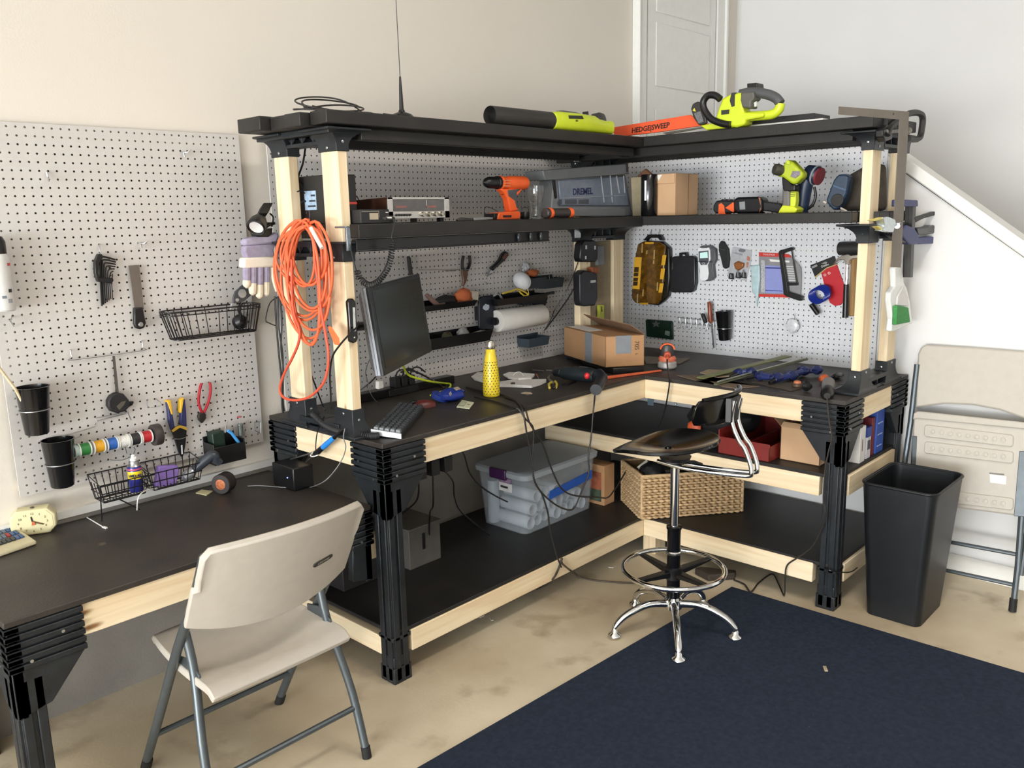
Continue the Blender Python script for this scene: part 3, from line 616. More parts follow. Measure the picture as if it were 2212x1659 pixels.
fly(t, 'lens_head', MB().lathe([(.012, 0), (.021, .01), (.018, .04), (.013, .048)], A, B-A, 16), M('#a9adb2', .25, .7, var=.05))
m = MB(); P = spl([A+(B-A)*.75, B, Cc+Vector((0, 0, .002)), Cc+(D-Cc)*.5, D], 5); m.tube(P, [.013+.006*math.sin(PI*min(1, i/len(P)*1.1)) for i in range(len(P))], 12); fly(t, 'grip', m, M('#33383f', .3, var=.08))
# ------------------------------------------------------------------ black bin with green box and pen
t = WA.root('pegboard_bin', 'open black plastic bin at the lower right corner of the off-white pegboard', 'bin', 487, 1002, .05)
X0 = PY(2.80, 463, 985).x; X1 = PY(2.80, 531, 975).x; zb = PY(2.80, 480, 1003).z; zt = PY(2.80, 500, 960).z
m = MB().box((X0, 2.80, zb), (X1, 2.878, zb+.003)).box((X0, 2.798, zb), (X1, 2.802, zt)).box((X0, 2.80, zb), (X0+.003, 2.878, zt+.012)).box((X1-.003, 2.80, zb), (X1, 2.878, zt+.012)).box((X0, 2.874, zb), (X1, 2.878, zt+.03)); fly(t, 'tray', m, MBLK, .001)
m = MB(); q = PY(2.845, 466, 965); m.at(q, 0, 0, -.05).box((-.018, -.022, -.04), (.03, .022, .058)); single('box', m, M('#12291f', .5, var=.3, vs=60), 'dark green and black box standing in the black pegboard bin', 'box', bev=.004)
m = MB(); m.tube([PY(2.82, 492, 930), PY(2.82, 500, 935), PY(2.82, 520, 962)], .006, 8); single('marker_pen', m, M('#4f9fe0', .4, var=.03), 'light blue pen leaning in the black pegboard bin', 'pen')
m = MB(); m.tube([PY(2.83, 484, 935), PY(2.84, 492, 908)], .002, 6).tube([PY(2.83, 487, 935), PY(2.84, 490, 912)], .002, 6); single('tweezers', m, MSTL, 'steel tweezers sticking up from the black pegboard bin', 'tweezers')
t = WA.root('oil_syringe', 'steel hand pump with red knob clipped beside the black pegboard bin', 'pump', 521, 945, .015)
a = WA.p(521, 945, .025); m = MB().lathe([(.004, 0), (.010, .006), (.010, .045), (.0115, .047), (.0115, .052), (.004, .053)], a, (0, 0, 1), 16); fly(t, 'barrel', m, M('#8d9794', .3, .7, var=.06))
m = MB().cyl(a+Vector((0, 0, .052)), a+Vector((0, 0, .078)), .0014, 6); fly(t, 'plunger_rod', m, MSTL)
m = MB().lathe([(.002, 0), (.009, .002), (.008, .005), (.001, .006)], a+Vector((0, 0, .076)), (0, 0, 1), 14); fly(t, 'knob', m, M('#b23a4e', .4, var=.03))
for pts, lab in (([(504, 922, 0), (504, 922, .01), (508, 948, .012), (528, 945, .036), (530, 918, .012), (530, 918, 0)], 'thin wire clip round the steel hand pump'), ([(550, 912, 0), (550, 912, .012), (551, 930, .014), (562, 936, .014), (563, 935, .014), (563, 911, .014), (550, 912, .02), (562, 911, .01)], 'bare wire bracket at the lower right corner of the off-white pegboard')):
    m = MB(); WA.line(m, pts, .01, .0013, 6, k=1); single('wire_clip', m, MSTL, lab, 'hook')
# ------------------------------------------------------------------ on the desk
MYEL = M('#d6cda2', .45, var=.03)
c0 = PZ(DT, 75, 1156)
t = thing('alarm_clock', 'pale yellow octagonal alarm clock standing on the desk', 'clock', c0)
th = -.42; cs_ = lambda x, y, z: Vector((c0.x+x*math.cos(th)-y*math.sin(th), c0.y+x*math.sin(th)+y*math.cos(th), DT+.001+z))
w_, h_ = .128, .082
def octo(y, k=1): return [cs_(x*k, y, h_/2+(z-h_/2)*k) for x, z in ((-w_/2+.02, 0), (w_/2-.02, 0), (w_/2, .022), (w_/2, h_-.022), (w_/2-.02, h_), (-w_/2+.02, h_), (-w_/2, h_-.022), (-w_/2, .022))]
fly(t, 'case', MB().loft([octo(0, .94), octo(.004, 1), octo(.045, 1), octo(.052, .94)]), MYEL, .002)
fly(t, 'dial', MB().loft([octo(-.0012, .86), octo(.001, .86)]), M('#dad1a6', .4, var=.02))
m = MB().loft([[cs_(x, -.003, h_/2+z) for x, z in ((-.002, -.004), (.003, -.003), (-.002, .02), (-.005, .018))], [cs_(x, -.0015, h_/2+z) for x, z in ((-.002, -.004), (.003, -.003), (-.002, .02), (-.005, .018))]]); fly(t, 'hour_hand', m, MBLK)
m = MB().loft([[cs_(x, -.004, h_/2+z) for x, z in ((-.003, .002), (.0, .006), (.03, -.008), (.028, -.011))], [cs_(x, -.0026, h_/2+z) for x, z in ((-.003, .002), (.0, .006), (.03, -.008), (.028, -.011))]]); fly(t, 'minute_hand', m, M('#5a3d22', .5, var=0))
m = MB().loft([[cs_(x, -.005, h_/2+z) for x, z in ((-.004, -.008), (.006, -.008), (.005, .003), (-.002, .004))], [cs_(x, -.0036, h_/2+z) for x, z in ((-.004, -.008), (.006, -.008), (.005, .003), (-.002, .004))]]); fly(t, 'alarm_hand', m, M('#c8673c', .5, var=0))
for k in range(12):
    a_ = k*PI/6; text('numeral', str(12 if k == 0 else k), .010, cs_(.040*math.sin(a_), -.0022, h_/2+.028*math.cos(a_)), cs_(1, 0, 0)-cs_(0, 0, 0), (0, 0, 1), M('#6f6647', .6, var=0), t)
fly(t, 'alarm_button', MB().cyl(cs_(0, .022, h_-.002), cs_(0, .022, h_+.003), .006, 12), M('#4b4030', .5, var=0))
# calculator
CALC = M('#cfc6a3', .5, var=.04)
t = thing('desk_calculator', 'beige desk calculator with coloured keys at the left edge of the desk', 'calculator', PZ(DT, 25, 1185))
Pc = [PZ(DT+.014, x, y) for x, y in ((-40, 1205), (22, 1190), (82, 1168), (4, 1138), (-62, 1150))]
Pq = [Vector((q.x, q.y, DT+.001)) for q in Pc]
hf = lambda x, y: .010+.028*max(0, min(1, (y-2.60)/.16))
rim_b = [PZ(DT+.001, *q) for q in ((-70, 1228), (80, 1176), (16, 1141), (-110, 1180))]
m = MB().loft([rim_b, [q+Vector((0, 0, .012+(.016 if i > 1 else 0))) for i, q in enumerate(rim_b)]]); fly(t, 'case', m, CALC, .004)
b0, b1, b2, b3 = rim_b
def onc(u, v, h=0): q = b0*(1-u)*(1-v)+b1*u*(1-v)+b2*u*v+b3*(1-u)*v; return Vector((q.x, q.y, DT+.013+.016*v+h))
for i in range(8):
    for j in range(4):
        u0, v0 = .40+i*.067, .22+j*.165
        col = '#9c2f2c' if (i == 5 and j == 1) else ('#3c5a86' if i > 5 else ('#35383b' if j < 1 else '#5d6d7d'))
        ks = [(u0, v0), (u0+.055, v0), (u0+.055, v0+.125), (u0, v0+.125)]
        fly(t, 'key', MB().loft([[onc(u, v, .0002) for u, v in ks], [onc(u, v, .005) for u, v in ks]]), M(col, .5, var=.05), .0008)
m = MB().loft([[onc(u, v, .0002) for u, v in ((.3, .88), (.85, .88), (.85, .97), (.3, .97))], [onc(u, v, .004) for u, v in ((.3, .88), (.85, .88), (.85, .97), (.3, .97))]]); fly(t, 'display', m, M('#3a4a46', .2, var=.05))
# white cables
def cable(name, label, pts, r, mat, cat='cable', plug=None, k=8, n=7):
    m = MB().tube(spl(pts, k), r, n)
    if plug is None: return single(name, m, mat, label, cat, loc=pts[0])
    t = thing(name, label, cat, pts[0]); fly(t, 'cord', m, mat, smooth=60)
    for q, d, l, rr2, mt in plug:
        q = Vector(q); d = Vector(d).normalized()
        fly(t, 'plug', MB().loft([[q+d*a_+(d.cross(Vector((0, 0, 1))).normalized()*sx+Vector((0, 0, 1))*sz)*rr2 for sx, sz in ((-1, -.6), (1, -.6), (1, .6), (-1, .6))] for a_ in (0, l)]), mt, .001)
    return t
D = lambda x, y, h=.003: PZ(DT+h, x, y)
e0 = D(222, 1138); e1 = D(240, 1144)
cable('charging_cable', 'short white charging cable lying at the back edge of the desk', [D(188, 1118), D(205, 1128), D(222, 1138)], .002, MWHT, 'cable', [(e0, e1-e0, .022, .004, MWHT)])
p1 = D(296, 1102, .014)
cable('charging_cable', 'white charging cable arching down from the basket to its upright plug', [PY(2.80, 350, 1058), PY(2.79, 322, 1057), PY(2.76, 300, 1072), p1], .002, MWHT, 'cable', [(p1+Vector((0, 0, -.012)), (0, 0, 1), .018, .006, MWHT)])
c0 = PZ(DT, 486, 1064); R_ = .036; pu = Vector((.8, -.6, 0)).normalized()
t = thing('tape_roll', 'dark tape roll with copper coloured face standing on edge on the desk', 'tape roll', c0)
cc = Vector((c0.x, c0.y, DT+R_+.001)); fx = Vector((-.86, -.5, 0)).normalized()
fly(t, 'roll', MB().lathe([(.012, -.024), (.034, -.024), (.036, -.022), (.036, .022), (.034, .024), (.014, .024)], cc, fx, 30), M('#2a2423', .55, var=.08))
fly(t, 'face_label', MB().lathe([(.012, .0242), (.019, .0248), (.012, .0254)], cc, fx, 26), M('#b4683f', .4, .3, var=.35, vs=120))
m = MB().prism([D(423, 1066, .001), D(436, 1059, .001), D(460, 1062, .001), D(446, 1071, .001)], (0, 0, .003)); single('note_pad', m, M('#cfc69a', .7, var=.05), 'small yellowish note pad beside the dark tape roll', 'note')
# ------------------------------------------------------------------ clamp lamp and glove near the rear post
VL = V('y', 2.72)
t = thing('clamp_lamp', 'black clamp lamp with bright reflector gripping above the striped work glove', 'lamp', VL.p(562, 508))
a = VL.p(553, 492, .05); b = VL.p(567, 462, .02); d = (b-a).normalized()
c2 = VL.p(577, 440, .0)
m = MB().lathe([(.030, -.004), (.034, .0), (.034, .006), (.030, .03), (.020, .05), (.014, .055), (.001, .055), (.001, .03), (.016, .02), (.027, .0), (.030, -.004)], a, d, 22); fly(t, 'shade', m, MBLK, smooth=50)
m = MB().loft([[b+d*k+(Vector((1, 0, 0))*sx+d.cross(Vector((1, 0, 0))).normalized()*sy)*.0185 for sx, sy in ((-1, -1), (1, -1), (1, 1), (-1, 1))] for k in (-.01, .045)]); fly(t, 'socket_housing', m, MBLK2, .003)
fly(t, 'reflector', MB().lathe([(.001, .014), (.018, .012), (.0245, .002), (.020, .004), (.001, .006)], a, d, 20), M('#f2f2ef', .25, .3, var=0))
m = MB(); VL.line(m, [(572, 492, .0), (580, 486, .01), (592, 482, .01)], 0, .006); VL.line(m, [(583, 461, 0), (590, 470, 0), (587, 490, 0)], 0, .003); fly(t, 'bracket_arm', m, MBLK)
m = MB(); VL.slab(m, [(552, 501), (570, 498), (590, 492), (588, 505), (580, 512), (556, 512)], -.02, .02); VL.slab(m, [(578, 480), (597, 480), (590, 487), (582, 489)], -.01, .01); fly(t, 'spring_clamp', m, MBLK, .003)
t = thing('work_glove', 'lavender striped work glove with cream band hanging under the clamp lamp', 'glove', VL.p(562, 640))
m = MB(); VL.slab(m, [(529, 517), (545, 512), (588, 508), (602, 500), (604, 512), (598, 526), (530, 531)], -.02, .018); fly(t, 'cuff', m, M('#a39cb2', .9, var=.08, vs=50), .008)
m = MB(); VL.slab(m, [(530, 531), (596, 526), (592, 540), (594, 556), (534, 558), (529, 545)], -.017, .016); fly(t, 'wrist', m, LAV, .006)
m = MB(); VL.slab(m, [(528, 557), (597, 553), (597, 577), (527, 579)], -.02, .019); fly(t, 'knuckle_band', m, M('#e8dfcf', .9, var=.05), .006)
for k, (x0, x1, yt, yb, tip) in enumerate(((527, 539, 579, 606, 622), (539, 553, 579, 612, 638), (554, 567, 579, 615, 645), (567, 582, 577, 610, 640))):
    m = MB(); P = [VL.p((x0+x1)/2, y, 0) for y in (yt-2, (yt+yb)/2, yb)]; m.tube(P, [.0145, .0150, .0138], 10); f = fly(t, 'finger', m, LAV)
    m = MB(); P = [VL.p((x0+x1)/2, y, 0) for y in (yb-1, (yb+tip)/2, tip-4, tip)]; m.tube(P, [.0138, .0145, .012, .004], 10); fly(f, 'fingertip', m, CREAM)
m = MB(); P = [VL.p(x, y, .012) for x, y in ((592, 578), (593, 600), (597, 618), (597, 630))]; m.tube(P, [.011, .0125, .011, .004], 10); fly(t, 'thumb', m, CREAM)
# dark cords hanging along the rear post
for k, (pts, r) in enumerate((([(594, 640, 0), (597, 700, 0), (602, 760, 0), (608, 820, 0), (609, 870, 0), (612, 892, 0)], .0035), ([(600, 640, 0), (603, 710, 0), (611, 770, 0), (610, 830, 0), (613, 885, 0)], .003), ([(604, 640, 0), (609, 690, 0), (607, 750, 0), (612, 800, 0), (611, 862, 0), (614, 888, 0)], .003))):
    cable('black_cable', ['outermost black cord running down beside the rear shelf post', 'middle black cord running down beside the rear shelf post', 'innermost black cord running down beside the rear shelf post'][k], [PY(2.70, *q[:2]) for q in pts], r, MBLK, 'cord')
cable('black_cable', 'thin black cord looping out under the work glove', [PY(2.70, 600, 642), PY(2.70, 583, 655), PY(2.70, 574, 690), PY(2.70, 582, 698), PY(2.70, 597, 704)], .002, MBLK, 'cord')
# ------------------------------------------------------------------ folding chair by the desk
POLY = M('#bcb5aa', .5, var=.03, bump=.06, bs=400); STEEL = M('#5b6266', .35, .55, var=.08)
t = thing('folding_chair', 'beige folding chair with grey steel legs standing open by the desk', 'chair', (1.13, 2.1, 0))
xl, xr = .905, 1.362
for x, nm in ((xl, 'L'), (xr, 'R')):
    m = MB(); m.tube(spl([(x, 1.885, .805), (x, 1.97, .66), (x, 2.09, .49), (x, 2.24, .25), (x-.005, 2.385, .012)], 4), .0135, 12); l = fly(t, 'leg', m, STEEL, label='grey steel leg running up to the backrest')
    fly(l, 'rubber_foot', MB().cyl((x-.005, 2.387, .0), (x-.003, 2.37, .035), .0155, 12), MRUB)
    xi = x+(.018 if x < 1 else -.018); xo = x+(-.008 if x < 1 else .008)
    m = MB(); m.tube(spl([(xi, 2.075, .535), (xi, 2.045, .42), (xo, 1.98, .2), (xo, 1.922, .012)], 4), .0125, 12); l = fly(t, 'leg', m, STEEL, label='grey steel rear leg')
    fly(l, 'rubber_foot', MB().cyl((xo, 1.921, 0), (xo, 1.927, .035), .0145, 12), MRUB)
    m = MB(); m.prism([(xi, 2.02, .40), (xi, 2.14, .42), (xi, 2.14, .445), (xi, 2.08, .455), (xi, 2.02, .43)], ((.006 if x < 1 else -.006), 0, 0)); fly(t, 'hinge_plate', m, STEEL, .001)
for y, z in ((2.30, .145), (1.965, .15)):
    fly(t, 'cross_bar', MB().cyl((xl, y, z), (xr, y, z), .009, 10), STEEL)
def seatf(u, v):
    x = xl+.012+(xr-xl-.024)*u; y = 1.935+.425*v; e = max(0, abs(u-.5)*2-.0)
    return (x+(.5-u)*.05*(v**3), y-.012*(abs(2*u-1)**3)*(v > .5), .418+.02*v+.012*e**4*0-.022*(1-e*e)*math.sin(PI*min(1, v*1.05))-.02*max(0, (.1-v)/.1)**2-.02*max(0, (v-.92)/.08)**2)
fly(t, 'seat', MB().sheet(seatf, 20, 18, .022), POLY, .004, smooth=60)
def backf(u, v):
    x = xl-.014+(xr-xl+.028)*u; s_ = 1-(2*u-1)**2
    z = .598+.232*v+(-.05*(1-v)*(s_))+.012*s_*v; y = 1.885+(.83-z)*.53-.055*s_
    e = abs(2*u-1)
    return (x, y, z+(0 if e < .9 else -.02*((e-.9)/.1)**2*(v > .5)))
bk = fly(t, 'backrest', MB().sheet(lambda u, v: backf(u, 1-v), 24, 10, .022), POLY, .005, smooth=60)
q = Vector(backf(.72, .48)); q1 = Vector(backf(.76, .48)); q2 = Vector(backf(.72, .58)); R1 = (q1-q).normalized(); U1 = (q2-q); U1 = (U1-R1*U1.dot(R1)).normalized(); N1 = R1.cross(U1)
if N1.y > 0: N1 = -N1
q = q+N1*.0225
m = MB(); ring = [q+R1*(.036*math.copysign(abs(math.cos(a_))**.5, math.cos(a_)))+U1*(.0085*math.copysign(abs(math.sin(a_))**.7, math.sin(a_))) for a_ in [2*PI*k/24 for k in range(24)]]
m.loft([[v_-N1*.002 for v_ in ring], [v_+N1*.0022 for v_ in ring]]); bg_ = fly(bk, 'badge', m, M('#2e2c2a', .5, var=.05))
text('lettering', 'LIFETIME', .011, q+N1*.0030, R1, U1, M('#8f8678', .5, var=0), bk, .0008)
# ================================================================== things on the shelves
ZL, ZR, ZT, ZTR = 1.586, 1.586, 1.934, 1.936
def drop(t, z):
    """stand the finished thing on height z"""
    bpy.context.view_layer.update(); mn = 1e9
    st = [t]
    while st:
        o = st.pop(); st += list(o.children)
        if o.type == 'MESH':
            w_ = wloc(o); mn = min(mn, min((v.co.z for v in o.data.vertices))+w_.z)
    t.location.z += z-mn+.0005
    return t
RED = M('#c8342c', .45, var=.05)
# ------------------------------------------------------------------ black tower (battery backup) behind the front post
x1 = PY(2.42, 771, 440).x; x0 = x1-.095; zt = PY(2.42, 765, 377).z
t = thing('battery_backup', 'tall black battery backup tower with red stripe behind the front shelf post', 'battery backup', (x0+.05, 2.5, ZL))
fly(t, 'case', bx((x0, 2.42, ZL+.001), (x1, 2.635, zt)), M('#242322', .5, var=.08), .003)
fly(t, 'stripe', bx((x0+.001, 2.4185, 1.652), (x1-.0005, 2.4202, 1.660)), M('#d0463c', .4, var=0))
for z in (zt-.03, zt-.09, zt-.105): fly(t, 'indicator', MB().cyl((x1-.05, 2.419, z), (x1-.05, 2.4205, z), .003, 8), M('#9ba0a0', .3, var=0))
yl = PX(x0, 692, 445).y
fly(t, 'info_label', bx((x0-.001, 2.52, ZL+.05), (x0+.0003, 2.59, ZL+.115)), M('#9fb6cc', .4, var=.2, vs=90))
for k in range(3): fly(t, 'print_line', bx((x0-.0016, 2.525, ZL+.06+k*.018), (x0-.0008, 2.57-.01*k, ZL+.066+k*.018)), M('#333a44', .5, var=0))
# power strip with red light
t = thing('power_strip', 'black power strip with glowing red switch behind the front shelf post', 'power strip', (1.735, 2.56, ZL))
q = PY(2.575, 679, 457)
m = MB().cbox((q.x-.012, 2.59, q.z-.01), (.03, .05, .12)); fly(t, 'body', m, M('#2a1d1c', .4, var=.1), .004)
EM = bpy.data.materials.new('red_led'); EM.use_nodes = True; EM.node_tree.nodes['Principled BSDF'].inputs['Emission Color'].default_value = (1, .12, .10, 1); EM.node_tree.nodes['Principled BSDF'].inputs['Emission Strength'].default_value = 5
fly(t, 'switch_light', MB().ell((q.x-.002, 2.564, q.z), (.006, .006, .006), 10, 6), EM)
drop(t, ZL)
for k, pts in enumerate(([(662, 300), (655, 350), (644, 385), (652, 400), (662, 430), (672, 455), (682, 474)], [(642, 414), (652, 412), (659, 418)], [(642, 440), (656, 434), (664, 440), (662, 462)], [(682, 424), (668, 430), (664, 440), (676, 452)], [(661, 440), (660, 455), (664, 470)])):
    cable('black_cable', ['black cord dropping from the top shelf end to the mid shelf', 'short upper black cord end behind the rear shelf post', 'curved black cord leaving the rear shelf post', 'black cord plugged into the back of the battery backup', 'thin black cord hanging beside the red switch'][k], [PY(2.60 if k == 0 else 2.56+.012*k, *q) for q in pts], .0035 if k in (0, 2, 3) else .0022, MBLK, 'cord')
cable('signal_cable', 'thin doubled black cable between battery backup and receiver', [PY(2.60, 771, 424), PY(2.60, 775, 432), PY(2.58, 780, 445), PY(2.56, 786, 456), PY(2.5, 788, 462)], .0018, MBLK, 'cable')
# ------------------------------------------------------------------ stereo receiver
yF = 2.34; X0 = PY(yF, 838, 450).x; X1 = PY(yF, 971, 450).x; zb = ZL+.014; zt = PY(yF, 900, 426).z; dp = .20
t = thing('stereo_receiver', 'silver-faced stereo receiver with wooden side panels on the mid shelf', 'receiver', ((X0+X1)/2, yF+dp/2, ZL))
fly(t, 'case', bx((X0+.006, yF+.004, zb), (X1-.006, yF+dp, zt-.004)), M('#171616', .5, var=.1), .002)
for a, b in ((X0, X0+.006), (X1-.006, X1)): fly(t, 'side_panel', MB().prism([(a, yF+.004, zb), (a, yF+.004, zt), (a, yF+dp+.01, zt-.006), (a, yF+dp+.01, zb)], (b-a, 0, 0)), wood('y', '#4f2c1c', '#33190f', '#2a140c'), .001, label='dark wood side panel')
H_ = zt-zb; W_ = X1-X0
face = MB(); yf = yF
face.box((X0, yf, zb), (X1, yf+.006, zb+H_*.34)).box((X0, yf, zt-H_*.10), (X1, yf+.006, zt)).box((X0, yf, zb), (X0+W_*.08, yf+.006, zt)).box((X1-W_*.08, yf, zb), (X1, yf+.006, zt)); fly(t, 'faceplate', face, M('#c9c6c2', .28, .75, var=.03), .0008)
fly(t, 'dial_glass', bx((X0+W_*.08, yf+.003, zb+H_*.34), (X1-W_*.08, yf+.006, zt-H_*.10)), M('#595655', .12, var=.15, vs=40))
fly(t, 'dial_pointer', bx((X0+W_*.62, yf+.0022, zb+H_*.5), (X0+W_*.625, yf+.0031, zb+H_*.86)), M('#e8e4da', .4, var=0))
for a, b in ((.13, .3), (.62, .78)): fly(t, 'dial_scale', bx((X0+W_*a, yf+.0022, zb+H_*.50), (X0+W_*b, yf+.0031, zb+H_*.60)), M('#8f5f58', .4, var=.1))
for k in range(6): fly(t, 'push_button', MB().lathe([(.0045, 0), (.004, .007), (.001, .0075)], (X0+W_*(.12+.042*k), yf, zb+H_*.17), (0, -1, 0), 12), M('#34312f', .3, var=0))
for k in range(4): fly(t, 'knob', MB().lathe([(.009, 0), (.008, .011), (.001, .012)], (X0+W_*(.54+.105*k), yf, zb+H_*.19), (0, -1, 0), 16), M('#b9b4a6', .2, .9, var=.03))
for a in (X0+.02, X1-.03):
    for b in (yF+.02, yF+dp-.03): fly(t, 'foot', bx((a, b, ZL+.0005), (a+.018, b+.018, zb)), MBLK)
# ------------------------------------------------------------------ CB radio with mic cord
yF = 2.256; X0 = max(PY(yF, 771, 475).x, 1.714); X1 = PY(yF, 842, 475).x; zt = ZL+.046
t = thing('radio', 'small black two-way radio with grey display at the front edge of the mid shelf', 'radio', ((X0+X1)/2, yF+.06, ZL))
fly(t, 'case', bx((X0, yF, ZL+.001), (X1, yF+.13, zt)), MBLK2, .003)
fly(t, 'display', bx((X0+.035, yF-.0012, ZL+.013), (X0+.070, yF+.0005, ZL+.034)), M('#a89a86', .3, var=.04))
fly(t, 'volume_knob', MB().lathe([(.006, 0), (.0055, .009), (.001, .0095)], (X1-.026, yF, ZL+.016), (0, -1, 0), 14), M('#3b3a38', .3, var=0))
for k in range(2): fly(t, 'push_button', bx((X1-.016+k*.006, yF-.0015, ZL+.034), (X1-.012+k*.006, yF, ZL+.037)), M('#cfcabb', .4, var=0))
fly(t, 'front_trim', MB().box((X0+.004, yF-.001, ZL+.038), (X0+.072, yF, ZL+.041)).box((X0+.072, yF-.001, ZL+.02), (X0+.074, yF, ZL+.041)), M('#8a857c', .3, .5, var=0))
p0 = Vector((X1-.012, yF-.006, ZL+.018))
path = [p0, p0+Vector((.012, -.018, -.002)), PY(2.22, 850, 492), PY(2.22, 846, 512), PY(2.22, 849, 522), PY(2.22, 845, 552), PY(2.22, 838, 578), PY(2.22, 822, 603), PY(2.22, 800, 616), PY(2.22, 782, 606), PY(2.23, 770, 585), PY(2.23, 763, 560), PY(2.24, 758, 540), PY(2.25, 752, 512)]
P = spl(path, 26); L = [0]
for i in range(1, len(P)): L.append(L[-1]+(P[i]-P[i-1]).length)
coil = []; iA, iB = 4*26, 10*26
for i, q in enumerate(P):
    if iA < i < iB:
        a = (P[i+1]-P[i-1]).normalized(); e = a.cross(Vector((0, 1, 0))).normalized(); g = a.cross(e)
        for s_ in range(8):
            tt = s_/8; ph = 2*PI*(L[i]+(L[i+1]-L[i])*tt)/.0085; c = q+(P[i+1]-q)*tt
            coil.append(c+(e*math.cos(ph)+g*math.sin(ph))*.0088)
t = thing('microphone_cable', 'black coiled microphone cord hanging in a loop above the monitor', 'cord', p0)
fly(t, 'coil', MB().tube(P[:iA+1]+coil+P[iB:], [.0028]*(iA+1)+[.0021]*len(coil)+[.0022]*len(P[iB:]), 5), MBLK2, smooth=80)
fly(t, 'connector', MB().cyl(p0+Vector((-.002, .006, 0)), p0+Vector((.008, -.014, 0)), .0065, 12), M('#8d8a85', .3, .8, var=.05))
m = MB(); q = PY(2.245, 753, 516); m.box((q.x-.008, 2.243, q.z-.038), (q.x+.008, 2.2515, q.z+.036)).box((q.x-.012, 2.243, q.z+.034), (q.x+.006, 2.30, q.z+.040)); single('clip', m, M('#87909a', .25, .8, var=.2, vs=60), 'metal clip gripping the shelf edge beside the front post', 'clip', bev=.002)
m = MB().box((PY(2.27, 770, 520).x, 2.27, 1.497), (PY(2.27, 1186, 510).x, 2.295, 1.538)); 
m.box((PY(2.27, 770, 520).x, 2.266, 1.497), (PY(2.27, 1186, 510).x, 2.27, 1.503)); single('tool_rail', m, MBLK, 'long black tool rail fixed under the front of the left mid shelf', 'rail', bev=.002)
for k, px_ in enumerate((1120, 1146, 1168)):
    q = PY(2.262, px_, 508); m = MB().lathe([(.004, 0), (.007, .01), (.008, .022), (.004, .03)], (q.x, 2.2615, 1.503), (0, 0, 1), 12); single('driver_handle', m, M('#1d2526', .3, var=.2), ['leftmost dark handle in the tool rail under the shelf', 'middle dark handle in the tool rail under the shelf', 'rightmost dark handle in the tool rail under the shelf'][k], 'handle')
# ------------------------------------------------------------------ orange drill
VD = V('y', 2.42)
t = thing('cordless_drill', 'orange cordless drill with black chuck standing on the left mid shelf', 'drill', VD.p(1098, 476))
a = VD.p(1143, 397); a = VD.p(1136, 396); b = VD.p(1044, 397.5); ax = (b-a); ax.z = 0; L = ax.length; px_ = L/92.0
fly(t, 'chuck', MB().lathe([(.022, L*.64), (.026, L*.66), (.026, L*.70), (.0235, L*.71), (.0225, L*.88), (.016, L*.95), (.004, L*.985), (.0015, L)], a, ax, 22), MBLK)
fly(t, 'collar_ring', MB().lathe([(.0255, L*.585), (.0275, L*.60), (.0275, L*.625), (.0255, L*.64)], a, ax, 22), MORG)
fly(t, 'motor_housing', MB().lathe([(.010, 0), (.025, L*.015), (.028, L*.06), (.028, L*.40), (.024, L*.52), (.024, L*.59)], a, ax, 22, 1, 1), MORG)
for k in range(3): fly(t, 'vent_rib', MB().at((0, 0, 0)).box(VD.p(1088+k*0, 389+k*6, .029), VD.p(1102, 391+k*6, .026)), M('#d9885f', .4, var=0))
m = MB(); VD.slab(m, [(1082, 408), (1130, 408), (1124, 418), (1118, 424), (1121, 455), (1103, 458), (1098, 430), (1090, 416)], -.018, .018); fly(t, 'handle', m, MORG, .006)
m = MB(); VD.slab(m, [(1096, 410), (1128, 408), (1118, 416), (1118, 430), (1122, 450), (1117, 452), (1112, 434), (1098, 424)], -.0195, .0195); fly(t, 'grip', m, MGRY, .005)
m = MB(); VD.slab(m, [(1087, 413), (1095, 414), (1097, 424), (1093, 426), (1088, 420)], -.008, .008); fly(t, 'trigger', m, MBLK, .002)
m = MB(); VD.slab(m, [(1078, 460), (1103, 457), (1124, 456), (1126, 466), (1123, 474), (1075, 475), (1076, 466)], -.034, .034); fly(t, 'battery', m, MORG, .005)
m = MB(); VD.slab(m, [(1068, 461), (1078, 461), (1077, 474), (1068, 474)], -.03, .03); fly(t, 'battery_latch', m, MBLK, .003)
m = MB(); VD.slab(m, [(1087, 465), (1105, 465), (1105, 470), (1087, 470)], .034, .0348); fly(t, 'badge', m, M('#3b2019', .5, var=0))
drop(t, ZL)
m = MB(); m.lathe([(.018, 0), (.02, .004), (.02, .026), (.018, .03)], PY(2.44, 1134, 476), (0, 0, 1), 16); o = single('battery_charger', m, MBLK, 'small black charger behind the orange drill', 'charger'); o.location.z = ZL+.0005
cable('black_cable', 'thin dark cord looping behind the orange drill battery', [PY(2.50, 1078, 458), PY(2.50, 1062, 450), PY(2.50, 1050, 447), PY(2.50, 1046, 456), PY(2.50, 1047, 466)], .0012, MBLK, 'cord')
cable('black_cable', 'thin dark cord loop standing above the small charger', [PY(2.45, 1127, 456), PY(2.45, 1128, 450), PY(2.45, 1135, 448), PY(2.45, 1142, 452), PY(2.45, 1140, 461)], .0012, MBLK, 'cord')
# multi tool / knife
t = thing('pocket_knife', 'closed silver pocket knife lying before the orange drill on the shelf', 'knife', PY(2.34, 1025, 478))
VK = V('y', 2.33); m = MB(); VK.slab(m, [(988, 475), (997, 470), (1022, 472), (1024, 477), (990, 478)], -.006, .006); fly(t, 'handle', m, M('#4a4745', .4, .4, var=.1), .002)
m = MB(); VK.slab(m, [(1022, 471), (1055, 469), (1065, 470), (1065, 474), (1024, 477)], -.004, .004); fly(t, 'blade', m, MSTL, .001); drop(t, ZL)
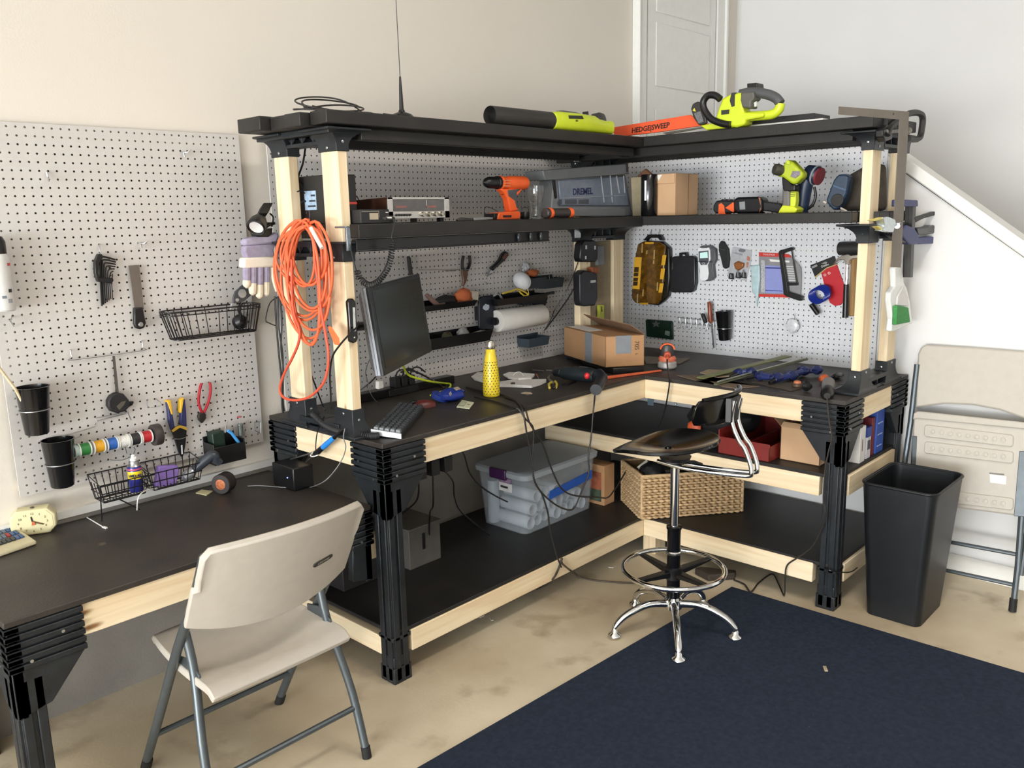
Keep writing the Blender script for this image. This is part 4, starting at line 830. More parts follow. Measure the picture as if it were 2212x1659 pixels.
# drinking glass
GL = bpy.data.materials.new('clear_glass'); GL.use_nodes = True; g_ = GL.node_tree.nodes['Principled BSDF']; g_.inputs['Transmission Weight'].default_value = 1; g_.inputs['Roughness'].default_value = .02; g_.inputs['IOR'].default_value = 1.45; g_.inputs['Base Color'].default_value = (.97, .98, .98, 1)
q = PY(2.42, 1158, 474); q.z = ZL+.0005; hh = PY(2.42, 1158, 401).z-q.z
single('drinking_glass', MB().lathe([(.001, 0), (.021, 0), (.023, .004), (.022, hh*.25), (.026, hh*.45), (.034, hh*.68), (.036, hh*.85), (.0345, hh), (.0325, hh), (.034, hh*.85), (.032, hh*.68), (.024, hh*.45), (.020, hh*.25), (.019, .012), (.001, .010)], q, n=28), GL, 'clear curved drinking glass beside the orange drill', 'glass', smooth=60)
# black and orange hose adaptor lying on the shelf
t = thing('cordless_screwdriver', 'slim black cordless screwdriver with orange rings lying before the grey tool case', 'screwdriver', PY(2.31, 1205, 474))
zc = ZL+.0225; xa, xb = PY(2.31, 1176, 460).x, PY(2.31, 1234, 460).x
fly(t, 'body', MB().lathe([(.016, 0), (.021, .004), (.021, .02), (.0195, .03), (.0195, (xb-xa)*.86)], (xa, 2.31, zc), (1, 0, 0), 20), M('#3b3735', .4, var=.08))
fly(t, 'ring', MB().lathe([(.0215, .022), (.0222, .024), (.0222, .038), (.0215, .04)], (xa, 2.31, zc), (1, 0, 0), 20), MORG)
fly(t, 'end_cap', MB().lathe([(.0195, (xb-xa)*.86), (.021, (xb-xa)*.88), (.021, (xb-xa)*.98), (.014, xb-xa)], (xa, 2.31, zc), (1, 0, 0), 20), MORG)
# ------------------------------------------------------------------ grey tool case
VC = V('y', 2.46)
GC = M('#84878a', .45, var=.05); SMK = M('#717a89', .22, var=.1, vs=25)
t = thing('tool_case', 'grey rotary tool case with smoky clear lid standing where the two shelves meet', 'tool case', VC.p(1275, 464))
m = MB(); VC.slab(m, [(1196, 384), (1352, 374), (1368, 464), (1190, 464)], -.085, 0); fly(t, 'shell', m, GC, .006)
m = MB(); VC.slab(m, [(1173, 365), (1354, 350), (1360, 373), (1178, 386)], -.09, .018); fly(t, 'top_rail', m, M('#77797b', .4, var=.06), .004)
m = MB(); VC.slab(m, [(1207, 387), (1348, 377), (1360, 442), (1212, 440)], 0, .012); fly(t, 'lid', m, SMK, .004, 'smoky translucent lid')
m = MB(); VC.slab(m, [(1205, 450), (1352, 447), (1352, 464), (1204, 464)], 0, .014); fly(t, 'lower_rail', m, M('#7b7e82', .4, var=.05), .003)
m = MB(); VC.slab(m, [(1194, 386), (1200, 386), (1204, 424), (1200, 426)], 0, .006); fly(t, 'latch', m, MBLK, .001); m = MB(); VC.slab(m, [(1352, 350), (1357, 350), (1358, 368), (1354, 369)], .018, .021); fly(t, 'latch', m, MBLK, .001)
for k, (x, y0, y1, x2) in enumerate(((1298, 376, 434, 1305), (1318, 376, 434, 1323), (1332, 377, 415, 1338), (1347, 376, 414, 1350))):
    m = MB(); VC.slab(m, [(x, y0), (x+1.5, y0), (x2+1.5, y1), (x2, y1)], .012, .0145); fly(t, 'lid_rib', m, M('#a9aeb4', .25, var=0))
m = MB(); VC.slab(m, [(1212, 424), (1350, 418), (1350, 420), (1212, 426)], .012, .0145); fly(t, 'lid_rib', m, M('#8d939b', .25, var=0))
for x0_, x1_ in ((1207, 1214), (1221, 1246), (1250, 1272)):
    m = MB(); VC.slab(m, [(x0_, 428), (x1_, 427), (x1_, 437), (x0_, 437)], .012, .0135); fly(t, 'window_slot', m, M('#494f57', .3, var=0))
p_ = VC.p(1259, 411, .0128); p2 = VC.p(1298, 409, .0128); text('lettering', 'DREMEL', .040, p_, p2-p_, (0, 0, 1), M('#2a3158', .4, var=0), t, .0008, .0012)
drop(t, ZL)
# ------------------------------------------------------------------ right mid shelf
VR = V('x', 3.44)
m = MB(); VR.slab(m, [(1362, 378), (1390, 377), (1390, 392), (1384, 392), (1386, 462), (1366, 462)], -.02, .0); o = single('wood_plank', m, M('#9a8e72', .75, var=.12, vs=25), 'weathered wood offcut standing behind the grey tool case', 'plank', bev=.003); o.location.z = ZR+.0005
m = MB(); q = PX(3.52, 1402, 385); pts = [(-.075, 0), (-.07, .10), (-.04, .165), (0, .19), (.04, .165), (.07, .09), (.085, 0)]
m.prism([(3.53, 2.40-a, ZR+.001+b*1.18) for a, b in pts], (.02, 0, 0)); single('wooden_arch', m, M('#7a5035', .7, var=.15, vs=30), 'curved brown wooden piece behind the black canister', 'wood piece', bev=.006)
q = PX(3.40, 1402, 461); q.z = ZR+.0005; h_ = PX(3.40, 1402, 377).z-q.z
t = thing('canister', 'shiny black cylindrical canister beside the cardboard box on the right mid shelf', 'canister', q)
fly(t, 'body', MB().lathe([(.036, 0), (.038, .003), (.038, h_-.004), (.036, h_), (.030, h_-.002), (.001, h_-.004)], q, n=28), M('#131315', .15, var=.05))
fly(t, 'label', MB().sheet(lambda u, v: (q.x-.0385*math.cos(.12+(u-.5)*.25), q.y-.0385*math.sin(.12+(u-.5)*.25), q.z+.07+.09*v), 4, 1, .0004), M('#dfe2e4', .4, var=0))
def carton(name, label, x0, y0, x1, y1, z0, z1, mat, flap=True, tape=None):
    t = thing(name, label, 'box', ((x0+x1)/2, (y0+y1)/2, z0))
    fly(t, 'carton', bx((x0, y0, z0+.0005), (x1, y1, z1)), mat, .003)
    return t
ycn = PX(3.42, 1458, 440).y; yl_ = PX(3.42, 1419, 440).y; zt = PX(3.42, 1455, 374).z
t = carton('cardboard_box', 'plain tan cardboard box on the right mid shelf beside the black canister', 3.42, ycn, 3.62, yl_, ZR, zt, MCARD2)
fly(t, 'flap', MB().prism([(3.418, ycn+.002, zt-.045), (3.418, yl_-.002, zt-.045), (3.418, yl_-.002, zt-.004), (3.418, ycn+.002, zt-.004)], (-.003, 0, .002)), MCARD2, .001)
fly(t, 'torn_label', MB().prism([(3.416, yl_, zt-.005), (3.416, yl_-.03, zt-.004), (3.416, yl_-.012, zt-.030)], (-.002, 0, 0)), M('#e6e3dc', .7, var=.03))
fly(t, 'seam', bx((3.53, ycn-.0012, ZR+.002), (3.534, ycn+.001, zt-.002)), M('#7d5c3f', .7, var=0))
# oscillating tool lying down
VO = V('x', 3.51)
t = thing('oscillating_tool', 'black and orange oscillating tool lying on the right mid shelf', 'power tool', VO.p(1610, 460))
m = MB(); VO.slab(m, [(1584, 426), (1592, 422), (1640, 421), (1646, 428), (1648, 448), (1640, 457), (1590, 458), (1583, 448)], -.034, .034); fly(t, 'body', m, MBLK, .010)
m = MB(); VO.slab(m, [(1540, 440), (1545, 430), (1556, 428), (1586, 430), (1586, 456), (1545, 458), (1539, 450)], -.03, .03); fly(t, 'battery', m, MBLK2, .008)
m = MB(); VO.slab(m, [(1552, 437), (1558, 434), (1564, 440), (1566, 459), (1551, 459)], -.031, .0315); VO.slab(m, [(1566, 445), (1584, 432), (1586, 447), (1584, 455)], -.02, .0315); fly(t, 'orange_trim', m, MORG, .002)
m = MB(); VO.slab(m, [(1646, 430), (1688, 436), (1690, 452), (1680, 456), (1648, 452)], -.022, .022); fly(t, 'head', m, MBLK2, .006)
m = MB(); VO.slab(m, [(1638, 422), (1642, 424), (1644, 448), (1640, 455), (1643, 440)], -.035, .035); fly(t, 'ring', m, M('#a3684c', .4, var=.05), .001)
m = MB(); VO.slab(m, [(1597, 432), (1609, 431), (1610, 448), (1598, 449)], .034, .0348); fly(t, 'rating_plate', m, M('#85888a', .4, var=.1))
m = MB(); VO.slab(m, [(1648, 452), (1662, 450), (1672, 450), (1672, 452), (1655, 456)], .012, .02); fly(t, 'accessory', m, MSTL)
for k in range(3): m = MB(); VO.slab(m, [(1556+k*10, 429), (1560+k*10, 426), (1564+k*10, 429)], -.02, .02); fly(t, 'rib', m, MBLK)
drop(t, ZR)
# lime pistol drill
VY = V('x', 3.43)
LG = M('#a9b92a', .4, var=.04)
t = thing('right_angle_drill', 'lime green right angle drill with black grip standing on the right mid shelf', 'drill', VY.p(1705, 458))
m = MB(); VY.slab(m, [(1692, 348), (1702, 343), (1712, 347), (1733, 370), (1734, 378), (1720, 392), (1712, 396), (1690, 380), (1676, 378), (1690, 366)], -.030, .026); fly(t, 'head', m, LG, .010)
q = VY.p(1686, 365, .02); fly(t, 'chuck', MB().lathe([(.010, .030), (.021, .028), (.024, .012), (.022, -.004), (.015, -.02)], q, (-.75, .6, .25), 18), M('#4c4a42', .35, .3, var=.1))
m = MB(); VY.slab(m, [(1712, 366), (1728, 366), (1729, 374), (1718, 382), (1707, 378)], .026, .0285); fly(t, 'badge', m, M('#8a8690', .3, .4, var=.3, vs=150), .001)
m = MB(); VY.slab(m, [(1688, 378), (1700, 384), (1710, 396), (1718, 396), (1718, 410), (1692, 412), (1689, 396)], -.022, .022); fly(t, 'neck', m, MBLK, .006)
m = MB(); VY.slab(m, [(1689, 396), (1706, 400), (1706, 440), (1704, 446), (1688, 446), (1689, 430)], -.020, .021); fly(t, 'grip', m, M('#67645f', .5, var=.08), .008)
m = MB(); VY.slab(m, [(1707, 410), (1718, 410), (1719, 430), (1716, 448), (1706, 448)], -.018, .018); fly(t, 'side_handle', m, M('#c6d23a', .4, var=.03), .004)
m = MB(); VY.slab(m, [(1684, 449), (1690, 440), (1714, 443), (1722, 448), (1718, 457), (1680, 457)], -.034, .034); fly(t, 'base', m, M('#cdd62f', .4, var=.03), .004)
for k in range(3): m = MB(); VY.slab(m, [(1708, 412+k*4), (1717, 411+k*4), (1717, 413+k*4), (1708, 414+k*4)], .018, .0195); fly(t, 'vent_slot', m, M('#6f7718', .5, var=0))
m = MB(); VY.slab(m, [(1698, 344), (1702, 342), (1706, 345), (1706, 352), (1698, 352)], -.036, .032); fly(t, 'knob', m, M('#bcc93a', .4, var=.03), .002)
drop(t, ZR)
# navy palm sander
VS = V('x', 3.52); NAVY = M('#1d2a40', .42, var=.07)
t = thing('pistol_sander', 'dark navy pistol shaped sander standing on the right mid shelf', 'sander', VS.p(1745, 456))
P = [VS.p(x, y, .0) for x, y in ((1731, 457), (1734, 430), (1738, 405), (1744, 385), (1756, 372))]
pp = spl(P, 5); fly(t, 'handle', MB().tube(pp, [.026+.006*math.sin(i/len(pp)*PI) for i in range(len(pp))], 14), NAVY, smooth=60)
a = VS.p(1752, 374, .0); b = VS.p(1772, 380, .01); fly(t, 'head', MB().lathe([(.012, -.03), (.033, -.018), (.038, .01), (.038, .03), (.034, .036)], a, Vector((-.12, -.85, -.25)), 22), NAVY)
fly(t, 'pad_ring', MB().lathe([(.039, .020), (.041, .022), (.041, .026), (.039, .028)], a, Vector((-.12, -.85, -.25)), 22), M('#8f9399', .4, var=.05))
fly(t, 'red_pad', MB().lathe([(.036, .036), (.036, .044), (.03, .045)], a, Vector((-.12, -.85, -.25)), 22), M('#7a2a32', .6, var=.1))
cd_ = [VS.p(x, y, .0) for x, y in ((1759, 402), (1762, 420), (1758, 436), (1750, 446), (1738, 452))]; fly(t, 'hose', MB().tube(spl(cd_, 5), .006, 8), MBLK, smooth=60)
drop(t, ZR)
# blue jigsaw case with brown bag behind
VJ = V('x', 3.47)
t = thing('jigsaw', 'steel blue jigsaw body propped at an angle against the right shelf post', 'saw', VJ.p(1815, 456))
m = MB(); VJ.slab(m, [(1800, 390), (1810, 378), (1824, 377), (1834, 384), (1828, 420), (1812, 452), (1800, 456), (1786, 440), (1784, 432), (1794, 405)], -.028, .028); fly(t, 'body', m, M('#26374c', .4, var=.06), .008)
m = MB(); VJ.disc(m, 1808, 434, .026, .027, .031, 22); fly(t, 'port', m, MBLK, .002)
m = MB(); VJ.slab(m, [(1780, 434), (1786, 438), (1784, 442), (1776, 438)], -.004, .004); fly(t, 'blade', m, M('#b9b2a6', .4, .6, var=.05), .001); m = MB(); VJ.slab(m, [(1816, 448), (1830, 456), (1828, 459), (1814, 452)], .012, .018); fly(t, 'blade', m, M('#b9b2a6', .4, .6, var=.05), .001)
m = MB(); VJ.slab(m, [(1800, 400), (1828, 410), (1826, 414), (1799, 404)], .028, .030); fly(t, 'seam_line', m, M('#3a526e', .4, var=0))
drop(t, ZR)
m = MB(); VB2 = V('x', 3.56); VB2.slab(m, [(1822, 386), (1834, 376), (1862, 360), (1906, 352), (1908, 456), (1815, 456), (1824, 420)], -.06, .0); o = single('tool_bag', m, M('#4a4238', .85, var=.25, vs=22, bump=.4, bs=60), 'slouched dark brown canvas tool bag behind the right shelf post', 'bag', bev=.02); o.location.z = ZR+.001
# ------------------------------------------------------------------ top shelf
t = thing('cable_coil', 'loose coil of thin dark cable lying on the left end of the top shelf', 'cable', PY(2.5, 715, 236))
yC = 2.42; P = []
c = PY(yC, 715, 236)
for k in range(90):
    a = k/90*2*PI*4.3; w1 = 1+.22*math.sin(k*.37); 
    P.append(Vector((c.x+.118*w1*math.cos(a)+.02*math.sin(k*.11), yC+.075*w1*math.sin(a), ZT+.008+.062*(.5+.5*math.sin(a*.97+.6))*(.65+.4*math.sin(k*.21)))))
fly(t, 'loops', MB().tube(spl(P, 3), .0028, 6), M('#2a2624', .5, var=.1), smooth=80)
a, b = PY(2.32, 770, 240), PY(2.32, 792, 239); a.z = b.z = ZT+.006; fly(t, 'plug', MB().cyl(a, b, .005, 10), MBLK)
drop(t, ZT)
q = PY(2.33, 868, 250); q.z = ZT+.0005
t = thing('antenna', 'tall thin whip antenna on a magnetic base on the top shelf', 'antenna', q)
fly(t, 'base', MB().lathe([(.042, 0), (.042, .005), (.034, .014), (.012, .022), (.009, .03)], q, n=24), MBLK)
fly(t, 'loading_coil', MB().lathe([(.008, .028), (.0055, .10), (.0035, .135), (.0012, .14)], q, n=14), MBLK)
top = PY(2.33, 852, -60); fly(t, 'whip', MB().tube([q+Vector((0, 0, .13)), top], [.0016, .0011], 6), MBLK)
cable('antenna_cable', 'thin black antenna lead lying on the top shelf', [q+Vector((-.03, -.02, .010)), q+Vector((-.07, -.04, .004)), q+Vector((-.12, -.05, .004))], .0022, MBLK, 'cable')
# leaf blower
VBL = V('y', 2.30); LM = M('#c3d22c', .38, var=.03)
t = thing('leaf_blower', 'lime green leaf blower with long black tube lying on the top shelf', 'leaf blower', VBL.p(1180, 285))
a = VBL.p(1058, 258); b = VBL.p(1192, 266); a.z = ZT+.036; b.z = ZT+.037; ax = b-a; L = ax.length
fly(t, 'tube', MB().lathe([(.0335, 0), (.035, .004), (.035, L-.01), (.033, L), (.031, L), (.032, .004), (.0335, 0)], a, ax, 30), M('#2b2927', .5, var=.08))
fly(t, 'tube_mouth', MB().lathe([(.001, .03), (.031, .03), (.031, .034), (.001, .034)], a, ax, 24), MBLK)
x = lambda px_: VBL.p(px_, 266).x
R2 = []
for px_, rz, ry, zc in ((1188, .034, .035, .036), (1200, .038, .040, .038), (1240, .038, .042, .039), (1275, .036, .042, .038), (1286, .030, .036, .033), (1302, .028, .033, .031), (1314, .030, .034, .032)):
    R2.append([Vector((x(px_), 2.30+ry*math.copysign(abs(math.cos(2*PI*k/24))**.7, math.cos(2*PI*k/24)), ZT+zc+rz*math.copysign(abs(math.sin(2*PI*k/24))**.7, math.sin(2*PI*k/24)))) for k in range(24)])
fly(t, 'housing', MB().loft(R2), LM, .002)
fly(t, 'top_grip', MB().loft([[Vector((x(px_), 2.30+ry*math.cos(2*PI*k/16), ZT+zc+.012*math.sin(2*PI*k/16))) for k in range(16)] for px_, ry, zc in ((1204, .012, .068), (1215, .02, .071), (1240, .02, .070), (1250, .01, .068))]), MGRY)
qq = VBL.p(1292, 263, -.075); fly(t, 'fan_cover', MB().lathe([(.001, .03), (.03, .028), (.038, .012), (.038, -.02), (.03, -.03), (.001, -.03)], qq, (.25, -1, .12), 26), M('#3a3836', .5, var=.08))
m = MB(); VBL.slab(m, [(1266, 241), (1271, 240), (1272, 248), (1266, 249)], -.02, .0); fly(t, 'trigger_lock', m, MBLK, .001)
m = MB(); VBL.slab(m, [(1229, 249), (1258, 250), (1261, 257), (1230, 256)], .040, .0428); fly(t, 'nameplate', m, M('#24251c', .4, var=.1))
p_ = VBL.p(1246, 261, .0435); text('lettering', '18V', .011, p_, (1, 0, -.02), (0, 0, 1), M('#3a3c12', .5, var=0), t, .001)
# hedge trimmer
VH = V('x', 3.335)
t = thing('hedge_trimmer', 'lime green hedge trimmer with orange blade guard lying on the right top shelf', 'hedge trimmer', VH.p(1520, 275))
m = MB(); VH.slab(m, [(1322, 269), (1490, 241), (1532, 262), (1420, 279), (1336, 289), (1328, 290)], -.010, .004); gd = fly(t, 'blade_guard', m, M('#d9532a', .5, var=.04), .002, 'orange blade guard')
p1 = VH.p(1390, 272, .0046); p2 = VH.p(1440, 264, .0046); text('lettering', 'HEDGE|SWEEP', .031, VH.p(1404, 270, .0046), p2-p1, Vector((0, .12, 1)), M('#20140f', .5, var=0), gd, .0008, .0008, shear=.2)
m = MB(); VH.slab(m, [(1430, 280), (1510, 268), (1528, 264), (1526, 268), (1440, 284)], -.014, -.004); fly(t, 'blade', m, M('#77726c', .35, .8, var=.1), .001)
m = MB(); VH.slab(m, [(1560, 205), (1578, 196), (1600, 192), (1608, 200), (1604, 222), (1606, 236), (1650, 236), (1648, 246), (1610, 252), (1608, 262), (1590, 268), (1560, 262), (1545, 248), (1552, 226)], -.040, .030); fly(t, 'housing', m, LM, .008)
lp = [VH.p(x_, y_, -.005) for x_, y_ in ((1600, 196), (1626, 192), (1656, 196), (1676, 204), (1686, 216), (1683, 228), (1672, 238), (1652, 242), (1612, 244))]
fly(t, 'rear_handle', MB().tube(spl(lp[:5], 5), [.020]*21, 12), MGRY, smooth=60)
fly(t, 'handle_base', MB().tube(spl(lp[4:], 5), [.019]*21, 12), LM, smooth=60)
m = MB(); VH.slab(m, [(1600, 192), (1628, 190), (1630, 206), (1622, 212), (1622, 226), (1604, 226), (1598, 210)], -.03, .031); fly(t, 'switch_cover', m, M('#54534e', .5, var=.06), .006)
m = MB(); VH.slab(m, [(1628, 214), (1634, 211), (1634, 222), (1629, 224)], -.008, .008); fly(t, 'trigger', m, M('#c9cdc4', .4, var=0), .002)
fh = [VH.p(x_, y_, .035) for x_, y_ in ((1556, 207), (1545, 199), (1530, 199), (1520, 211), (1520, 225), (1528, 240), (1540, 252), (1562, 260), (1578, 262))]
fly(t, 'front_handle', MB().tube(spl(fh, 5), .0145, 12), MBLK, smooth=60)
m = MB(); VH.slab(m, [(1492, 228), (1496, 217), (1506, 212), (1516, 214), (1522, 228), (1527, 258), (1516, 264), (1508, 262), (1498, 248)], .010, .022); sh = fly(t, 'hand_shield', m, M('#2c2b2a', .4, var=.05), .004)
m = MB(); VH.slab(m, [(1499, 238), (1513, 233), (1520, 256), (1509, 260)], .022, .0228); fly(sh, 'warning_label', m, M('#6a6c70', .5, var=.3, vs=160))
m = MB(); VH.slab(m, [(1496, 232), (1500, 226), (1503, 234)], .022, .0228); fly(sh, 'warning_triangle', m, M('#d8c93b', .5, var=0))
m = MB(); VH.slab(m, [(1580, 193), (1588, 192), (1587, 222), (1580, 224), (1576, 210)], -.03, .0315); fly(t, 'air_vent', m, M('#2b2b29', .5, var=0), .002)
m = MB(); VH.slab(m, [(1558, 231), (1576, 229), (1575, 239), (1558, 241)], .030, .0308); fly(t, 'badge', m, M('#262821', .4, var=.1))
m = MB(); VH.slab(m, [(1512, 264), (1556, 256), (1604, 262), (1580, 268), (1526, 274)], -.02, .02); fly(t, 'lower_guard', m, LM, .004)
m = MB(); VH.slab(m, [(1613, 173), (1635, 171), (1637, 186), (1614, 187)], -.09, -.03); fly(t, 'battery', m, MBLK, .004)
drop(t, ZTR)
# boards lying flat under the trimmer handle
q0 = PZ(ZTR+.02, 1795, 246)
m = MB().box((3.46, 1.50, ZTR+.0005), (3.62, 1.90, ZTR+.022)); single('shelf_plank', m, MWHT, 'white board lying on the right top shelf', 'board', bev=.001)
m = MB().box((3.50, 1.555, ZTR+.0235), (3.66, 1.89, ZTR+.050)); single('shelf_plank', m, MBLK2, 'black board stacked on the white board on the right top shelf', 'board', bev=.002)
# framing square hooked over the shelf corner
P1 = PY(1.165, 1955, 243); P0 = Vector((3.004, 1.246, P1.z)); yw = math.atan2(P1.y-P0.y, P1.x-P0.x); e = (P1-P0).normalized(); nn = Vector((-e.y, e.x, 0))
F = lambda x_, y_: PP(P1, yw, x_, y_)
m = MB(); m.prism([F(*q) for q in ((1813, 230), (1964, 241), (1946, 578), (1925, 577), (1944, 258), (1812, 247))], nn*.003); t = single('framing_square', m, M('#7b736a', .5, .5, var=.06), 'large dull steel framing square hooked over the right shelf corner', 'square')
fly(t, 'hang_hole', MB().cyl(F(1930, 246)-nn*.0006, F(1930, 246)+nn*.0005, .004, 12), M('#3b352e', .6, var=0))
# C-clamp
VCc = V('y', 1.215)
t = thing('c_clamp', 'heavy black C-clamp gripping the right end of the top shelf', 'clamp', VCc.p(1960, 300))
lp = [VCc.p(x_, y_, .0) for x_, y_ in ((1916, 292), (1922, 276), (1940, 262), (1962, 246), (1984, 244), (1993, 254), (1991, 280), (1986, 298), (1974, 301), (1962, 300))]
fly(t, 'frame', MB().tube(spl(lp, 4), .0125, 6), M('#2e2d2b', .5, .3, var=.1))
a = VCc.p(1915, 284); b = VCc.p(1960, 282); fly(t, 'screw', MB().cyl(a, b, .008, 10), M('#6b665e', .35, .8, var=.1)); fly(t, 'pad', MB().cyl(b, b+Vector((.012, 0, 0)), .014, 14), M('#8d877c', .35, .7, var=.1))
m = MB(); VCc.slab(m, [(1908, 280), (1918, 270), (1930, 272), (1928, 300), (1914, 306), (1908, 296)], -.03, .0); fly(t, 'anvil', m, MBLK, .004)
# quick-release bar clamps
VQ = V('y', 1.20); BL = M('#2e3566', .5, var=.08)
for k, (dx, dd, lab) in enumerate(((0, 0, 'nearer blue and black bar clamp hanging at the right shelf end'), (-8, .02, 'farther blue and black bar clamp behind the nearer bar clamp'))):
    t = thing('bar_clamp', lab, 'clamp', VQ.p(1965+dx, 600, -dd), 'blue bar clamps at the shelf end')
    m = MB(); VQ.slab(m, [(1972+dx, 446), (1979+dx, 446), (1972+dx, 599), (1966+dx, 599)], -dd-.008, -dd+.008); fly(t, 'bar', m, M('#3b3a38', .4, .5, var=.08), .001)
    m = MB(); VQ.slab(m, [(1952+dx, 431), (1983+dx, 432), (1984+dx, 446), (1951+dx, 446)], -dd-.016, -dd+.016); fly(t, 'fixed_jaw', m, BL, .004)
    m = MB(); VQ.slab(m, [(1948+dx, 494), (1960+dx, 486), (1976+dx, 492), (1986+dx, 510), (1984+dx, 528), (1966+dx, 528), (1950+dx, 510)], -dd-.018, -dd+.018); fly(t, 'sliding_jaw', m, BL, .005)
    m = MB(); VQ.slab(m, [(1980+dx, 513), (2020+dx, 511), (2028+dx, 512), (2024+dx, 526), (1984+dx, 528)], -dd-.012, -dd+.012); fly(t, 'trigger_handle', m, BL, .004)
    m = MB(); VQ.slab(m, [(1980+dx, 492), (2008+dx, 490), (2018+dx, 486), (2026+dx, 490), (2024+dx, 504), (1984+dx, 508)], -dd-.013, -dd+.013); fly(t, 'grip', m, MBLK, .005)
    m = MB(); VQ.slab(m, [(1930+dx, 504), (1952+dx, 508), (1965+dx, 524), (1955+dx, 524), (1932+dx, 510)], -dd-.010, -dd+.010); fly(t, 'lower_jaw', m, MBLK, .003)
    if k == 0:
        m = MB(); VQ.slab(m, [(1975, 470), (1992, 466), (2022, 456), (2033, 457), (2032, 462), (1996, 472), (1980, 480)], -.01, .01); fly(t, 'release_lever', m, MBLK2, .003)
t = thing('spring_clamp', 'bright metal spring clamp with yellow tips biting the right shelf edge', 'clamp', VQ.p(1920, 502, .06))
m = MB(); VQ.slab(m, [(1908, 470), (1920, 468), (1934, 474), (1936, 482), (1948, 480), (1942, 486), (1934, 490), (1930, 502), (1906, 498), (1912, 488)], .045, .075); fly(t, 'body', m, M('#c4cdd0', .25, .8, var=.15, vs=60), .003)
m = MB(); VQ.slab(m, [(1884, 476), (1908, 469), (1910, 473), (1890, 478)], .05, .07); VQ.slab(m, [(1894, 489), (1900, 488), (1912, 496), (1906, 498)], .05, .07); fly(t, 'tip', m, M('#d8c56a', .5, var=.05), .002)
a, b = VQ.p(1934, 478, .06), VQ.p(1946, 497, .06); fly(t, 'coil', MB().cyl(VQ.p(1938, 488, .075), VQ.p(1938, 488, .035), .010, 14), MSTL)
# dustpan and brush
VDp = V('y', 1.235)
t = thing('dustpan', 'white dustpan with green brush hanging at the right end of the shelf unit', 'dustpan', VDp.p(1948, 716))
m = MB(); VDp.slab(m, [(1942, 564), (1949, 563), (1953, 610), (1960, 622), (1966, 650), (1972, 698), (1932, 716), (1925, 716), (1928, 690), (1923, 650), (1924, 632), (1934, 618), (1933, 580)], -.012, .012); fly(t, 'pan', m, M('#e9eae6', .4, var=.02), .006)
m = MB(); VDp.slab(m, [(1938, 660), (1963, 664), (1967, 696), (1936, 702)], .012, .03); fly(t, 'brush', m, M('#3f8a49', .8, var=.15, vs=120, bump=.4), .004)
m = MB(); VDp.slab(m, [(1940, 640), (1952, 618), (1962, 640), (1964, 662), (1938, 660)], .012, .02); fly(t, 'brush_grip', m, M('#d6d3cf', .5, var=.02), .004)
m = MB(); m.tube([VDp.p(1944, 545, .0), VDp.p(1945, 556, .01), VDp.p(1945, 570, .01)], .002, 6); fly(t, 'hang_loop', m, MBLK)
# mounting board with radios in the corner between the two rear posts
m = MB().box((3.456, 2.690, BT+.003), (3.648, 2.708, 1.462)); single('plywood_panel', m, M('#8f8168', .75, var=.12, vs=18), 'dark plywood panel between the two corner posts', 'panel', bev=.001)
VX = V('y', 2.655)
t = thing('radio_charger', 'upper black radio charger on the corner post', 'charger', VX.p(1274, 567), 'black chargers on the corner post')
m = MB(); VX.slab(m, [(1256, 528), (1262, 519), (1284, 519), (1291, 524), (1291, 560), (1288, 566), (1256, 566), (1254, 556)], -.016, .03); fly(t, 'case', m, MBLK, .006)
m = MB(); VX.slab(m, [(1265, 530), (1268, 530), (1268, 538), (1265, 538)], .03, .0308); VX.slab(m, [(1284, 531), (1287, 531), (1287, 539), (1284, 539)], .03, .0308); VX.slab(m, [(1264, 553), (1267, 553), (1267, 560), (1264, 560)], .03, .0308); fly(t, 'marking', m, M('#c9cac8', .4, var=0))
m = MB(); VX.slab(m, [(1291, 531), (1305, 531), (1306, 571), (1292, 573)], -.02, .0); single('wall_plate', m, M('#75777b', .5, var=.08), 'grey outlet plate beside the upper radio charger', 'plate', bev=.002)
t = thing('radio_charger', 'lower black radio charger with orange top on the corner post', 'charger', VX.p(1272, 662), 'black chargers on the corner post')
m = MB(); VX.slab(m, [(1253, 592), (1262, 584), (1284, 588), (1291, 592), (1292, 645), (1286, 660), (1264, 662), (1256, 660), (1254, 650)], -.016, .03); fly(t, 'case', m, M('#1c1c22', .4, var=.08), .006)
m = MB(); VX.slab(m, [(1279, 577), (1294, 577), (1294, 590), (1280, 592)], -.01, .022); fly(t, 'orange_clip', m, M('#8a4a2a', .5, var=.1), .003)
m = MB(); VX.slab(m, [(1276, 606), (1287, 605), (1287, 610), (1276, 611)], .03, .0308); fly(t, 'marking', m, M('#bdbdb8', .4, var=0))
m = MB(); VX.slab(m, [(1278, 613), (1284, 613), (1284, 626), (1278, 626)], .03, .031); fly(t, 'window_slot', m, MBLK)
m = MB(); VX.slab(m, [(1294, 659), (1305, 659), (1305, 694), (1295, 694)], -.02, -.006); t = single('spirit_level', m, M('#a9ad3e', .4, var=.1), 'small yellow green level standing on end between the corner posts', 'level', bev=.001)
fly(t, 'vial', MB().cyl(VX.p(1299, 662, -.004), VX.p(1300, 673, -.004), .004, 8), M('#4d4d1c', .2, var=0))
cable('charger_lead', 'thinner black charger cord running from corner post to the small lower bin', [PY(2.65, 1254, 550), PY(2.70, 1240, 590), PY(2.75, 1222, 632), PY(2.79, 1199, 668), PY(2.81, 1190, 690), PY(2.82, 1175, 715)], .0022, MBLK, 'cord')
cable('charger_lead', 'thicker black charger cord running from corner post to the small lower bin', [PY(2.65, 1253, 598), PY(2.70, 1230, 640), PY(2.76, 1208, 672), PY(2.82, 1178, 712)], .0035, MBLK, 'cord')
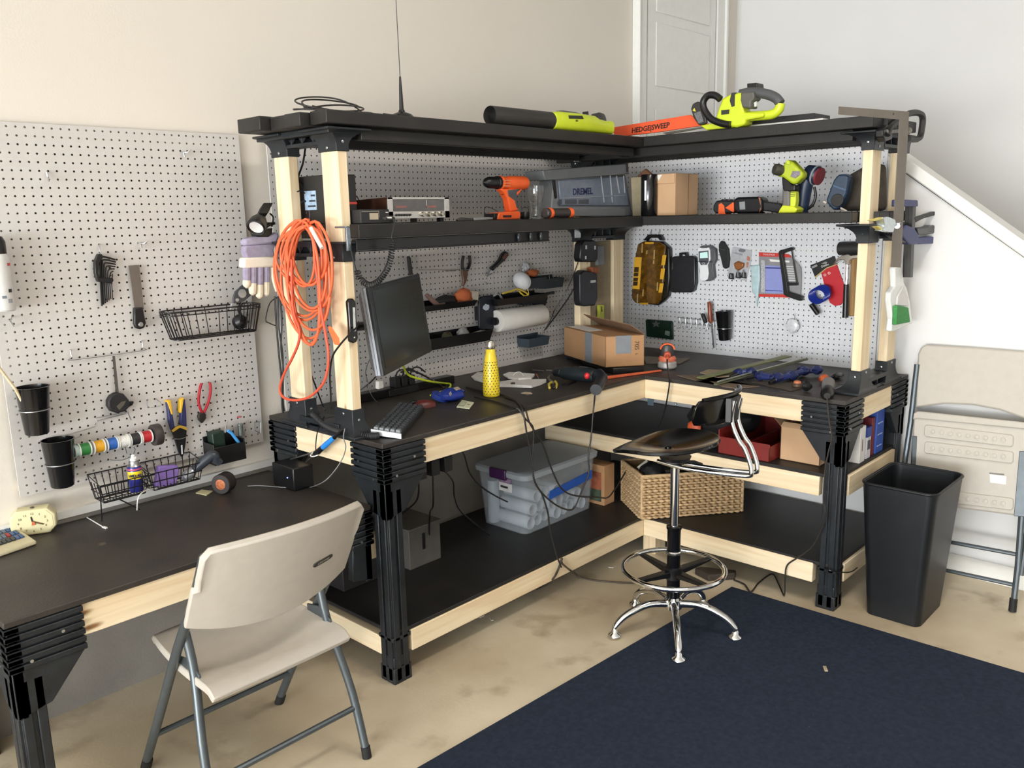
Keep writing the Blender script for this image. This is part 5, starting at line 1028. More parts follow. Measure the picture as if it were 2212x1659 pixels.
m = MB(); q = PY(2.62, 1233, 326); m.box((3.31, 2.655, 1.850), (3.36, 2.660, 1.888)); single('angle_bracket', m, MGAL, 'small galvanised plate at the corner under the top shelf', 'bracket', bev=.001)
m = MB(); m.box((3.31, 2.655, 1.488), (3.355, 2.660, 1.53)); single('angle_bracket', m, MGAL, 'small galvanised plate at the corner under the mid shelf', 'bracket', bev=.001)
# ================================================================== right pegboard
AMB = M('#8a5a10', .18, var=.35, vs=60); YEL = M('#e0a92c', .4, var=.05)
B = WB
t = B.root('bit_case', 'amber see-through driver bit case with black sides, hanging at the left of the white pegboard', 'bit case', 1407, 660, .02)
m = MB(); B.slab(m, [(1378, 528), (1396, 520), (1430, 522), (1446, 536), (1447, 600), (1443, 640), (1432, 652), (1420, 660), (1380, 656), (1368, 648)], .002, .035); fly(t, 'back_shell', m, M('#1d1b16', .3, var=.1), .008)
m = MB(); B.slab(m, [(1377, 527), (1390, 521), (1425, 523), (1437, 532), (1433, 610), (1427, 648), (1418, 658), (1372, 655), (1364, 645), (1364, 632), (1370, 560)], .035, .052); fly(t, 'amber_lid', m, M('#5c3d0c', .12, var=.55, vs=45, coat=.5), .007, 'amber translucent lid')
m = MB(); B.slab(m, [(1389, 519), (1399, 507), (1426, 507), (1433, 520), (1424, 519), (1421, 514), (1402, 514), (1397, 520)], .015, .035); fly(t, 'carry_handle', m, MBLK, .003)
m = MB(); B.slab(m, [(1370, 555), (1386, 556), (1381, 625), (1366, 624)], .052, .0545); lb = fly(t, 'yellow_label', m, YEL, .001)
for k, (y0, y1) in enumerate(((577, 588), (589, 597), (600, 607), (608, 617))):
    m = MB(); B.slab(m, [(1370.5-k*.8, y0), (1380-k*.8, y0), (1379-k*.8, y1), (1369.5-k*.8, y1)], .0545, .0553); fly(lb, 'print_block', m, M('#3a2a12', .4, var=.1))
for (x, y0, y1) in ((1433, 551, 573), (1430, 580, 603), (1427, 612, 632)):
    m = MB(); B.slab(m, [(x-2, y0), (x+6, y0), (x+3, y1), (x-5, y1)], .050, .0545); fly(t, 'yellow_clip', m, YEL, .001)
m = MB(); B.slab(m, [(1393, 523), (1412, 523), (1412, 527), (1393, 527)], .052, .0545); B.slab(m, [(1382, 654), (1400, 654), (1400, 658), (1382, 658)], .052, .0545); fly(t, 'top_clip', m, YEL, .001)
for k in range(10):
    m = MB(); c = B.p(1424-k*.9, 538+k*10.2, .053); m.cyl(c, c+Vector((-.003, 0, 0)), .0048, 10); fly(t, 'bit', m, M('#8f7a3e', .2, .8, var=.1))
for k, (x, y0, y1) in enumerate(((1387, 526, 546), (1413, 540, 560), (1397, 541, 549), (1412, 562, 570), (1377, 635, 655), (1389, 625, 640), (1420, 610, 628))):
    m = MB(); B.slab(m, [(x-1, y0), (x+1.5, y0), (x+.8, y1), (x-1.8, y1)], .052, .0535); fly(t, 'bit', m, M('#e6c983', .2, .6, var=.05))
for k, (xa, xb) in enumerate(((1404, 1407), (1421, 1425))):
    m = MB(); B.line(m, [(xb, 498, 0), (xb, 499, .012), (xa, 506, .02), (xa-1, 512, .022)], .01, .002, 6, k=2); single('peg_hook', m, MGAL, ['left metal peg hook over the amber bit case', 'right metal peg hook over the amber bit case'][k], 'hook')
t = B.root('drill_bit_case', 'flat black drill bit case with small handle beside the amber bit case', 'bit case', 1474, 632)
m = MB(); B.slab(m, [(1451, 556), (1455, 554), (1496, 553), (1501, 557), (1502, 612), (1497, 629), (1492, 632), (1452, 632), (1446, 628), (1447, 610)], .002, .034); fly(t, 'case', m, M('#232327', .28, var=.2, vs=50), .005)
m = MB(); B.slab(m, [(1467, 554), (1467, 546), (1483, 545), (1484, 553), (1480, 553), (1479, 549), (1470, 550), (1470, 554)], .01, .028); fly(t, 'carry_handle', m, MBLK, .001)
p1, p2 = B.p(1452, 575, .0345), B.p(1452, 590, .0345); text('lettering', 'HYPER', .012, p1, p2-p1, B.p(1458, 575)-B.p(1452, 575), M('#6c6c70', .5, var=0), t, .0006)
# moisture meter
t = B.root('moisture_meter', 'white and dark grey handheld meter with small lit screen on the white pegboard', 'meter', 1524, 607)
m = MB(); B.slab(m, [(1508, 536), (1514, 531), (1534, 530), (1545, 538), (1546, 562), (1540, 572), (1543, 600), (1534, 607), (1516, 608), (1512, 604), (1508, 570)], .002, .028); fly(t, 'body', m, M('#57585c', .45, var=.06), .005)
m = MB(); B.slab(m, [(1506, 538), (1510, 534), (1514, 536), (1526, 536), (1530, 534), (1533, 540), (1534, 560), (1528, 572), (1530, 590), (1528, 603), (1522, 607), (1515, 607), (1511, 602), (1511, 585), (1507, 562)], .028, .040); fly(t, 'front', m, M('#eceeef', .35, var=.02), .003)
m = MB(); B.slab(m, [(1509, 543), (1530, 541), (1531, 563), (1527, 572), (1514, 573), (1509, 563)], .040, .0415); fly(t, 'dark_panel', m, M('#54565c', .3, var=.05), .001)
SCR = bpy.data.materials.new('lcd_glow'); SCR.use_nodes = True; sb = SCR.node_tree.nodes['Principled BSDF']; sb.inputs['Base Color'].default_value = lin('#b9ded8'); sb.inputs['Emission Color'].default_value = lin('#cdeae6'); sb.inputs['Emission Strength'].default_value = .35
m = MB(); B.slab(m, [(1512, 546), (1528, 544), (1529, 557), (1512, 558)], .0415, .0423); fly(t, 'screen', m, SCR)
m = MB(); c = B.p(1520, 569.5, .0415); m.tube([c+Vector((-.0006, .007*math.cos(a), .0042*math.sin(a))) for a in [2*PI*k/16 for k in range(16)]], .001, 5, True); fly(t, 'button', m, MWHT)
m = MB(); m.tube([B.p(1505, 565, .002), B.p(1505, 565, .044), B.p(1534, 566, .044), B.p(1546, 566, .002)], .0012, 5); single('wire_hook', m, MBLK, 'thin dark wire loop holding the white handheld meter', 'hook')
m = MB(); B.slab(m, [(1552, 528), (1557, 520), (1563, 522), (1573, 538), (1575, 560), (1573, 578), (1566, 581), (1561, 578), (1556, 556), (1552, 542)], .002, .018); t = single('knife_sheath', m, M('#1a1b1d', .6, var=.1), 'slim black knife sheath hanging right of the white handheld meter', 'sheath', bev=.004)
m = MB(); m.tube([B.p(1554, 536, .0), B.p(1554, 538, .021), B.p(1564, 540, .021), B.p(1576, 539, .002)], .0012, 5); single('wire_hook', m, MSTL, 'thin wire loop round the black knife sheath', 'hook')
# blister pack with copper bits
CLR = M('#c9cacd', .15, var=.12, vs=40)
t = B.root('blister_pack', 'clear blister pack with copper coloured holesaw and black bits', 'package', 1594, 606)
m = MB(); B.slab(m, [(1582, 535), (1585, 533), (1624, 541), (1622, 566), (1612, 607), (1571, 599), (1572, 590)], .001, .004); fly(t, 'backing_card', m, M('#b4b5b9', .3, var=.12, vs=60), .001)
m = MB(); B.slab(m, [(1584, 569), (1592, 564), (1606, 569), (1604, 578), (1594, 585), (1587, 581)], .004, .022); fly(t, 'holesaw', m, M('#a4683c', .35, .5, var=.2), .005)
for x0, y0 in ((1575, 590), (1590, 588), (1602, 588)):
    m = MB(); B.slab(m, [(x0, y0), (x0+8, y0+1), (x0+9, y0+14), (x0-2, y0+12)], .004, .016); fly(t, 'black_bit', m, MBLK, .002)
    m = MB(); B.slab(m, [(x0+2, y0-6 if x0 > 1580 else y0+2), (x0+4.5, y0-5 if x0 > 1580 else y0+2), (x0+5.5, y0+11), (x0+2, y0+10)], .016, .019); fly(t, 'highlight_bit', m, MSTL)
m = MB(); B.slab(m, [(1595, 540), (1599, 537), (1609, 539), (1611, 542), (1606, 545), (1597, 544)], .004, .005); fly(t, 'hang_slot', m, M('#6e7176', .5, var=0))
p1, p2 = B.p(1593, 548, .0045), B.p(1600, 549.5, .0045); text('lettering', 'CORDLESS', .0115, p1, p2-p1, (0, 0, 1), M('#5c5f66', .5, var=0), t, .0006)
m = MB(); B.slab(m, [(1613, 566), (1617, 567), (1615, 578), (1612, 578)], .004, .006); B.slab(m, [(1614, 552), (1620, 556), (1619, 564), (1613, 562)], .004, .0055); fly(t, 'copper_print', m, M('#b5785c', .5, var=.2))
m = MB(); B.slab(m, [(1620, 574), (1640, 572), (1641, 600), (1637, 640), (1634, 665), (1631, 640), (1624, 630)], .002, .016); single('plastic_sleeve', m, M('#b7cfd3', .3, var=.12, vs=35), 'pale bluish clear plastic sleeve hanging left of the red saw card', 'plastic bag', bev=.006)
# saw card with hacksaw
t = B.root('saw_pack', 'red and grey hacksaw package card on the white pegboard', 'package', 1680, 640)
m = MB(); B.slab(m, [(1639, 545), (1704, 549), (1731, 578), (1729, 642), (1640, 640)], .001, .005); fly(t, 'card', m, M('#8d8a8c', .4, var=.08), .001)
m = MB(); B.slab(m, [(1639, 545), (1686, 547), (1686, 555), (1640, 554)], .005, .0062); fly(t, 'red_header', m, RED)
m = MB(); B.slab(m, [(1688, 548), (1704, 549), (1710, 556), (1690, 556)], .005, .0062); fly(t, 'red_header', m, RED)
m = MB(); B.slab(m, [(1638, 635), (1706, 636), (1706, 643), (1637, 641)], .005, .0062); fly(t, 'red_footer', m, RED)
m = MB(); B.slab(m, [(1653, 573), (1690, 575), (1692, 634), (1653, 633)], .005, .0062); pn = fly(t, 'blue_panel', m, M('#8f97d2', .45, var=.04))
m = MB(); B.slab(m, [(1653, 577), (1688, 578), (1688, 581), (1653, 580)], .0062, .0068); B.slab(m, [(1653, 626), (1690, 628), (1690, 629.5), (1653, 628)], .0062, .0068); fly(pn, 'rule_line', m, M('#3b3f8a', .5, var=0))
p1, p2 = B.p(1661, 550.3, .0064), B.p(1668, 550.6, .0064); text('lettering', 'TOOL PACK', .011, p1, p2-p1, (0, 0, 1), MWHT, t, .0006)
for k in range(9):
    m = MB(); B.slab(m, [(1696, 574+k*5), (1716+k, 575+k*5), (1716+k, 577.5+k*5), (1696, 576.5+k*5)], .005, .0058); fly(t, 'print_line', m, M('#c9c9c9', .5, var=0))
m = MB(); B.slab(m, [(1662, 560), (1705, 563), (1705, 567), (1664, 565)], .005, .0058); fly(t, 'print_line', m, MWHT)
m = MB(); B.slab(m, [(1644, 562), (1652, 563), (1652, 632), (1644, 631)], .005, .0057); fly(t, 'print_column', m, M('#b4b4b7', .5, var=.35, vs=160))
t = B.root('hacksaw', 'black hacksaw with curved frame hanging over the red saw card', 'saw', 1710, 648, .02)
m = MB(); B.slab(m, [(1681, 545), (1684, 541), (1709, 534), (1713, 536), (1713, 540), (1692, 547), (1690, 552), (1699, 605), (1702, 630), (1734, 640), (1731, 650), (1726, 650), (1697, 640), (1692, 636), (1690, 612)], .010, .030); fly(t, 'frame', m, MBLK, .003)
m = MB(); B.slab(m, [(1708, 536), (1710.5, 536), (1723, 614), (1720, 615)], .016, .019); fly(t, 'blade', m, M('#54544f', .3, .8, var=.05))
m = MB(); B.slab(m, [(1697, 610), (1722, 611), (1722, 617), (1699, 617)], .010, .026); fly(t, 'lower_arm', m, MBLK, .002)
m = MB(); B.line(m, [(1716, 560, .02), (1731, 580, .02), (1731, 630, .02), (1730, 640, .02)], .02, .0014, 5, k=3); fly(t, 'wire_edge', m, M('#7d8085', .3, .3, var=0))
# red blade pack and cable lock
t = B.root('blade_pack', 'tilted red and black circular saw blade package on the white pegboard', 'package', 1795, 664)
m = MB(); B.slab(m, [(1772, 584), (1806, 567), (1822, 612), (1824, 648), (1816, 659), (1803, 661), (1792, 654), (1784, 630)], .002, .007); fly(t, 'red_card', m, M('#c01f2c', .35, var=.05), .002)
m = MB(); B.slab(m, [(1750, 573), (1802, 553), (1808, 570), (1785, 578), (1760, 598)], .003, .0085); hd = fly(t, 'black_header', m, MBLK, .001)
p1, p2 = B.p(1782, 573.5, .0089), B.p(1790, 570.5, .0089); text('lettering', 'Diablo', .014, p1, p2-p1, B.p(1779, 567)-B.p(1782, 574), MWHT, t, .0006)
m = MB(); B.slab(m, [(1774, 570), (1782, 565), (1788, 566), (1784, 570)], .0085, .0092); B.slab(m, [(1753, 576), (1764, 571), (1766, 575), (1755, 580)], .0085, .0092); fly(hd, 'print_block', m, M('#8f9092', .4, var=.2))
m = MB(); B.slab(m, [(1760, 598), (1785, 578), (1808, 570), (1808, 572), (1786, 580), (1762, 600)], .0085, .0092); fly(t, 'gold_line', m, M('#b8a46a', .4, var=0))
for dx, dy in ((0, 0), (9, -4)):
    c = B.p(1782+dx, 594+dy, .0075); fly(t, 'round_mark', MB().tube([c+Vector((-.0004, .005*math.cos(a), .005*math.sin(a))) for a in [2*PI*k/14 for k in range(14)]], .0013, 5, True), MWHT)
t = B.root('cable_lock', 'coiled blue bicycle cable lock with black key barrel on the white pegboard', 'lock', 1772, 680, .03)
P = []
for k in range(64):
    a = 2*PI*k/64*6; fx = k/63
    P.append(B.p(1764+17*math.cos(a)+fx*14, 640-8*fx+15*math.sin(a), .045-.03*math.cos(a*.5)*0+.012*math.sin(a+1)))
fly(t, 'coil', MB().tube(spl(P, 4), .0055, 8), M('#1a2c86', .2, var=.05, coat=.3), smooth=80)
a, b = B.p(1752, 657, .045), B.p(1768, 679, .045); fly(t, 'barrel', MB().lathe([(.009, 0), (.0125, .004), (.012, (b-a).length-.004), (.006, (b-a).length)], a, b-a, 16), M('#191a1c', .2, var=.05))
# hammers
t = B.root('claw_hammer', 'claw hammer with polished head and black grip next to the right shelf post', 'hammer', 1829, 690, .03)
q0 = 1829
m = MB(); B.slab(m, [(1799, 572), (1808, 558), (1820, 551), (1832, 549), (1838, 552), (1852, 550), (1858, 553), (1857, 558), (1842, 559), (1836, 563), (1834, 572), (1826, 572), (1822, 561), (1812, 562), (1803, 570)], .038, .058); fly(t, 'head', m, M('#cfcbc4', .18, .9, var=.08), .004)
m = MB(); m.tube([B.p(1830, 570, .049), B.p(1829, 600, .049), B.p(1828, 616, .049)], .006, 10); fly(t, 'shaft', m, MCHR)
m = MB(); m.tube([B.p(1828, 614, .049), B.p(1827, 650, .049), B.p(1826, 680, .049), B.p(1826, 686, .049)], [.011, .0125, .013, .014], 12); fly(t, 'grip', m, MBLK)
t = B.root('rubber_mallet', 'rubber mallet with black head and wooden handle behind the claw hammer', 'mallet', 1845, 683, .02)
a, b = B.p(1812, 537, .03), B.p(1862, 536, .03); fly(t, 'head', MB().lathe([(.026, 0), (.030, .004), (.030, (b-a).length-.004), (.026, (b-a).length)], a, b-a, 20), M('#242424', .6, var=.1))
m = MB(); B.slab(m, [(1838, 553), (1852, 553), (1849, 683), (1832, 683)], .014, .034); fly(t, 'handle', m, wood('z', '#a58254', '#86653c', '#5e4222'), .005, 'brown wooden handle')
# green pouch, rack, cup, screwdrivers, bag
t = B.root('tool_pouch', 'dark green plastic pouch with star cut-out under the amber bit case', 'pouch', 1423, 735)
m = MB(); B.slab(m, [(1394, 692), (1398, 690), (1450, 694), (1452, 697), (1453, 734), (1396, 727)], .002, .016); fly(t, 'pouch', m, M('#123027', .35, var=.35, vs=45), .003)
ctr = (1417, 696); st = []
for k in range(10):
    a = PI/2+k*PI/5; r = 10 if k % 2 == 0 else 4.5; st.append((ctr[0]+r*math.cos(a), ctr[1]+4-r*.8*math.sin(a)))
m = MB(); B.slab(m, st, .016, .0172); fly(t, 'grey_star', m, M('#6a6f70', .4, var=.15)); m = MB(); B.slab(m, [(1437, 714), (1447, 716), (1446, 726), (1436, 723)], .016, .017); fly(t, 'pale_print', m, M('#7c8c86', .4, var=.4, vs=150))
m = MB(); m.tube([B.p(1422, 684, 0), B.p(1422, 685, .014), B.p(1422, 692, .017)], .0012, 5); single('wire_hook', m, MSTL, 'thin wire hook over the dark green pouch', 'hook')
m = MB()
for y in (686, 697): m.tube([B.p(1464, y, .022), B.p(1545, y+8, .022)], .0018, 6)
for k in range(7):
    x = 1468+k*12; y = 685+k*1.2
    m.tube(spl([B.p(x, y, .022), B.p(x+1, y+14, .024), B.p(x-2, y+23, .034), B.p(x-5, y+24, .040)], 3), .0016, 6)
m.tube([B.p(1463, 687, 0), B.p(1464, 686, .022), B.p(1468, 685, .022)], .0018, 6).tube([B.p(1462, 708, 0), B.p(1470, 709, .02)], .0015, 5)
single('hook_rack', m, MSTL, 'silver wire rack with small prongs beside the dark green pouch', 'rack')
t = B.root('screwdriver', 'screwdriver with reddish brown handle hanging left of the black cup on the white pegboard', 'screwdriver', 1537, 752, .03)
m = MB(); m.tube([B.p(1531, 652, .04), B.p(1533, 658, .04), B.p(1534, 680, .04), B.p(1535, 693, .04), B.p(1537, 698, .04)], [.008, .0115, .011, .012, .007], 12); fly(t, 'handle', m, M('#84402a', .3, var=.12))
m = MB(); m.tube([B.p(1537, 697, .04), B.p(1541, 745, .035), B.p(1542, 752, .034)], [.004, .0036, .003], 8); fly(t, 'shaft', m, MBLK)
t = B.root('screwdriver', 'short tilted screwdriver with black ribbed handle on the silver wire rack', 'screwdriver', 1527, 710, .05)
m = MB(); m.tube([B.p(1516, 678, .055), B.p(1519, 682, .055), B.p(1524, 695, .05), B.p(1525, 698, .05)], [.007, .0105, .0105, .006], 12); fly(t, 'handle', m, MBLK2)
m = MB(); m.tube([B.p(1525, 697, .05), B.p(1529, 712, .045)], .0028, 8); fly(t, 'shaft', m, MSTL)
cup('tall black tool cup hanging on the white pegboard right of the brown screwdriver', 0, .046, WB, .0405, .030, (1563, 672), (1566, 735), .42)
m = MB()
q = B.p(1713, 704, .02); rr_ = random.Random(3)
prev = None; rings = []
for i in range(7):
    f = i/6; rad = (.006+.030*math.sin(PI*min(1, f*.9+.12)))
    rings.append([q+Vector((-.006+.012*math.cos(2*PI*k/16)*(.7+.5*rr_.random())*.8, rad*math.sin(2*PI*k/16)*(.8+.4*rr_.random()), .030-.066*f+.004*rr_.random())) for k in range(16)])
m.loft(rings); single('parts_bag', m, M('#cfd1d4', .2, var=.12, vs=70), 'small crumpled clear parts bag hanging low on the white pegboard', 'bag', smooth=25)
m = MB(); m.tube([B.p(1717, 678, 0), B.p(1717, 680, .015), B.p(1716, 697, .02)], .0012, 5); single('wire_hook', m, MSTL, 'thin wire hook holding the crumpled clear parts bag', 'hook')
# ================================================================== bench pegboard behind the monitor
Cw = WC
def tray(name, label, cat, x0, x1, ytop, ybot, depth, taper=.012, mat=MBLK, group=None, wall=Cw):
    a = wall.p(x0, ytop, depth); b = wall.p(x1, ytop, depth); zt = (a.z+b.z)/2; zb = wall.p((x0+x1)/2, ybot, depth).z
    X0, X1 = a.x, b.x; yb = wall.val-.002; yf = wall.val-depth
    t = thing(name, label, cat, ((X0+X1)/2, (yb+yf)/2, zb), group)
    th = .003; o = [(X0, yf), (X1, yf), (X1, yb), (X0, yb)]; ob = [(X0+taper, yf+taper), (X1-taper, yf+taper), (X1-taper, yb), (X0+taper, yb)]
    R3 = [[Vector((x, y, zb)) for x, y in ob], [Vector((x, y, zt)) for x, y in o]]
    inn = [[Vector((x+(th if x < (X0+X1)/2 else -th), y+(th if y < (yb+yf)/2 else -th), zt)) for x, y in o], [Vector((x+(th if x < (X0+X1)/2 else -th), y+(th if y < (yb+yf)/2 else -th), zb+th)) for x, y in ob]]
    fly(t, 'bin', MB().loft(R3+inn), mat, .001)
    fly(t, 'hanger_strip', bx((X0, yb-.003, zt), (X1, yb, zt+.012)), mat, .001)
    return t, X0, X1, yf, yb, zb, zt
tU = tray('storage_tray', 'long black tray on the pegboard right of the monitor holding work gloves', 'tray', 912, 1033, 655, 668, .10)
tray('storage_tray', 'black tray on the pegboard over the paper roll with yellow strap on it', 'tray', 1074, 1186, 640, 655, .10)
tL = tray('storage_tray', 'lower black tray on the pegboard left of the paper roll, full of small parts', 'tray', 931, 1066, 722, 747, .10)
def lump(c, rad, seed, n=14, m_=8, rough=.18):
    r_ = random.Random(seed); mb = MB(); rings = []
    for i in range(m_+1):
        a = -PI/2+PI*i/m_; rr = max(math.cos(a), 1e-3)
        rings.append([Vector(c)+Vector((rad[0]*rr*math.cos(2*PI*k/n)*(1+rough*(r_.random()-.5)*2), rad[1]*rr*math.sin(2*PI*k/n)*(1+rough*(r_.random()-.5)*2), rad[2]*math.sin(a)*(1+rough*(r_.random()-.5)))) for k in range(n)])
    return mb.loft(rings)
yU = 2.81; zU = tU[5]
q = PY(2.80, 1003, 632); single('work_glove', lump((q.x, 2.805, zU+.045), (.050, .03, .036), 5, rough=.25), M('#c4683e', .8, var=.2, vs=30), 'crumpled orange work glove heaped in the long black tray', 'glove', smooth=70)
q = PY(2.80, 1022, 645); m = MB(); m.prism([(q.x-.022, 2.79, zU+.02), (q.x+.025, 2.79, zU+.015), (q.x+.030, 2.79, zU+.062), (q.x-.012, 2.79, zU+.066)], (0, .03, 0)); single('paper_packet', m, M('#c9c1b0', .6, var=.12, vs=60), 'off-white paper packet beside the orange glove in the tray', 'packet', bev=.004)
q = PY(2.79, 938, 650); m = MB(); m.prism([(q.x-.06, 2.775, zU+.07), (q.x-.045, 2.775, zU+.078), (q.x+.02, 2.775, zU+.028), (q.x+.055, 2.775, zU+.030), (q.x+.05, 2.775, zU+.016), (q.x+.0, 2.775, zU+.014)], (0, .014, 0)); single('caulk_scraper', m, M('#8d6f66', .4, .2, var=.15), 'grey and red scraper sticking out of the long black tray', 'scraper', bev=.003)
q = PY(2.80, 968, 648); single('cloth_pouch', lump((q.x, 2.815, zU+.03), (.06, .03, .028), 8), MBLK2, 'soft black pouch lying in the long black tray', 'pouch', smooth=70)
m = MB(); P = [PY(2.79, x, y) for x, y in ((1066, 640), (1075, 630), (1082, 640), (1090, 650), (1084, 648), (1076, 636))]; m.tube(spl(P, 5, True), .003, 6, True); single('key_ring', m, MSTL, 'thin metal ring hanging over the middle tray edge', 'ring')
m = MB(); P = [PY(2.775, x, y) for x, y in ((1086, 634), (1105, 629), (1120, 625), (1136, 632), (1140, 638), (1133, 639), (1122, 630))]; m.tube(spl(P, 5), .0045, 4); single('strap', m, M('#d8bb3c', .7, var=.08), 'yellow strap lying over the black tray above the paper roll', 'strap')
# dust mask
q = PY(2.775, 1131, 607); m = MB()
m.lathe([(.001, .042), (.018, .040), (.034, .028), (.044, .008), (.047, 0), (.045, .001), (.032, .024), (.001, .037)], (q.x, q.y+.01, q.z), Vector((-.75, -.55, .15)), 22, 1, .85); single('dust_mask', m, M('#d9dade', .8, var=.06, vs=40), 'white dust mask resting against the wide pegboard above the trays', 'mask', smooth=70)
m = MB(); P = [PY(2.772, x, y) for x, y in ((1128, 610), (1138, 622), (1142, 636), (1134, 640))]; m.tube(spl(P, 5), .002, 5); single('elastic_band', m, M('#d9bf62', .7, var=0), 'thin yellow elastic band hanging from the white dust mask', 'band')
q = PY(2.80, 1150, 590); single('orange_trigger', lump((q.x, 2.80, q.z), (.045, .018, .018), 12, rough=.3), M('#b0623a', .5, var=.15), 'orange spray trigger lying in the left small grey bin', 'trigger', smooth=60)
q = PY(2.82, 1138, 578); single('parts_bag', lump((q.x, 2.83, q.z), (.022, .012, .026), 22, rough=.4), M('#b7babd', .2, var=.1), 'little clear plastic bag hanging above the white dust mask', 'bag', smooth=30)
GB = M('#30363b', .5, var=.08)
tray('small_bin', 'left small grey bin behind the white dust mask', 'bin', 1146, 1182, 600, 622, .085, .004, GB, 'small grey pegboard bins')
tb = tray('small_bin', 'right small grey bin near the corner posts', 'bin', 1178, 1219, 601, 622, .085, .006, GB, 'small grey pegboard bins')
tray('small_bin', 'lone small grey bin low on the wide pegboard, charger leads ending at it', 'bin', 1143, 1188, 729, 748, .085, .006, M('#3a4650', .5, var=.08), 'small grey pegboard bins')
for k in range(3):
    q = PY(2.815, 1190+k*8, 602); m = MB().cyl((q.x, 2.82, tb[5]+.02), (q.x+.004, 2.83, tb[6]+.012), .002, 6); single('hex_bit', m, MSTL, ['left small steel bit in the right grey bin', 'middle small steel bit in the right grey bin', 'right small steel bit in the right grey bin'][k], 'bit')
m = MB(); P = [PY(2.80, x, y) for x, y in ((1164, 645), (1178, 636), (1196, 632))]; m.tube(spl(P, 4), .008, 8); t = single('putty_knife', m, M('#3a3d41', .4, var=.1), 'dark handled scraper poking out right of the middle tray', 'scraper')
m = MB(); P = [PY(2.79, x, y) for x, y in ((1166, 645), (1180, 638), (1193, 634))]; m.tube(P, .003, 5); fly(t, 'silver_edge', m, MSTL)
m = MB(); Cw.slab(m, [(1130, 645), (1186, 640), (1180, 662), (1174, 664), (1160, 656), (1132, 660)], .004, .06); single('cloth', m, M('#1c1e20', .8, var=.1), 'black cloth lump hanging below the right end of the middle tray', 'cloth', bev=.01)
# small parts in lower tray
zL_ = tL[5]
for k, (px_, rad, c, lab) in enumerate(((966, (.028, .024, .026), '#4b4632', 'olive jar in the lower tray'), (985, (.012, .012, .014), '#8e8b80', 'pale cap beside the olive jar in the lower tray'), (1000, (.032, .02, .030), '#a9a6a6', 'crumpled clear bag in the middle of the lower tray'), (1038, (.055, .02, .016), '#b5b0a0', 'long clear packet at the right end of the lower tray'), (1018, (.008, .008, .01), '#8b8378', 'small pale knob in the lower tray'))):
    q = PY(2.80, px_, 735); single(['jar', 'cap', 'parts_bag', 'parts_packet', 'knob'][k], lump((q.x, 2.80, zL_+.016+rad[2]), rad, 30+k, rough=.3 if k > 1 else .05), M(c, .25, var=.2, vs=60), lab, ['jar', 'cap', 'bag', 'packet', 'knob'][k], smooth=50)
# paper roll and holder
t = Cw.root('paper_towel_holder', 'black paper towel bracket with pale round emblem on the wide pegboard', 'holder', 1053, 712, .05)
m = MB(); dp = .055
Cw.slab(m, [(1035, 646), (1040, 641), (1066, 640), (1070, 645), (1070, 704), (1066, 712), (1042, 714), (1036, 708)], .045, .058); fly(t, 'plate', m, M('#161c28', .45, var=.06), .004)
fly(t, 'arm', bx((Cw.p(1040, 660, .05).x, Cw.val-.05, Cw.p(1040, 690).z), (Cw.p(1062, 660, .05).x, Cw.val-.001, Cw.p(1040, 660).z)), MBLK, .002)
em = [(1043, 666), (1044, 661), (1047, 659), (1049, 656), (1052, 658), (1055, 658), (1057, 660), (1057, 664), (1055, 669), (1050, 671), (1046, 669)]
m = MB(); Cw.slab(m, em, .058, .0588); fly(t, 'emblem', m, M('#b9c3d3', .4, var=.25, vs=160))
a = Cw.p(1072, 690, .075); b = Cw.p(1170, 683, .075); b.z = a.z = (a.z+b.z)/2; ax = Vector((1, 0, 0)); L = b.x-a.x
rr_ = (Cw.p(1100, 664, .075).z-Cw.p(1100, 711, .075).z)/2
fly(t, 'spindle', MB().cyl(a-ax*.015, a+ax*(L+.006), .012, 16), MBLK)
fly(t, 'spindle_cap', MB().cyl(a-ax*.012, a+ax*.002, .019, 18), MBLK)
single('paper_towel_roll', MB().lathe([(.016, .0), (rr_-.002, 0), (rr_, .003), (rr_, L-.003), (rr_-.002, L), (.016, L)], a, ax, 32), M('#ddd9d2', .85, var=.02, bump=.3, bs=120), 'white paper towel roll mounted below the trays on the wide pegboard', 'paper towel', loc=a+ax*(L/2)-Vector((0, 0, rr_)))
# pliers, knife, file
t = Cw.root('pliers', 'needle nose pliers with black handles hanging on the wide pegboard', 'pliers', 1004, 622, .02)
for P in ([(1001, 553), (999, 565), (999, 578), (1003, 586)], [(1014, 552), (1015, 566), (1012, 578), (1007, 586)]):
    pp = spl([Cw.p(x, y, .02) for x, y in P], 4); fly(t, 'handle', MB().tube(pp, [.0075]*(len(pp)-1)+[.004], 10), MBLK)
m = MB(); Cw.slab(m, [(999, 583), (1011, 583), (1011, 592), (1009, 606), (1003, 618), (1000, 618), (1002, 604), (999, 592)], .014, .026); fly(t, 'jaw', m, M('#6b5243', .45, .4, var=.1), .003)
m = MB(); m.tube([Cw.p(995, 582, .0), Cw.p(996, 583, .03), Cw.p(1014, 582, .03), Cw.p(1015, 580, .0)], .0012, 5); single('wire_hook', m, MSTL, 'thin wire loop holding the needle nose pliers', 'hook')
t = Cw.root('utility_knife', 'black and brown utility knife hung diagonally on the wide pegboard', 'knife', 1056, 598, .02)
m = MB(); Cw.slab(m, [(1061, 578), (1068, 573), (1080, 561), (1086, 548), (1092, 542), (1099, 545), (1100, 551), (1092, 562), (1082, 571), (1074, 578), (1066, 586)], .012, .032); fly(t, 'handle', m, MBLK, .006)
m = MB(); Cw.slab(m, [(1086, 556), (1092, 548), (1097, 549), (1092, 558), (1087, 561)], .032, .0335); fly(t, 'brown_inlay', m, M('#6a3b26', .5, var=.1), .001)
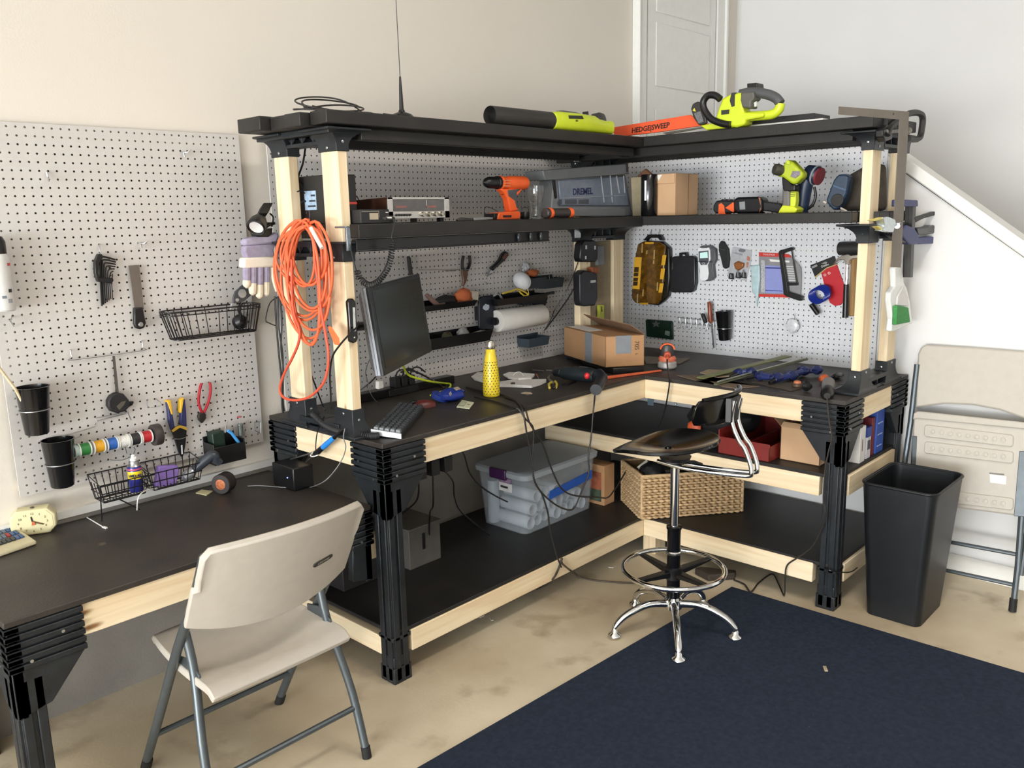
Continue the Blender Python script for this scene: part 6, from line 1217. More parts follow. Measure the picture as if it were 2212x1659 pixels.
m = MB(); Cw.slab(m, [(1056, 590), (1063, 579), (1068, 583), (1060, 594), (1053, 599)], .018, .024); fly(t, 'blade', m, MSTL, .001)
m = MB(); m.tube([Cw.p(1048, 590, 0), Cw.p(1050, 596, .03), Cw.p(1062, 592, .03), Cw.p(1060, 583, .0)], .0014, 5); single('wire_hook', m, MSTL, 'thin wire loop holding the diagonal utility knife', 'hook')
m = MB(); m.tube([Cw.p(1047, 609, .002), Cw.p(1052, 611, .02), Cw.p(1060, 613, .006)], .0012, 5); single('wire_hook', m, MSTL, 'bare little wire hook below the diagonal utility knife', 'hook')
t = Cw.root('file', 'black handled file hanging behind the top corner of the monitor', 'file', 887, 620, .02)
m = MB(); m.tube([Cw.p(881, 554, .02), Cw.p(883, 558, .02), Cw.p(886, 580, .02), Cw.p(888, 596, .02)], [.006, .0085, .0095, .008], 10); fly(t, 'handle', m, MBLK)
m = MB(); m.tube([Cw.p(888, 594, .02), Cw.p(892, 640, .02)], .005, 6); fly(t, 'blade', m, M('#4a4642', .4, .6, var=.1))
m = MB(); m.tube([Cw.p(880, 540, 0), Cw.p(880, 542, .015), Cw.p(882, 555, .02)], .0014, 5); single('wire_hook', m, MSTL, 'thin wire hook above the black handled file', 'hook')
m = MB(); m.tube([Cw.p(905, 582, .002), Cw.p(905, 583, .012), Cw.p(992, 583, .012)], .0014, 5).tube([Cw.p(962, 585, .002), Cw.p(964, 586, .012), Cw.p(982, 585, .012)], .0016, 5); single('rail_hook', m, MSTL, 'long thin wire rail hook left of the needle nose pliers', 'hook')
# ================================================================== on the bench
def ZV(x, y, py):
    lo, hi = -1.0, 4.0
    for _ in range(50):
        m_ = (lo+hi)/2; v = Vector((x, y, m_-CAMZ)); yy_ = 829.5-FPX*v.dot(u_)/v.dot(f_)
        if yy_ > py: lo = m_
        else: hi = m_
    return lo
T = lambda x, y, h=0: PZ(BT+h, x, y)
def quadbox(a, b, d, h):           # box on a parallelogram base a, a+b, a+b+d, a+d
    a, b, d = Vector(a), Vector(b), Vector(d); base = [a, a+b, a+b+d, a+d]; return [base, [q+Vector((0, 0, h)) for q in base]]
# monitor
TL, BL_, TR, BR = [ray(x, y)*c+Vector((0, 0, CAMZ)) for x, y, c in ((796, 621, 2.88), (813, 817, 2.88), (906, 591, 3.31), (921, 761, 3.31))]
eu = (TR-TL).normalized(); ev = (BL_-TL); ev = (ev-eu*ev.dot(eu)).normalized(); en = eu.cross(ev)
if en.dot(Vector((1, 1, 0))) < 0: en = -en          # en points away from the viewer
Wm, Hm = (TR-TL).length, (BL_-TL).length
def mon(u, v, d): return TL+eu*(u*Wm)+ev*(v*Hm)+en*d
t = thing('monitor', 'flat computer monitor with dark screen and silver casing on an arm beside the front post', 'monitor', mon(.5, 1, .03))
rc = lambda u0, v0, u1, v1, d: [mon(u0, v0, d), mon(u1, v0, d), mon(u1, v1, d), mon(u0, v1, d)]
fly(t, 'bezel', MB().loft([rc(0, 0, 1, 1, 0), rc(0, 0, 1, 1, .012)]), M('#23282a', .35, var=.05), .002)
fly(t, 'screen', MB().loft([rc(.045, .05, .955, .925, -.0012), rc(.045, .05, .955, .925, .002)]), M('#1d2828', .22, var=.25, vs=6))
fly(t, 'casing', MB().loft([rc(0, .0, 1, 1, .013), rc(0, .0, 1, 1, .034)]), M('#b4bac4', .35, .3, var=.03), .003)
fly(t, 'seam', MB().loft([rc(-.002, .0, 1, 1, .022), rc(-.002, .0, 1, 1, .0235)]), M('#5b5f68', .5, var=0))
fly(t, 'back_cover', MB().loft([rc(.02, .02, .98, .98, .034), rc(.08, .08, .92, .92, .062)]), M('#8f939c', .5, var=.05), .003)
vb = MB()
for k in range(16): vb.loft([rc(.018, .1+k*.05, .03, .12+k*.05, .0345), rc(.04, .1+k*.05, .05, .12+k*.05, .046)])
for k in range(16):
    v0 = .1+k*.05; fly(t, 'vent_slot', MB().loft([rc(.019, v0, .06, v0+.022, .033), rc(.03, v0, .07, v0+.022, .042)]), M('#6a6d75', .5, var=0))
arm = MB(); a = mon(.5, .5, .06); arm.tube([a, a+en*.05, Vector((1.80, 2.44, 1.23)), Vector((1.72, 2.35, 1.23))], .016, 10); fly(t, 'arm', arm, MBLK)
# handset / level on the post
VF = V('y', 2.2985)
t = VF.root('torpedo_level', 'glossy black torpedo level hanging on the front post behind the monitor', 'level', 765, 741)
m = MB(); VF.slab(m, [(752, 652), (756, 645), (764, 645), (769, 652), (771, 690), (774, 730), (771, 739), (764, 742), (757, 738), (756, 700)], .001, .018); fly(t, 'body', m, M('#131314', .15, var=.05), .004)
m = MB(); VF.slab(m, [(763, 664), (767, 664), (769, 715), (765, 716)], .018, .021); fly(t, 'vial', m, M('#c5c9c4', .15, .3, var=.2))
m = MB(); VF.disc(m, 766, 729, .0025, .018, .0195); fly(t, 'screw', m, MWHT)
cable('black_cable', 'black cable bending from the torpedo level down to the bench', [PY(2.27, 770, 708), PY(2.26, 755, 722), PY(2.26, 732, 748), PY(2.30, 718, 772), PY(2.34, 713, 810), PY(2.37, 715, 860), PY(2.38, 714, 884)], .0033, MBLK, 'cord')
cable('grey_cable', 'thin grey cable hanging from the back of the monitor to the bench', [mon(.1, .75, .05), PY(2.40, 790, 800), PY(2.42, 796, 830), PY(2.42, 803, 855), T(820, 874, .003)], .0016, M('#77797c', .4, var=0), 'cable')
cable('black_cable', 'black cord reaching from the post base up to the monitor bottom', [PY(2.5, 778, 842), PY(2.46, 800, 826), mon(.15, .97, .04), mon(.3, .95, .05)], .003, MBLK, 'cord')
cable('black_cable', 'black cord running diagonally between the two left posts down to the bench', [PY(2.6, 672, 808), PY(2.6, 682, 835), PY(2.6, 697, 875), PY(2.55, 702, 886)], .0028, MBLK, 'cord')
m = MB(); q = PY(2.45, 823, 830); m.prism([(q.x-.012, 2.45, q.z-.018), (q.x+.014, 2.45, q.z-.016), (q.x+.012, 2.45, q.z+.014), (q.x-.01, 2.45, q.z+.012)], (0, .02, 0)); single('power_adapter', m, MWHT, 'small white plug-in adapter below the monitor', 'adapter', bev=.003)
# power bar with plugs against the pegboard
t = thing('power_bar', 'black power bar with three plugs lying along the wall behind the monitor', 'power strip', T(870, 845))
X0, X1 = 2.02, 2.55
fly(t, 'body', bx((X0, 2.74, BT+.0008), (X1, 2.79, BT+.035)), MBLK, .003)
for k, px_ in enumerate((858, 873, 890)):
    q = PY(2.74, px_, 822); m = MB(); m.box((q.x-.014, 2.735, BT+.035), (q.x+.014, 2.775, BT+.075)); m.tube(spl([(q.x, 2.75, BT+.07), (q.x+.004, 2.74, BT+.10), (q.x+.03, 2.73, BT+.105), (q.x+.06, 2.72, BT+.08)], 4), .004, 6); fly(t, 'plug', m, MBLK2, .002)
m = MB(); a = T(842, 858, .001); m.box((a.x, a.y, a.z), (a.x+.16, a.y+.05, a.z+.028)); o = single('power_brick', m, MBLK2, 'dark power brick lying behind the mouse on the bench', 'adapter', bev=.003)
cable('network_cable', 'bright yellow green flat cable curling on the bench below the monitor', [mon(.5, .98, .03), PY(2.52, 880, 808), PY(2.54, 905, 818), PY(2.58, 935, 825), T(960, 828, .012), T(973, 830, .012), T(968, 841, .01), T(950, 847, .008), T(930, 854, .01)], .0042, M('#cfe02c', .4, var=.03), 'cable')
cable('black_cable', 'thick black cable arching over the power bar toward the blue tape dispenser', [PY(2.70, 866, 804), PY(2.70, 885, 800), PY(2.70, 905, 806), PY(2.70, 925, 816), PY(2.68, 940, 824), T(960, 838, .006), T(985, 846, .004)], .004, MBLK, 'cord')
# keyboard
kb0, kb1, kb2, kb3 = [Vector((*q, BT)) for q in ((1.716, 2.267), (1.767, 2.172), (2.095, 2.425), (2.044, 2.520))]
up = Vector((0, 0, 1)); zf = lambda u: .012+.010*(1-u)
def kbp(u, v, h): q = kb0*(1-u)*(1-v)+kb1*u*(1-v)+kb2*u*v+kb3*(1-u)*v; return q+up*(h+zf(u))
t = thing('keyboard', 'dark grey mechanical keyboard with white case end on the left end of the bench', 'keyboard', (kb0+kb2)/2)
fly(t, 'case', MB().loft([[kbp(0, .008, -.011-.0), kbp(1, .008, -.0115), kbp(1, 1, -.0115), kbp(0, 1, -.011)], [kbp(0, .008, .004), kbp(1, .008, .004), kbp(1, 1, .004), kbp(0, 1, .004)]]), M('#202226', .5, var=.05), .002)
fly(t, 'end_plate', MB().loft([[kbp(-.01, -.01, -.0115), kbp(1.01, -.01, -.0118), kbp(1.01, -.01, .006), kbp(-.01, -.01, .008)], [kbp(-.01, .006, -.0115), kbp(1.01, .006, -.0118), kbp(1.01, .006, .006), kbp(-.01, .006, .008)]]), M('#cfd2d8', .35, var=.02), .001, 'white end plate')
kc = M('#3a3f45', .5, var=.06); kc2 = M('#7e8389', .5, var=.05)
for j in range(15):
    for i in range(5):
        u0 = .05+i*.185; v0 = .02+j*.0655; d = .055
        lo = [kbp(u0, v0, .004), kbp(u0+.16, v0, .004), kbp(u0+.16, v0+d, .004), kbp(u0, v0+d, .004)]
        hi = [kbp(u0+.02, v0+.008, .013), kbp(u0+.14, v0+.008, .013), kbp(u0+.14, v0+d-.008, .013), kbp(u0+.02, v0+d-.008, .013)]
        fly(t, 'key', MB().loft([lo, hi]), kc2 if j == 0 else kc)
# mouse, tape dispenser, bank note
c = T(913, 880); m = MB(); rings = []
for i in range(9):
    f = i/8; w2 = .027*math.sin(PI*(.12+.8*f))**.6; h2 = .030*math.sin(PI*(.1+.75*f))**.7
    ctr = c+Vector((.05*(f-.5)*1.7, -.03*(f-.5)*1.7, .001)); dr = Vector((.5, .86, 0))
    rings.append([ctr+dr*w2*math.cos(a)+up*max(0, h2*math.sin(a)) for a in [PI*k/8 for k in range(9)]])
m.loft(rings); t = single('computer_mouse', m, M('#5e1f1c', .4, var=.15), 'dark red computer mouse behind the keyboard', 'mouse', loc=c, smooth=60)
fly(t, 'button_panel', lump(c+Vector((-.030, .018, .0245)), (.022, .014, .009), 3, rough=.05), MBLK, smooth=60)
c = T(978, 870); t = thing('tape_dispenser', 'blue plastic tape gun lying on the bench behind the bank note', 'tape dispenser', c)
fly(t, 'body', lump(c+Vector((.02, .03, .026)), (.065, .045, .026), 4, rough=.16), M('#1d348c', .25, var=.12), smooth=40)
fly(t, 'roll', MB().lathe([(.018, 0), (.036, 0), (.036, .02), (.018, .02)], c+Vector((-.022, .055, .012)), (.2, -.3, .93), 20), M('#233c93', .3, var=.1))
fly(t, 'steel_tab', MB().loft(quadbox(c+Vector((-.022, -.010, .030)), (.014, .004, .006), (-.002, .004, .012), .002)), MSTL); fly(t, 'beige_label', MB().loft(quadbox(c+Vector((.020, -.002, .046)), (.03, .006, .0), (.0, .016, .008), .002)), M('#a79a8b', .6, var=.1))
b_ = [T(986, 881, .002), T(1014, 884, .002), T(1024, 871, .004), T(998, 866, .004)]
t = thing('bank_note', 'folded pale green bank note lying near the bench edge', 'bank note', b_[0])
fly(t, 'note', MB().loft([b_, [q+up*.004 for q in b_]]), M('#cfd0b2', .8, var=.1, vs=120), .0008)
nb = lambda u, v: (b_[0]*(1-u)*(1-v)+b_[1]*u*(1-v)+b_[2]*u*v+b_[3]*(1-u)*v)+up*.0042
for (u0, v0, u1, v1, cc_) in ((.06, .15, .5, .85, '#8a927a'), (.1, .25, .46, .75, '#b7bb9e')):
    h = .0002 if cc_ == '#8a927a' else .0005
    fly(t, 'print_block', MB().loft([[nb(u0, v0), nb(u1, v0), nb(u1, v1), nb(u0, v1)], [q+up*h for q in (nb(u0, v0), nb(u1, v0), nb(u1, v1), nb(u0, v1))]]), M(cc_, .8, var=.1))
text('numeral', '20', .014, nb(.75, .5)+up*.0008, nb(.9, .5)-nb(.6, .5), nb(.75, .9)-nb(.75, .1), M('#4f5a48', .7, var=0), t, .0006)
# yellow bottle
q = Vector((2.447, 2.41, BT+.0008)); Hb = ZV(2.447, 2.41, 735)-q.z
t = thing('water_bottle', 'yellow water bottle with black leaf pattern and steel cap on the bench', 'bottle', q)
pr = [(.030, 0), (.034, .004), (.0355, .02), (.0345, Hb*.30), (.031, Hb*.50), (.026, Hb*.66), (.0205, Hb*.78), (.0185, Hb*.845)]
fly(t, 'body', MB().lathe(pr+[(.016, Hb*.85)], q, n=36), M('#e8cc33', .28, var=.02), smooth=60)
fly(t, 'cap', MB().lathe([(.0185, Hb*.85), (.0195, Hb*.86), (.0190, Hb*.965), (.016, Hb*.99), (.004, Hb)], q, n=28), M('#c7c2b8', .22, .9, var=.03), smooth=50)
def rad(z):
    for (r0, z0_), (r1, z1_) in zip(pr, pr[1:]):
        if z0_ <= z <= z1_: return r0+(r1-r0)*(z-z0_)/(z1_-z0_)
    return .018
leaf = MB()
for row in range(13):
    z = .014+row*.0108; r = rad(z)+.0004; n = 15
    for k in range(n):
        a = 2*PI*(k+.5*(row % 2))/n; ln, wd = .0036, .0028
        P = []
        for dz, da in ((ln, 0), (0, wd), (-ln*.7, 0), (0, -wd)):
            rr = rad(z+dz)+.0005; P.append(Vector((q.x+rr*math.cos(a+da/r), q.y+rr*math.sin(a+da/r), q.z+z+dz)))
        leaf.add(P, [(0, 1, 2, 3)])
o = fly(t, 'leaf_pattern', leaf, M('#2a2a22', .4, var=0), smooth=0); o['kind'] = 'stuff'
# papers, masks and small tools
wp = [T(x, y, .002) for x, y in ((1018, 815), (1032, 808), (1055, 812), (1080, 826), (1110, 824), (1180, 826), (1168, 832), (1148, 838), (1075, 836), (1040, 826), (1025, 822))]
single('plastic_bag', MB().loft([wp, [q+up*(.004+.006*(k % 3)) for k, q in enumerate(wp)]]), M('#d8d5d0', .6, var=.06, vs=60), 'flat crumpled white plastic sheet behind the yellow bottle', 'plastic sheet', smooth=20)
wp = [T(x, y, .012) for x, y in ((1087, 811), (1100, 808), (1130, 808), (1155, 812), (1148, 819), (1120, 821), (1098, 818))]
t = single('face_mask', MB().loft([wp, [q+up*(.006+.004*(k % 2)) for k, q in enumerate(wp)]]), M('#dcdad6', .8, var=.04), 'white folded face mask lying on the plastic sheet', 'mask', smooth=20)
fly(t, 'ear_loop', MB().tube(spl([T(1108, 812, .02), T(1114, 805, .03), T(1124, 804, .032), T(1131, 812, .02)], 5), .0018, 6), MWHT)
c = T(1108, 832, .008); single('small_block', MB().cbox(c+up*.006, (.016, .014, .012)), M('#4a443e', .6, var=.1), 'tiny dark brown block on the white plastic sheet', 'block', bev=.002)
for k, (a, b) in enumerate((((1150, 799), (1176, 802)), ((1180, 800), (1192, 800)))):
    a, b = T(*a, .004), T(*b, .004); n = 20
    m = MB(); m.tube([a+(b-a)*i/n for i in range(n+1)], [.0030 if i % 3 else .0018 for i in range(n+1)], 6); single('drill_bit', m, MSTL, ['twisted steel drill bit lying behind the face mask', 'short smooth steel bit in front of the black drill chuck'][k], 'drill bit')
a, b = T(1159, 809, .005), T(1164, 818, .005); t = thing('mini_screwdriver', 'mini screwdriver with orange handle lying beside the face mask', 'screwdriver', b); fly(t, 'handle', MB().cyl(a, a+(b-a)*.45, .004, 8), M('#a8552f', .4, var=0)); fly(t, 'shaft', MB().cyl(a+(b-a)*.4, b, .0016, 6), MSTL)
t = thing('mini_pliers', 'mini pliers with yellow and black handles lying on the bench', 'pliers', T(1195, 836))
for P in ([(1191, 826), (1186, 830), (1187, 838)], [(1199, 824), (1203, 830), (1201, 837)]): fly(t, 'handle', MB().tube(spl([T(x, y, .006) for x, y in P], 4), .0055, 8), M('#d6c04a', .4, var=.05))
fly(t, 'jaw', MB().tube([T(1193, 826, .006), T(1184, 818, .006), T(1188, 810, .006)], [.007, .006, .002], 8), M('#8d8a80', .35, .6, var=.1)); fly(t, 'handle_tip', MB().ell(T(1197, 837, .008), (.008, .008, .007), 10, 6), MBLK)
m = MB(); P = [T(x, y, .001) for x, y in ((1213, 832), (1226, 833), (1245, 826), (1240, 825), (1226, 830), (1214, 830))]; m.prism(P, (0, 0, .004)); single('hex_wrench', m, MBLK, 'flat black wrench lying before the black drill', 'wrench', bev=.0008)
cs_p = T(1118, 850, .001); m = MB(); P = [T(x, y, .001) for x, y in ((1125, 850), (1133, 847), (1146, 848), (1150, 851), (1138, 852))]; m.prism(P, (0, 0, .002)); single('paint_chip', m, M('#b6a690', .7, var=.1), 'pale paint flake near the bench edge', 'flake')
# black corded drill lying down
t = thing('corded_drill', 'black corded drill with red trigger lying on the bench in front of the taped box', 'drill', T(1250, 825))
A, Bp = T(1192, 803, .032), T(1290, 812, .040); ax = Bp-A; L = ax.length
fly(t, 'chuck', MB().lathe([(.004, 0), (.012, .01), (.019, .02), (.021, L*.22), (.017, L*.24)], A, ax, 18), M('#24272a', .3, .4, var=.1))
fly(t, 'gear_case', MB().lathe([(.024, L*.24), (.028, L*.28), (.030, L*.45), (.033, L*.5), (.034, L*.85), (.028, L*.95), (.016, L)], A, ax, 20), M('#1b2226', .4, var=.08))
gq = [T(1274, 806, .055), T(1296, 806, .06), T(1303, 822, .03), T(1300, 838, .018), T(1288, 841, .016), T(1282, 830, .02)]
fly(t, 'handle', MB().tube(spl([Bp+up*.006, T(1298, 818, .034), T(1293, 832, .024), T(1287, 842, .018)], 5), [.030]*6+[.024]*10, 12), M('#14181f', .45, var=.08), smooth=60)
fly(t, 'trigger', lump(T(1268, 812, .05), (.012, .012, .014), 2, rough=.1), M('#c5282c', .35, var=.03), smooth=60)
m = MB(); a, b = T(1253, 790, .07), T(1272, 789, .07); m.cyl(A+ax*.62+up*.034, A+ax*.80+up*.034, .0022, 6); fly(t, 'chrome_line', m, MSTL)
# cardboard box on a case
z0b = .905; n0, n1, n2 = PZ(z0b, 1308, 794), PZ(z0b, 1219, 766.6), PZ(z0b, 1391.5, 789); zt = ZV(n0.x, n0.y, 727); H_ = zt-z0b
e1 = n1-n0; e2 = n2-n0
t = thing('cardboard_box', 'taped brown cardboard box with raised flap on the bench in the corner', 'box', n0+(e1+e2)*.5)
cbp = lambda u, v, h: n0+e1*u+e2*v+up*h
def wallq(p, q_, h, n_): return MB().loft([[p, q_, q_+up*h, p+up*h], [p+n_, q_+n_, q_+n_+up*h, p+n_+up*h]])
i1 = e1.normalized()*.004; i2 = e2.normalized()*.004
bm_ = MB()
for a, b, n_ in ((cbp(0, 0, 0), cbp(1, 0, 0), i2), (cbp(0, 1, 0), cbp(1, 1, 0), -i2), (cbp(0, 0, 0), cbp(0, 1, 0), i1), (cbp(1, 0, 0), cbp(1, 1, 0), -i1)): bm_.loft([[a, b, b+up*H_, a+up*H_], [a+n_, b+n_, b+n_+up*H_, a+n_+up*H_]])
bm_.loft([[cbp(0, 0, 0), cbp(1, 0, 0), cbp(1, 1, 0), cbp(0, 1, 0)], [cbp(0, 0, .004), cbp(1, 0, .004), cbp(1, 1, .004), cbp(0, 1, .004)]])
bm_.loft([[cbp(0, 0, H_-.004), cbp(1, 0, H_-.004), cbp(1, 1, H_-.004), cbp(0, 1, H_-.004)], [cbp(0, 0, H_), cbp(1, 0, H_), cbp(1, 1, H_), cbp(0, 1, H_)]])
fly(t, 'carton', bm_, MCARD, .001)
fly(t, 'flap', MB().loft([[cbp(0, 1, H_), cbp(1, 1, H_), cbp(1, .55, H_+.055), cbp(0, .65, H_+.045)], [cbp(0, 1, H_+.004), cbp(1, 1, H_+.004), cbp(1, .55, H_+.059), cbp(0, .65, H_+.049)]]), M('#7d6048', .8, var=.08))
fly(t, 'paper_label', MB().loft([[cbp(.45, .08, H_+.0006), cbp(.98, .08, H_+.0006), cbp(.98, .5, H_+.0006), cbp(.5, .5, H_+.0006)], [cbp(.45, .08, H_+.0016), cbp(.98, .08, H_+.0016), cbp(.98, .5, H_+.0016), cbp(.5, .5, H_+.0016)]]), M('#dedbd6', .7, var=.08, vs=90))
o1 = -e2.normalized()*.0012; o2 = -e1.normalized()*.0012
def strip(ed, oo, u0, u1, h0, h1):
    P = [n0+ed*u0+up*h0, n0+ed*u1+up*h0, n0+ed*u1+up*h1, n0+ed*u0+up*h1]; return MB().loft([[q+oo for q in P], [q+oo*.1 for q in P]])
fly(t, 'tape', strip(e1, o1, .30, .47, 0, H_), MTAPE, label='grey tape strip'); fly(t, 'tape', strip(e2, o2, .26, .66, H_*.42, H_), MTAPE, label='grey tape patch')
P = n0+e2*.80+up*(H_*.66)+o2*1.1; text('lettering', '705', .030, P, -up, e2, M('#4a3a2c', .7, var=0), t, .0005)
text('lettering', 'L', .018, n0+e2*.80+up*(H_*.38)+o2*1.1, -up, e2, M('#4a3a2c', .7, var=0), t, .0005)
c = cbp(.45, .5, 0); ca = [cbp(-.04, .15, 0), cbp(.7, .15, 0), cbp(.7, .95, 0), cbp(-.04, .95, 0)]; ca = [Vector((q.x, q.y, BT+.0008)) for q in ca]
single('tool_roll', MB().loft([ca, [q+up*.029 for q in ca]]), MBLK, 'flat black tool roll under the taped cardboard box', 'tool roll', bev=.004)
for k, (x, y) in enumerate(((1311, 797), (1325, 797))): single('orange_cap', lump(T(x, y, .012), (.014, .014, .010), k, rough=.05), M('#d8563a', .4, var=.04), ['left small orange cap peeking out under the taped box', 'right small orange cap peeking out under the taped box'][k], 'ball', smooth=60)  # orange caps of an unidentified tool under the box
a, b = T(1304, 814, .012), T(1428, 797, .012); m = MB(); d = (b-a).normalized(); s_ = d.cross(up); m.loft([[a+s_*.010, a-s_*.010, b-s_*.006, b+s_*.006], [a+s_*.010+up*.012, a-s_*.010+up*.012, b-s_*.006+up*.008, b+s_*.006+up*.008]]); m.m = Matrix.Translation((0, 0, -.0112)); single('pry_bar', MB().add([q-up*.0112 for q in m.v], m.f), M('#d9663f', .45, var=.05), 'long flat orange pry bar lying beside the taped box', 'pry bar', bev=.002)
m = MB(); P = [T(x, y, .001) for x, y in ((1388, 771), (1440, 775), (1490, 776), (1470, 786), (1395, 786))]; m.prism(P, (0, 0, .006)); single('thin_board', m, M('#6f675c', .7, var=.12), 'thin grey board lying between taped box and upright sander', 'board', bev=.001)
# upright palm sander
q = T(1449, 797); t = thing('palm_sander', 'orange and dark grey palm sander standing upright on the bench near the inner corner', 'sander', q)
zt = ZV(q.x, q.y+.02, 741)-q.z
cx_, cy_ = q.x, q.y+.02
fd = Vector((-cx_, -cy_, 0)).normalized(); sd = Vector((-fd.y, fd.x, 0))
def ring_(z, w_, d_, sh=0, n=20): return [Vector((cx_, cy_, q.z+z))+sd*w_*math.cos(2*PI*k/n)+fd*(sh+d_*math.sin(2*PI*k/n)) for k in range(n)]
fly(t, 'base', MB().loft([ring_(.001, .038, .034), ring_(.008, .045, .040), ring_(.03, .044, .04), ring_(.040, .036, .03)]), M('#a9a4a0', .4, .3, var=.1), .002)
fly(t, 'orange_collar', MB().loft([ring_(.036, .040, .034), ring_(.05, .042, .036), ring_(.062, .034, .03)]), M('#cf6d4f', .45, var=.06), .002)
fly(t, 'body', MB().loft([ring_(.058, .030, .03), ring_(.08, .031, .03), ring_(zt-.03, .033, .03), ring_(zt-.01, .029, .025), ring_(zt, .014, .012)]), M('#3f3d3b', .4, var=.08), .002)
fly(t, 'orange_edge', MB().tube([Vector((cx_, cy_, 0))+sd*(.032*math.cos(a))+fd*.014+up*(q.z+zt-.028+.026*math.sin(a)) for a in [PI*k/14 for k in range(15)]], .0042, 8), MORG)
fly(t, 'cord_guard', MB().lathe([(.017, 0), (.016, .012), (.009, .014), (.007, .035)], Vector((cx_, cy_, q.z+.072))+fd*.026, fd+Vector((0, 0, -.35)), 14), M('#c2583c', .45, var=.05))
c0 = Vector((cx_, cy_, q.z+.066))+fd*.05
cable('tool_cable', 'black cord of the upright sander hanging over the bench edge behind the stool', [c0, c0+fd*.03+Vector((0, 0, -.03)), PX(3.185, 1446, 822), PX(3.17, 1443, 850), PX(3.17, 1436, 885), PX(3.16, 1424, 918), PX(3.16, 1412, 940), PX(3.16, 1408, 975)], .0035, MBLK, 'cord')
# rulers, sheets and clamps on the right bench
OL = M('#6d7045', .5, var=.1); OL2 = M('#5c5d44', .55, var=.12)
def slat(a, b, w_, h, mat, name, label, cat):
    a, b = Vector(a), Vector(b); d = (b-a).normalized(); s = d.cross(up).normalized()*w_/2; n = s.cross(d).normalized()*h
    if n.z < 0: n = -n
    return single(name, MB().loft([[a+s, a-s, b-s, b+s], [a+s+n, a-s+n, b-s+n, b+s+n]]), mat, label, cat, bev=.001)
tb_ = PX(3.80, 1704, 770); slat(T(1512, 818, .016), Vector((3.79, tb_.y, BT+.045)), .040, .006, OL, 'straightedge', 'broad olive green straightedge slanting across the right bench', 'straightedge')
slat(T(1545, 832, .006), Vector((3.83, PX(3.83, 1742, 777).y, BT+.032)), .018, .006, OL2, 'straightedge', 'narrower olive grey straightedge nearest the bench edge', 'straightedge')
slat(T(1550, 826, .016), Vector((3.80, PX(3.80, 1735, 776).y, BT+.040)), .008, .005, M('#a2a292', .3, .5, var=.1), 'steel_rule', 'thin steel rule lying between the two olive straightedges', 'ruler')
m = MB(); P = [T(x, y, .010) for x, y in ((1512, 806), (1530, 799), (1585, 802), (1632, 800), (1600, 812), (1550, 816))]; m.prism(P, (0, 0, .003)); single('sandpaper', m, M('#93826a', .85, var=.08), 'tan sheet of sandpaper lying under the olive straightedge', 'sheet')
m = MB(); P = [T(x, y, .001) for x, y in ((1462, 812), (1508, 812), (1560, 836), (1590, 840), (1640, 836), (1560, 822), (1500, 822))]; m.prism(P, (0, 0, .004)); single('cork_sheet', m, M('#6a5a49', .85, var=.12), 'thin brown sheet lying along the right bench edge', 'sheet')
m = MB(); P = [T(x, y, .001) for x, y in ((1622, 826), (1710, 846), (1735, 838), (1716, 824), (1690, 818))]; m.prism(P, (0, 0, .003)); single('dark_board', m, M('#4a4239', .7, var=.15), 'dark thin board under the heap of blue clamps', 'board')
rr_ = random.Random(11)
for k, (x0, y0, x1, y1, lab) in enumerate(((1592, 805, 1622, 803, 'leftmost blue clamp, half hidden under the olive straightedge'), (1636, 812, 1680, 816, 'blue clamp in the left middle of the heap'), (1668, 818, 1712, 812, 'blue clamp with black foot in front of the heap'), (1700, 812, 1738, 802, 'bulky blue clamp in the middle of the heap'), (1728, 800, 1765, 800, 'rightmost big blue clamp at the back of the heap'))):
    a, b = T(x0, y0, .024), T(x1, y1, .028); t = thing('blue_clamp', lab, 'clamp', T((x0+x1)/2, (y0+y1)/2+3), 'blue clamps heaped on the right bench'); d = (b-a).normalized(); s = d.cross(up)
    fly(t, 'jaw', lump(a+(b-a)*.15, (.030, .024, .020), 40+k, rough=.2), M('#1f2858', .4, var=.25), .001, smooth=35); fly(t, 'body', MB().tube([a, a+(b-a)*.4+s*.008, b], [.013, .015, .012], 10), M('#28336a', .4, var=.15)); fly(t, 'handle', lump(b, (.032, .022, .020), 60+k, rough=.22), M('#1e2754', .4, var=.25), smooth=35)
    fly(t, 'grip', MB().tube([a+s*.02, a+s*.03-d*.035-up*.010], [.009, .007], 8), MBLK); drop(t, BT+.004 if k else BT+.001)
t = thing('flap_knob', 'orange and brown round knob lying before the blue clamps', 'knob', T(1775-50, 835)); c = T(1722, 838); fly(t, 'base', MB().lathe([(.018, 0), (.021, .004), (.019, .014), (.014, .018)], c+up*.004, n=18), M('#51402f', .5, var=.1)); fly(t, 'cap', MB().lathe([(.015, .016), (.015, .022), (.010, .026), (.001, .027)], c+up*.004, n=18), M('#cf7a52', .45, var=.05))
single('black_clamp_foot', lump(T(1742, 834, .022), (.022, .02, .020), 71, rough=.25), MBLK, 'black rubber clamp foot beside the orange knob', 'clamp part', smooth=40)
single('orange_grip', lump(T(1780, 818, .02), (.030, .018, .018), 72, rough=.2), M('#c95f35', .45, var=.06), 'orange tool grip behind the grey plug on the right bench', 'grip', smooth=50)
single('black_scrap', lump(T(1808, 812, .014), (.05, .02, .012), 73, rough=.3), MBLK, 'small black plastic scrap near the right post base', 'scrap', smooth=40)
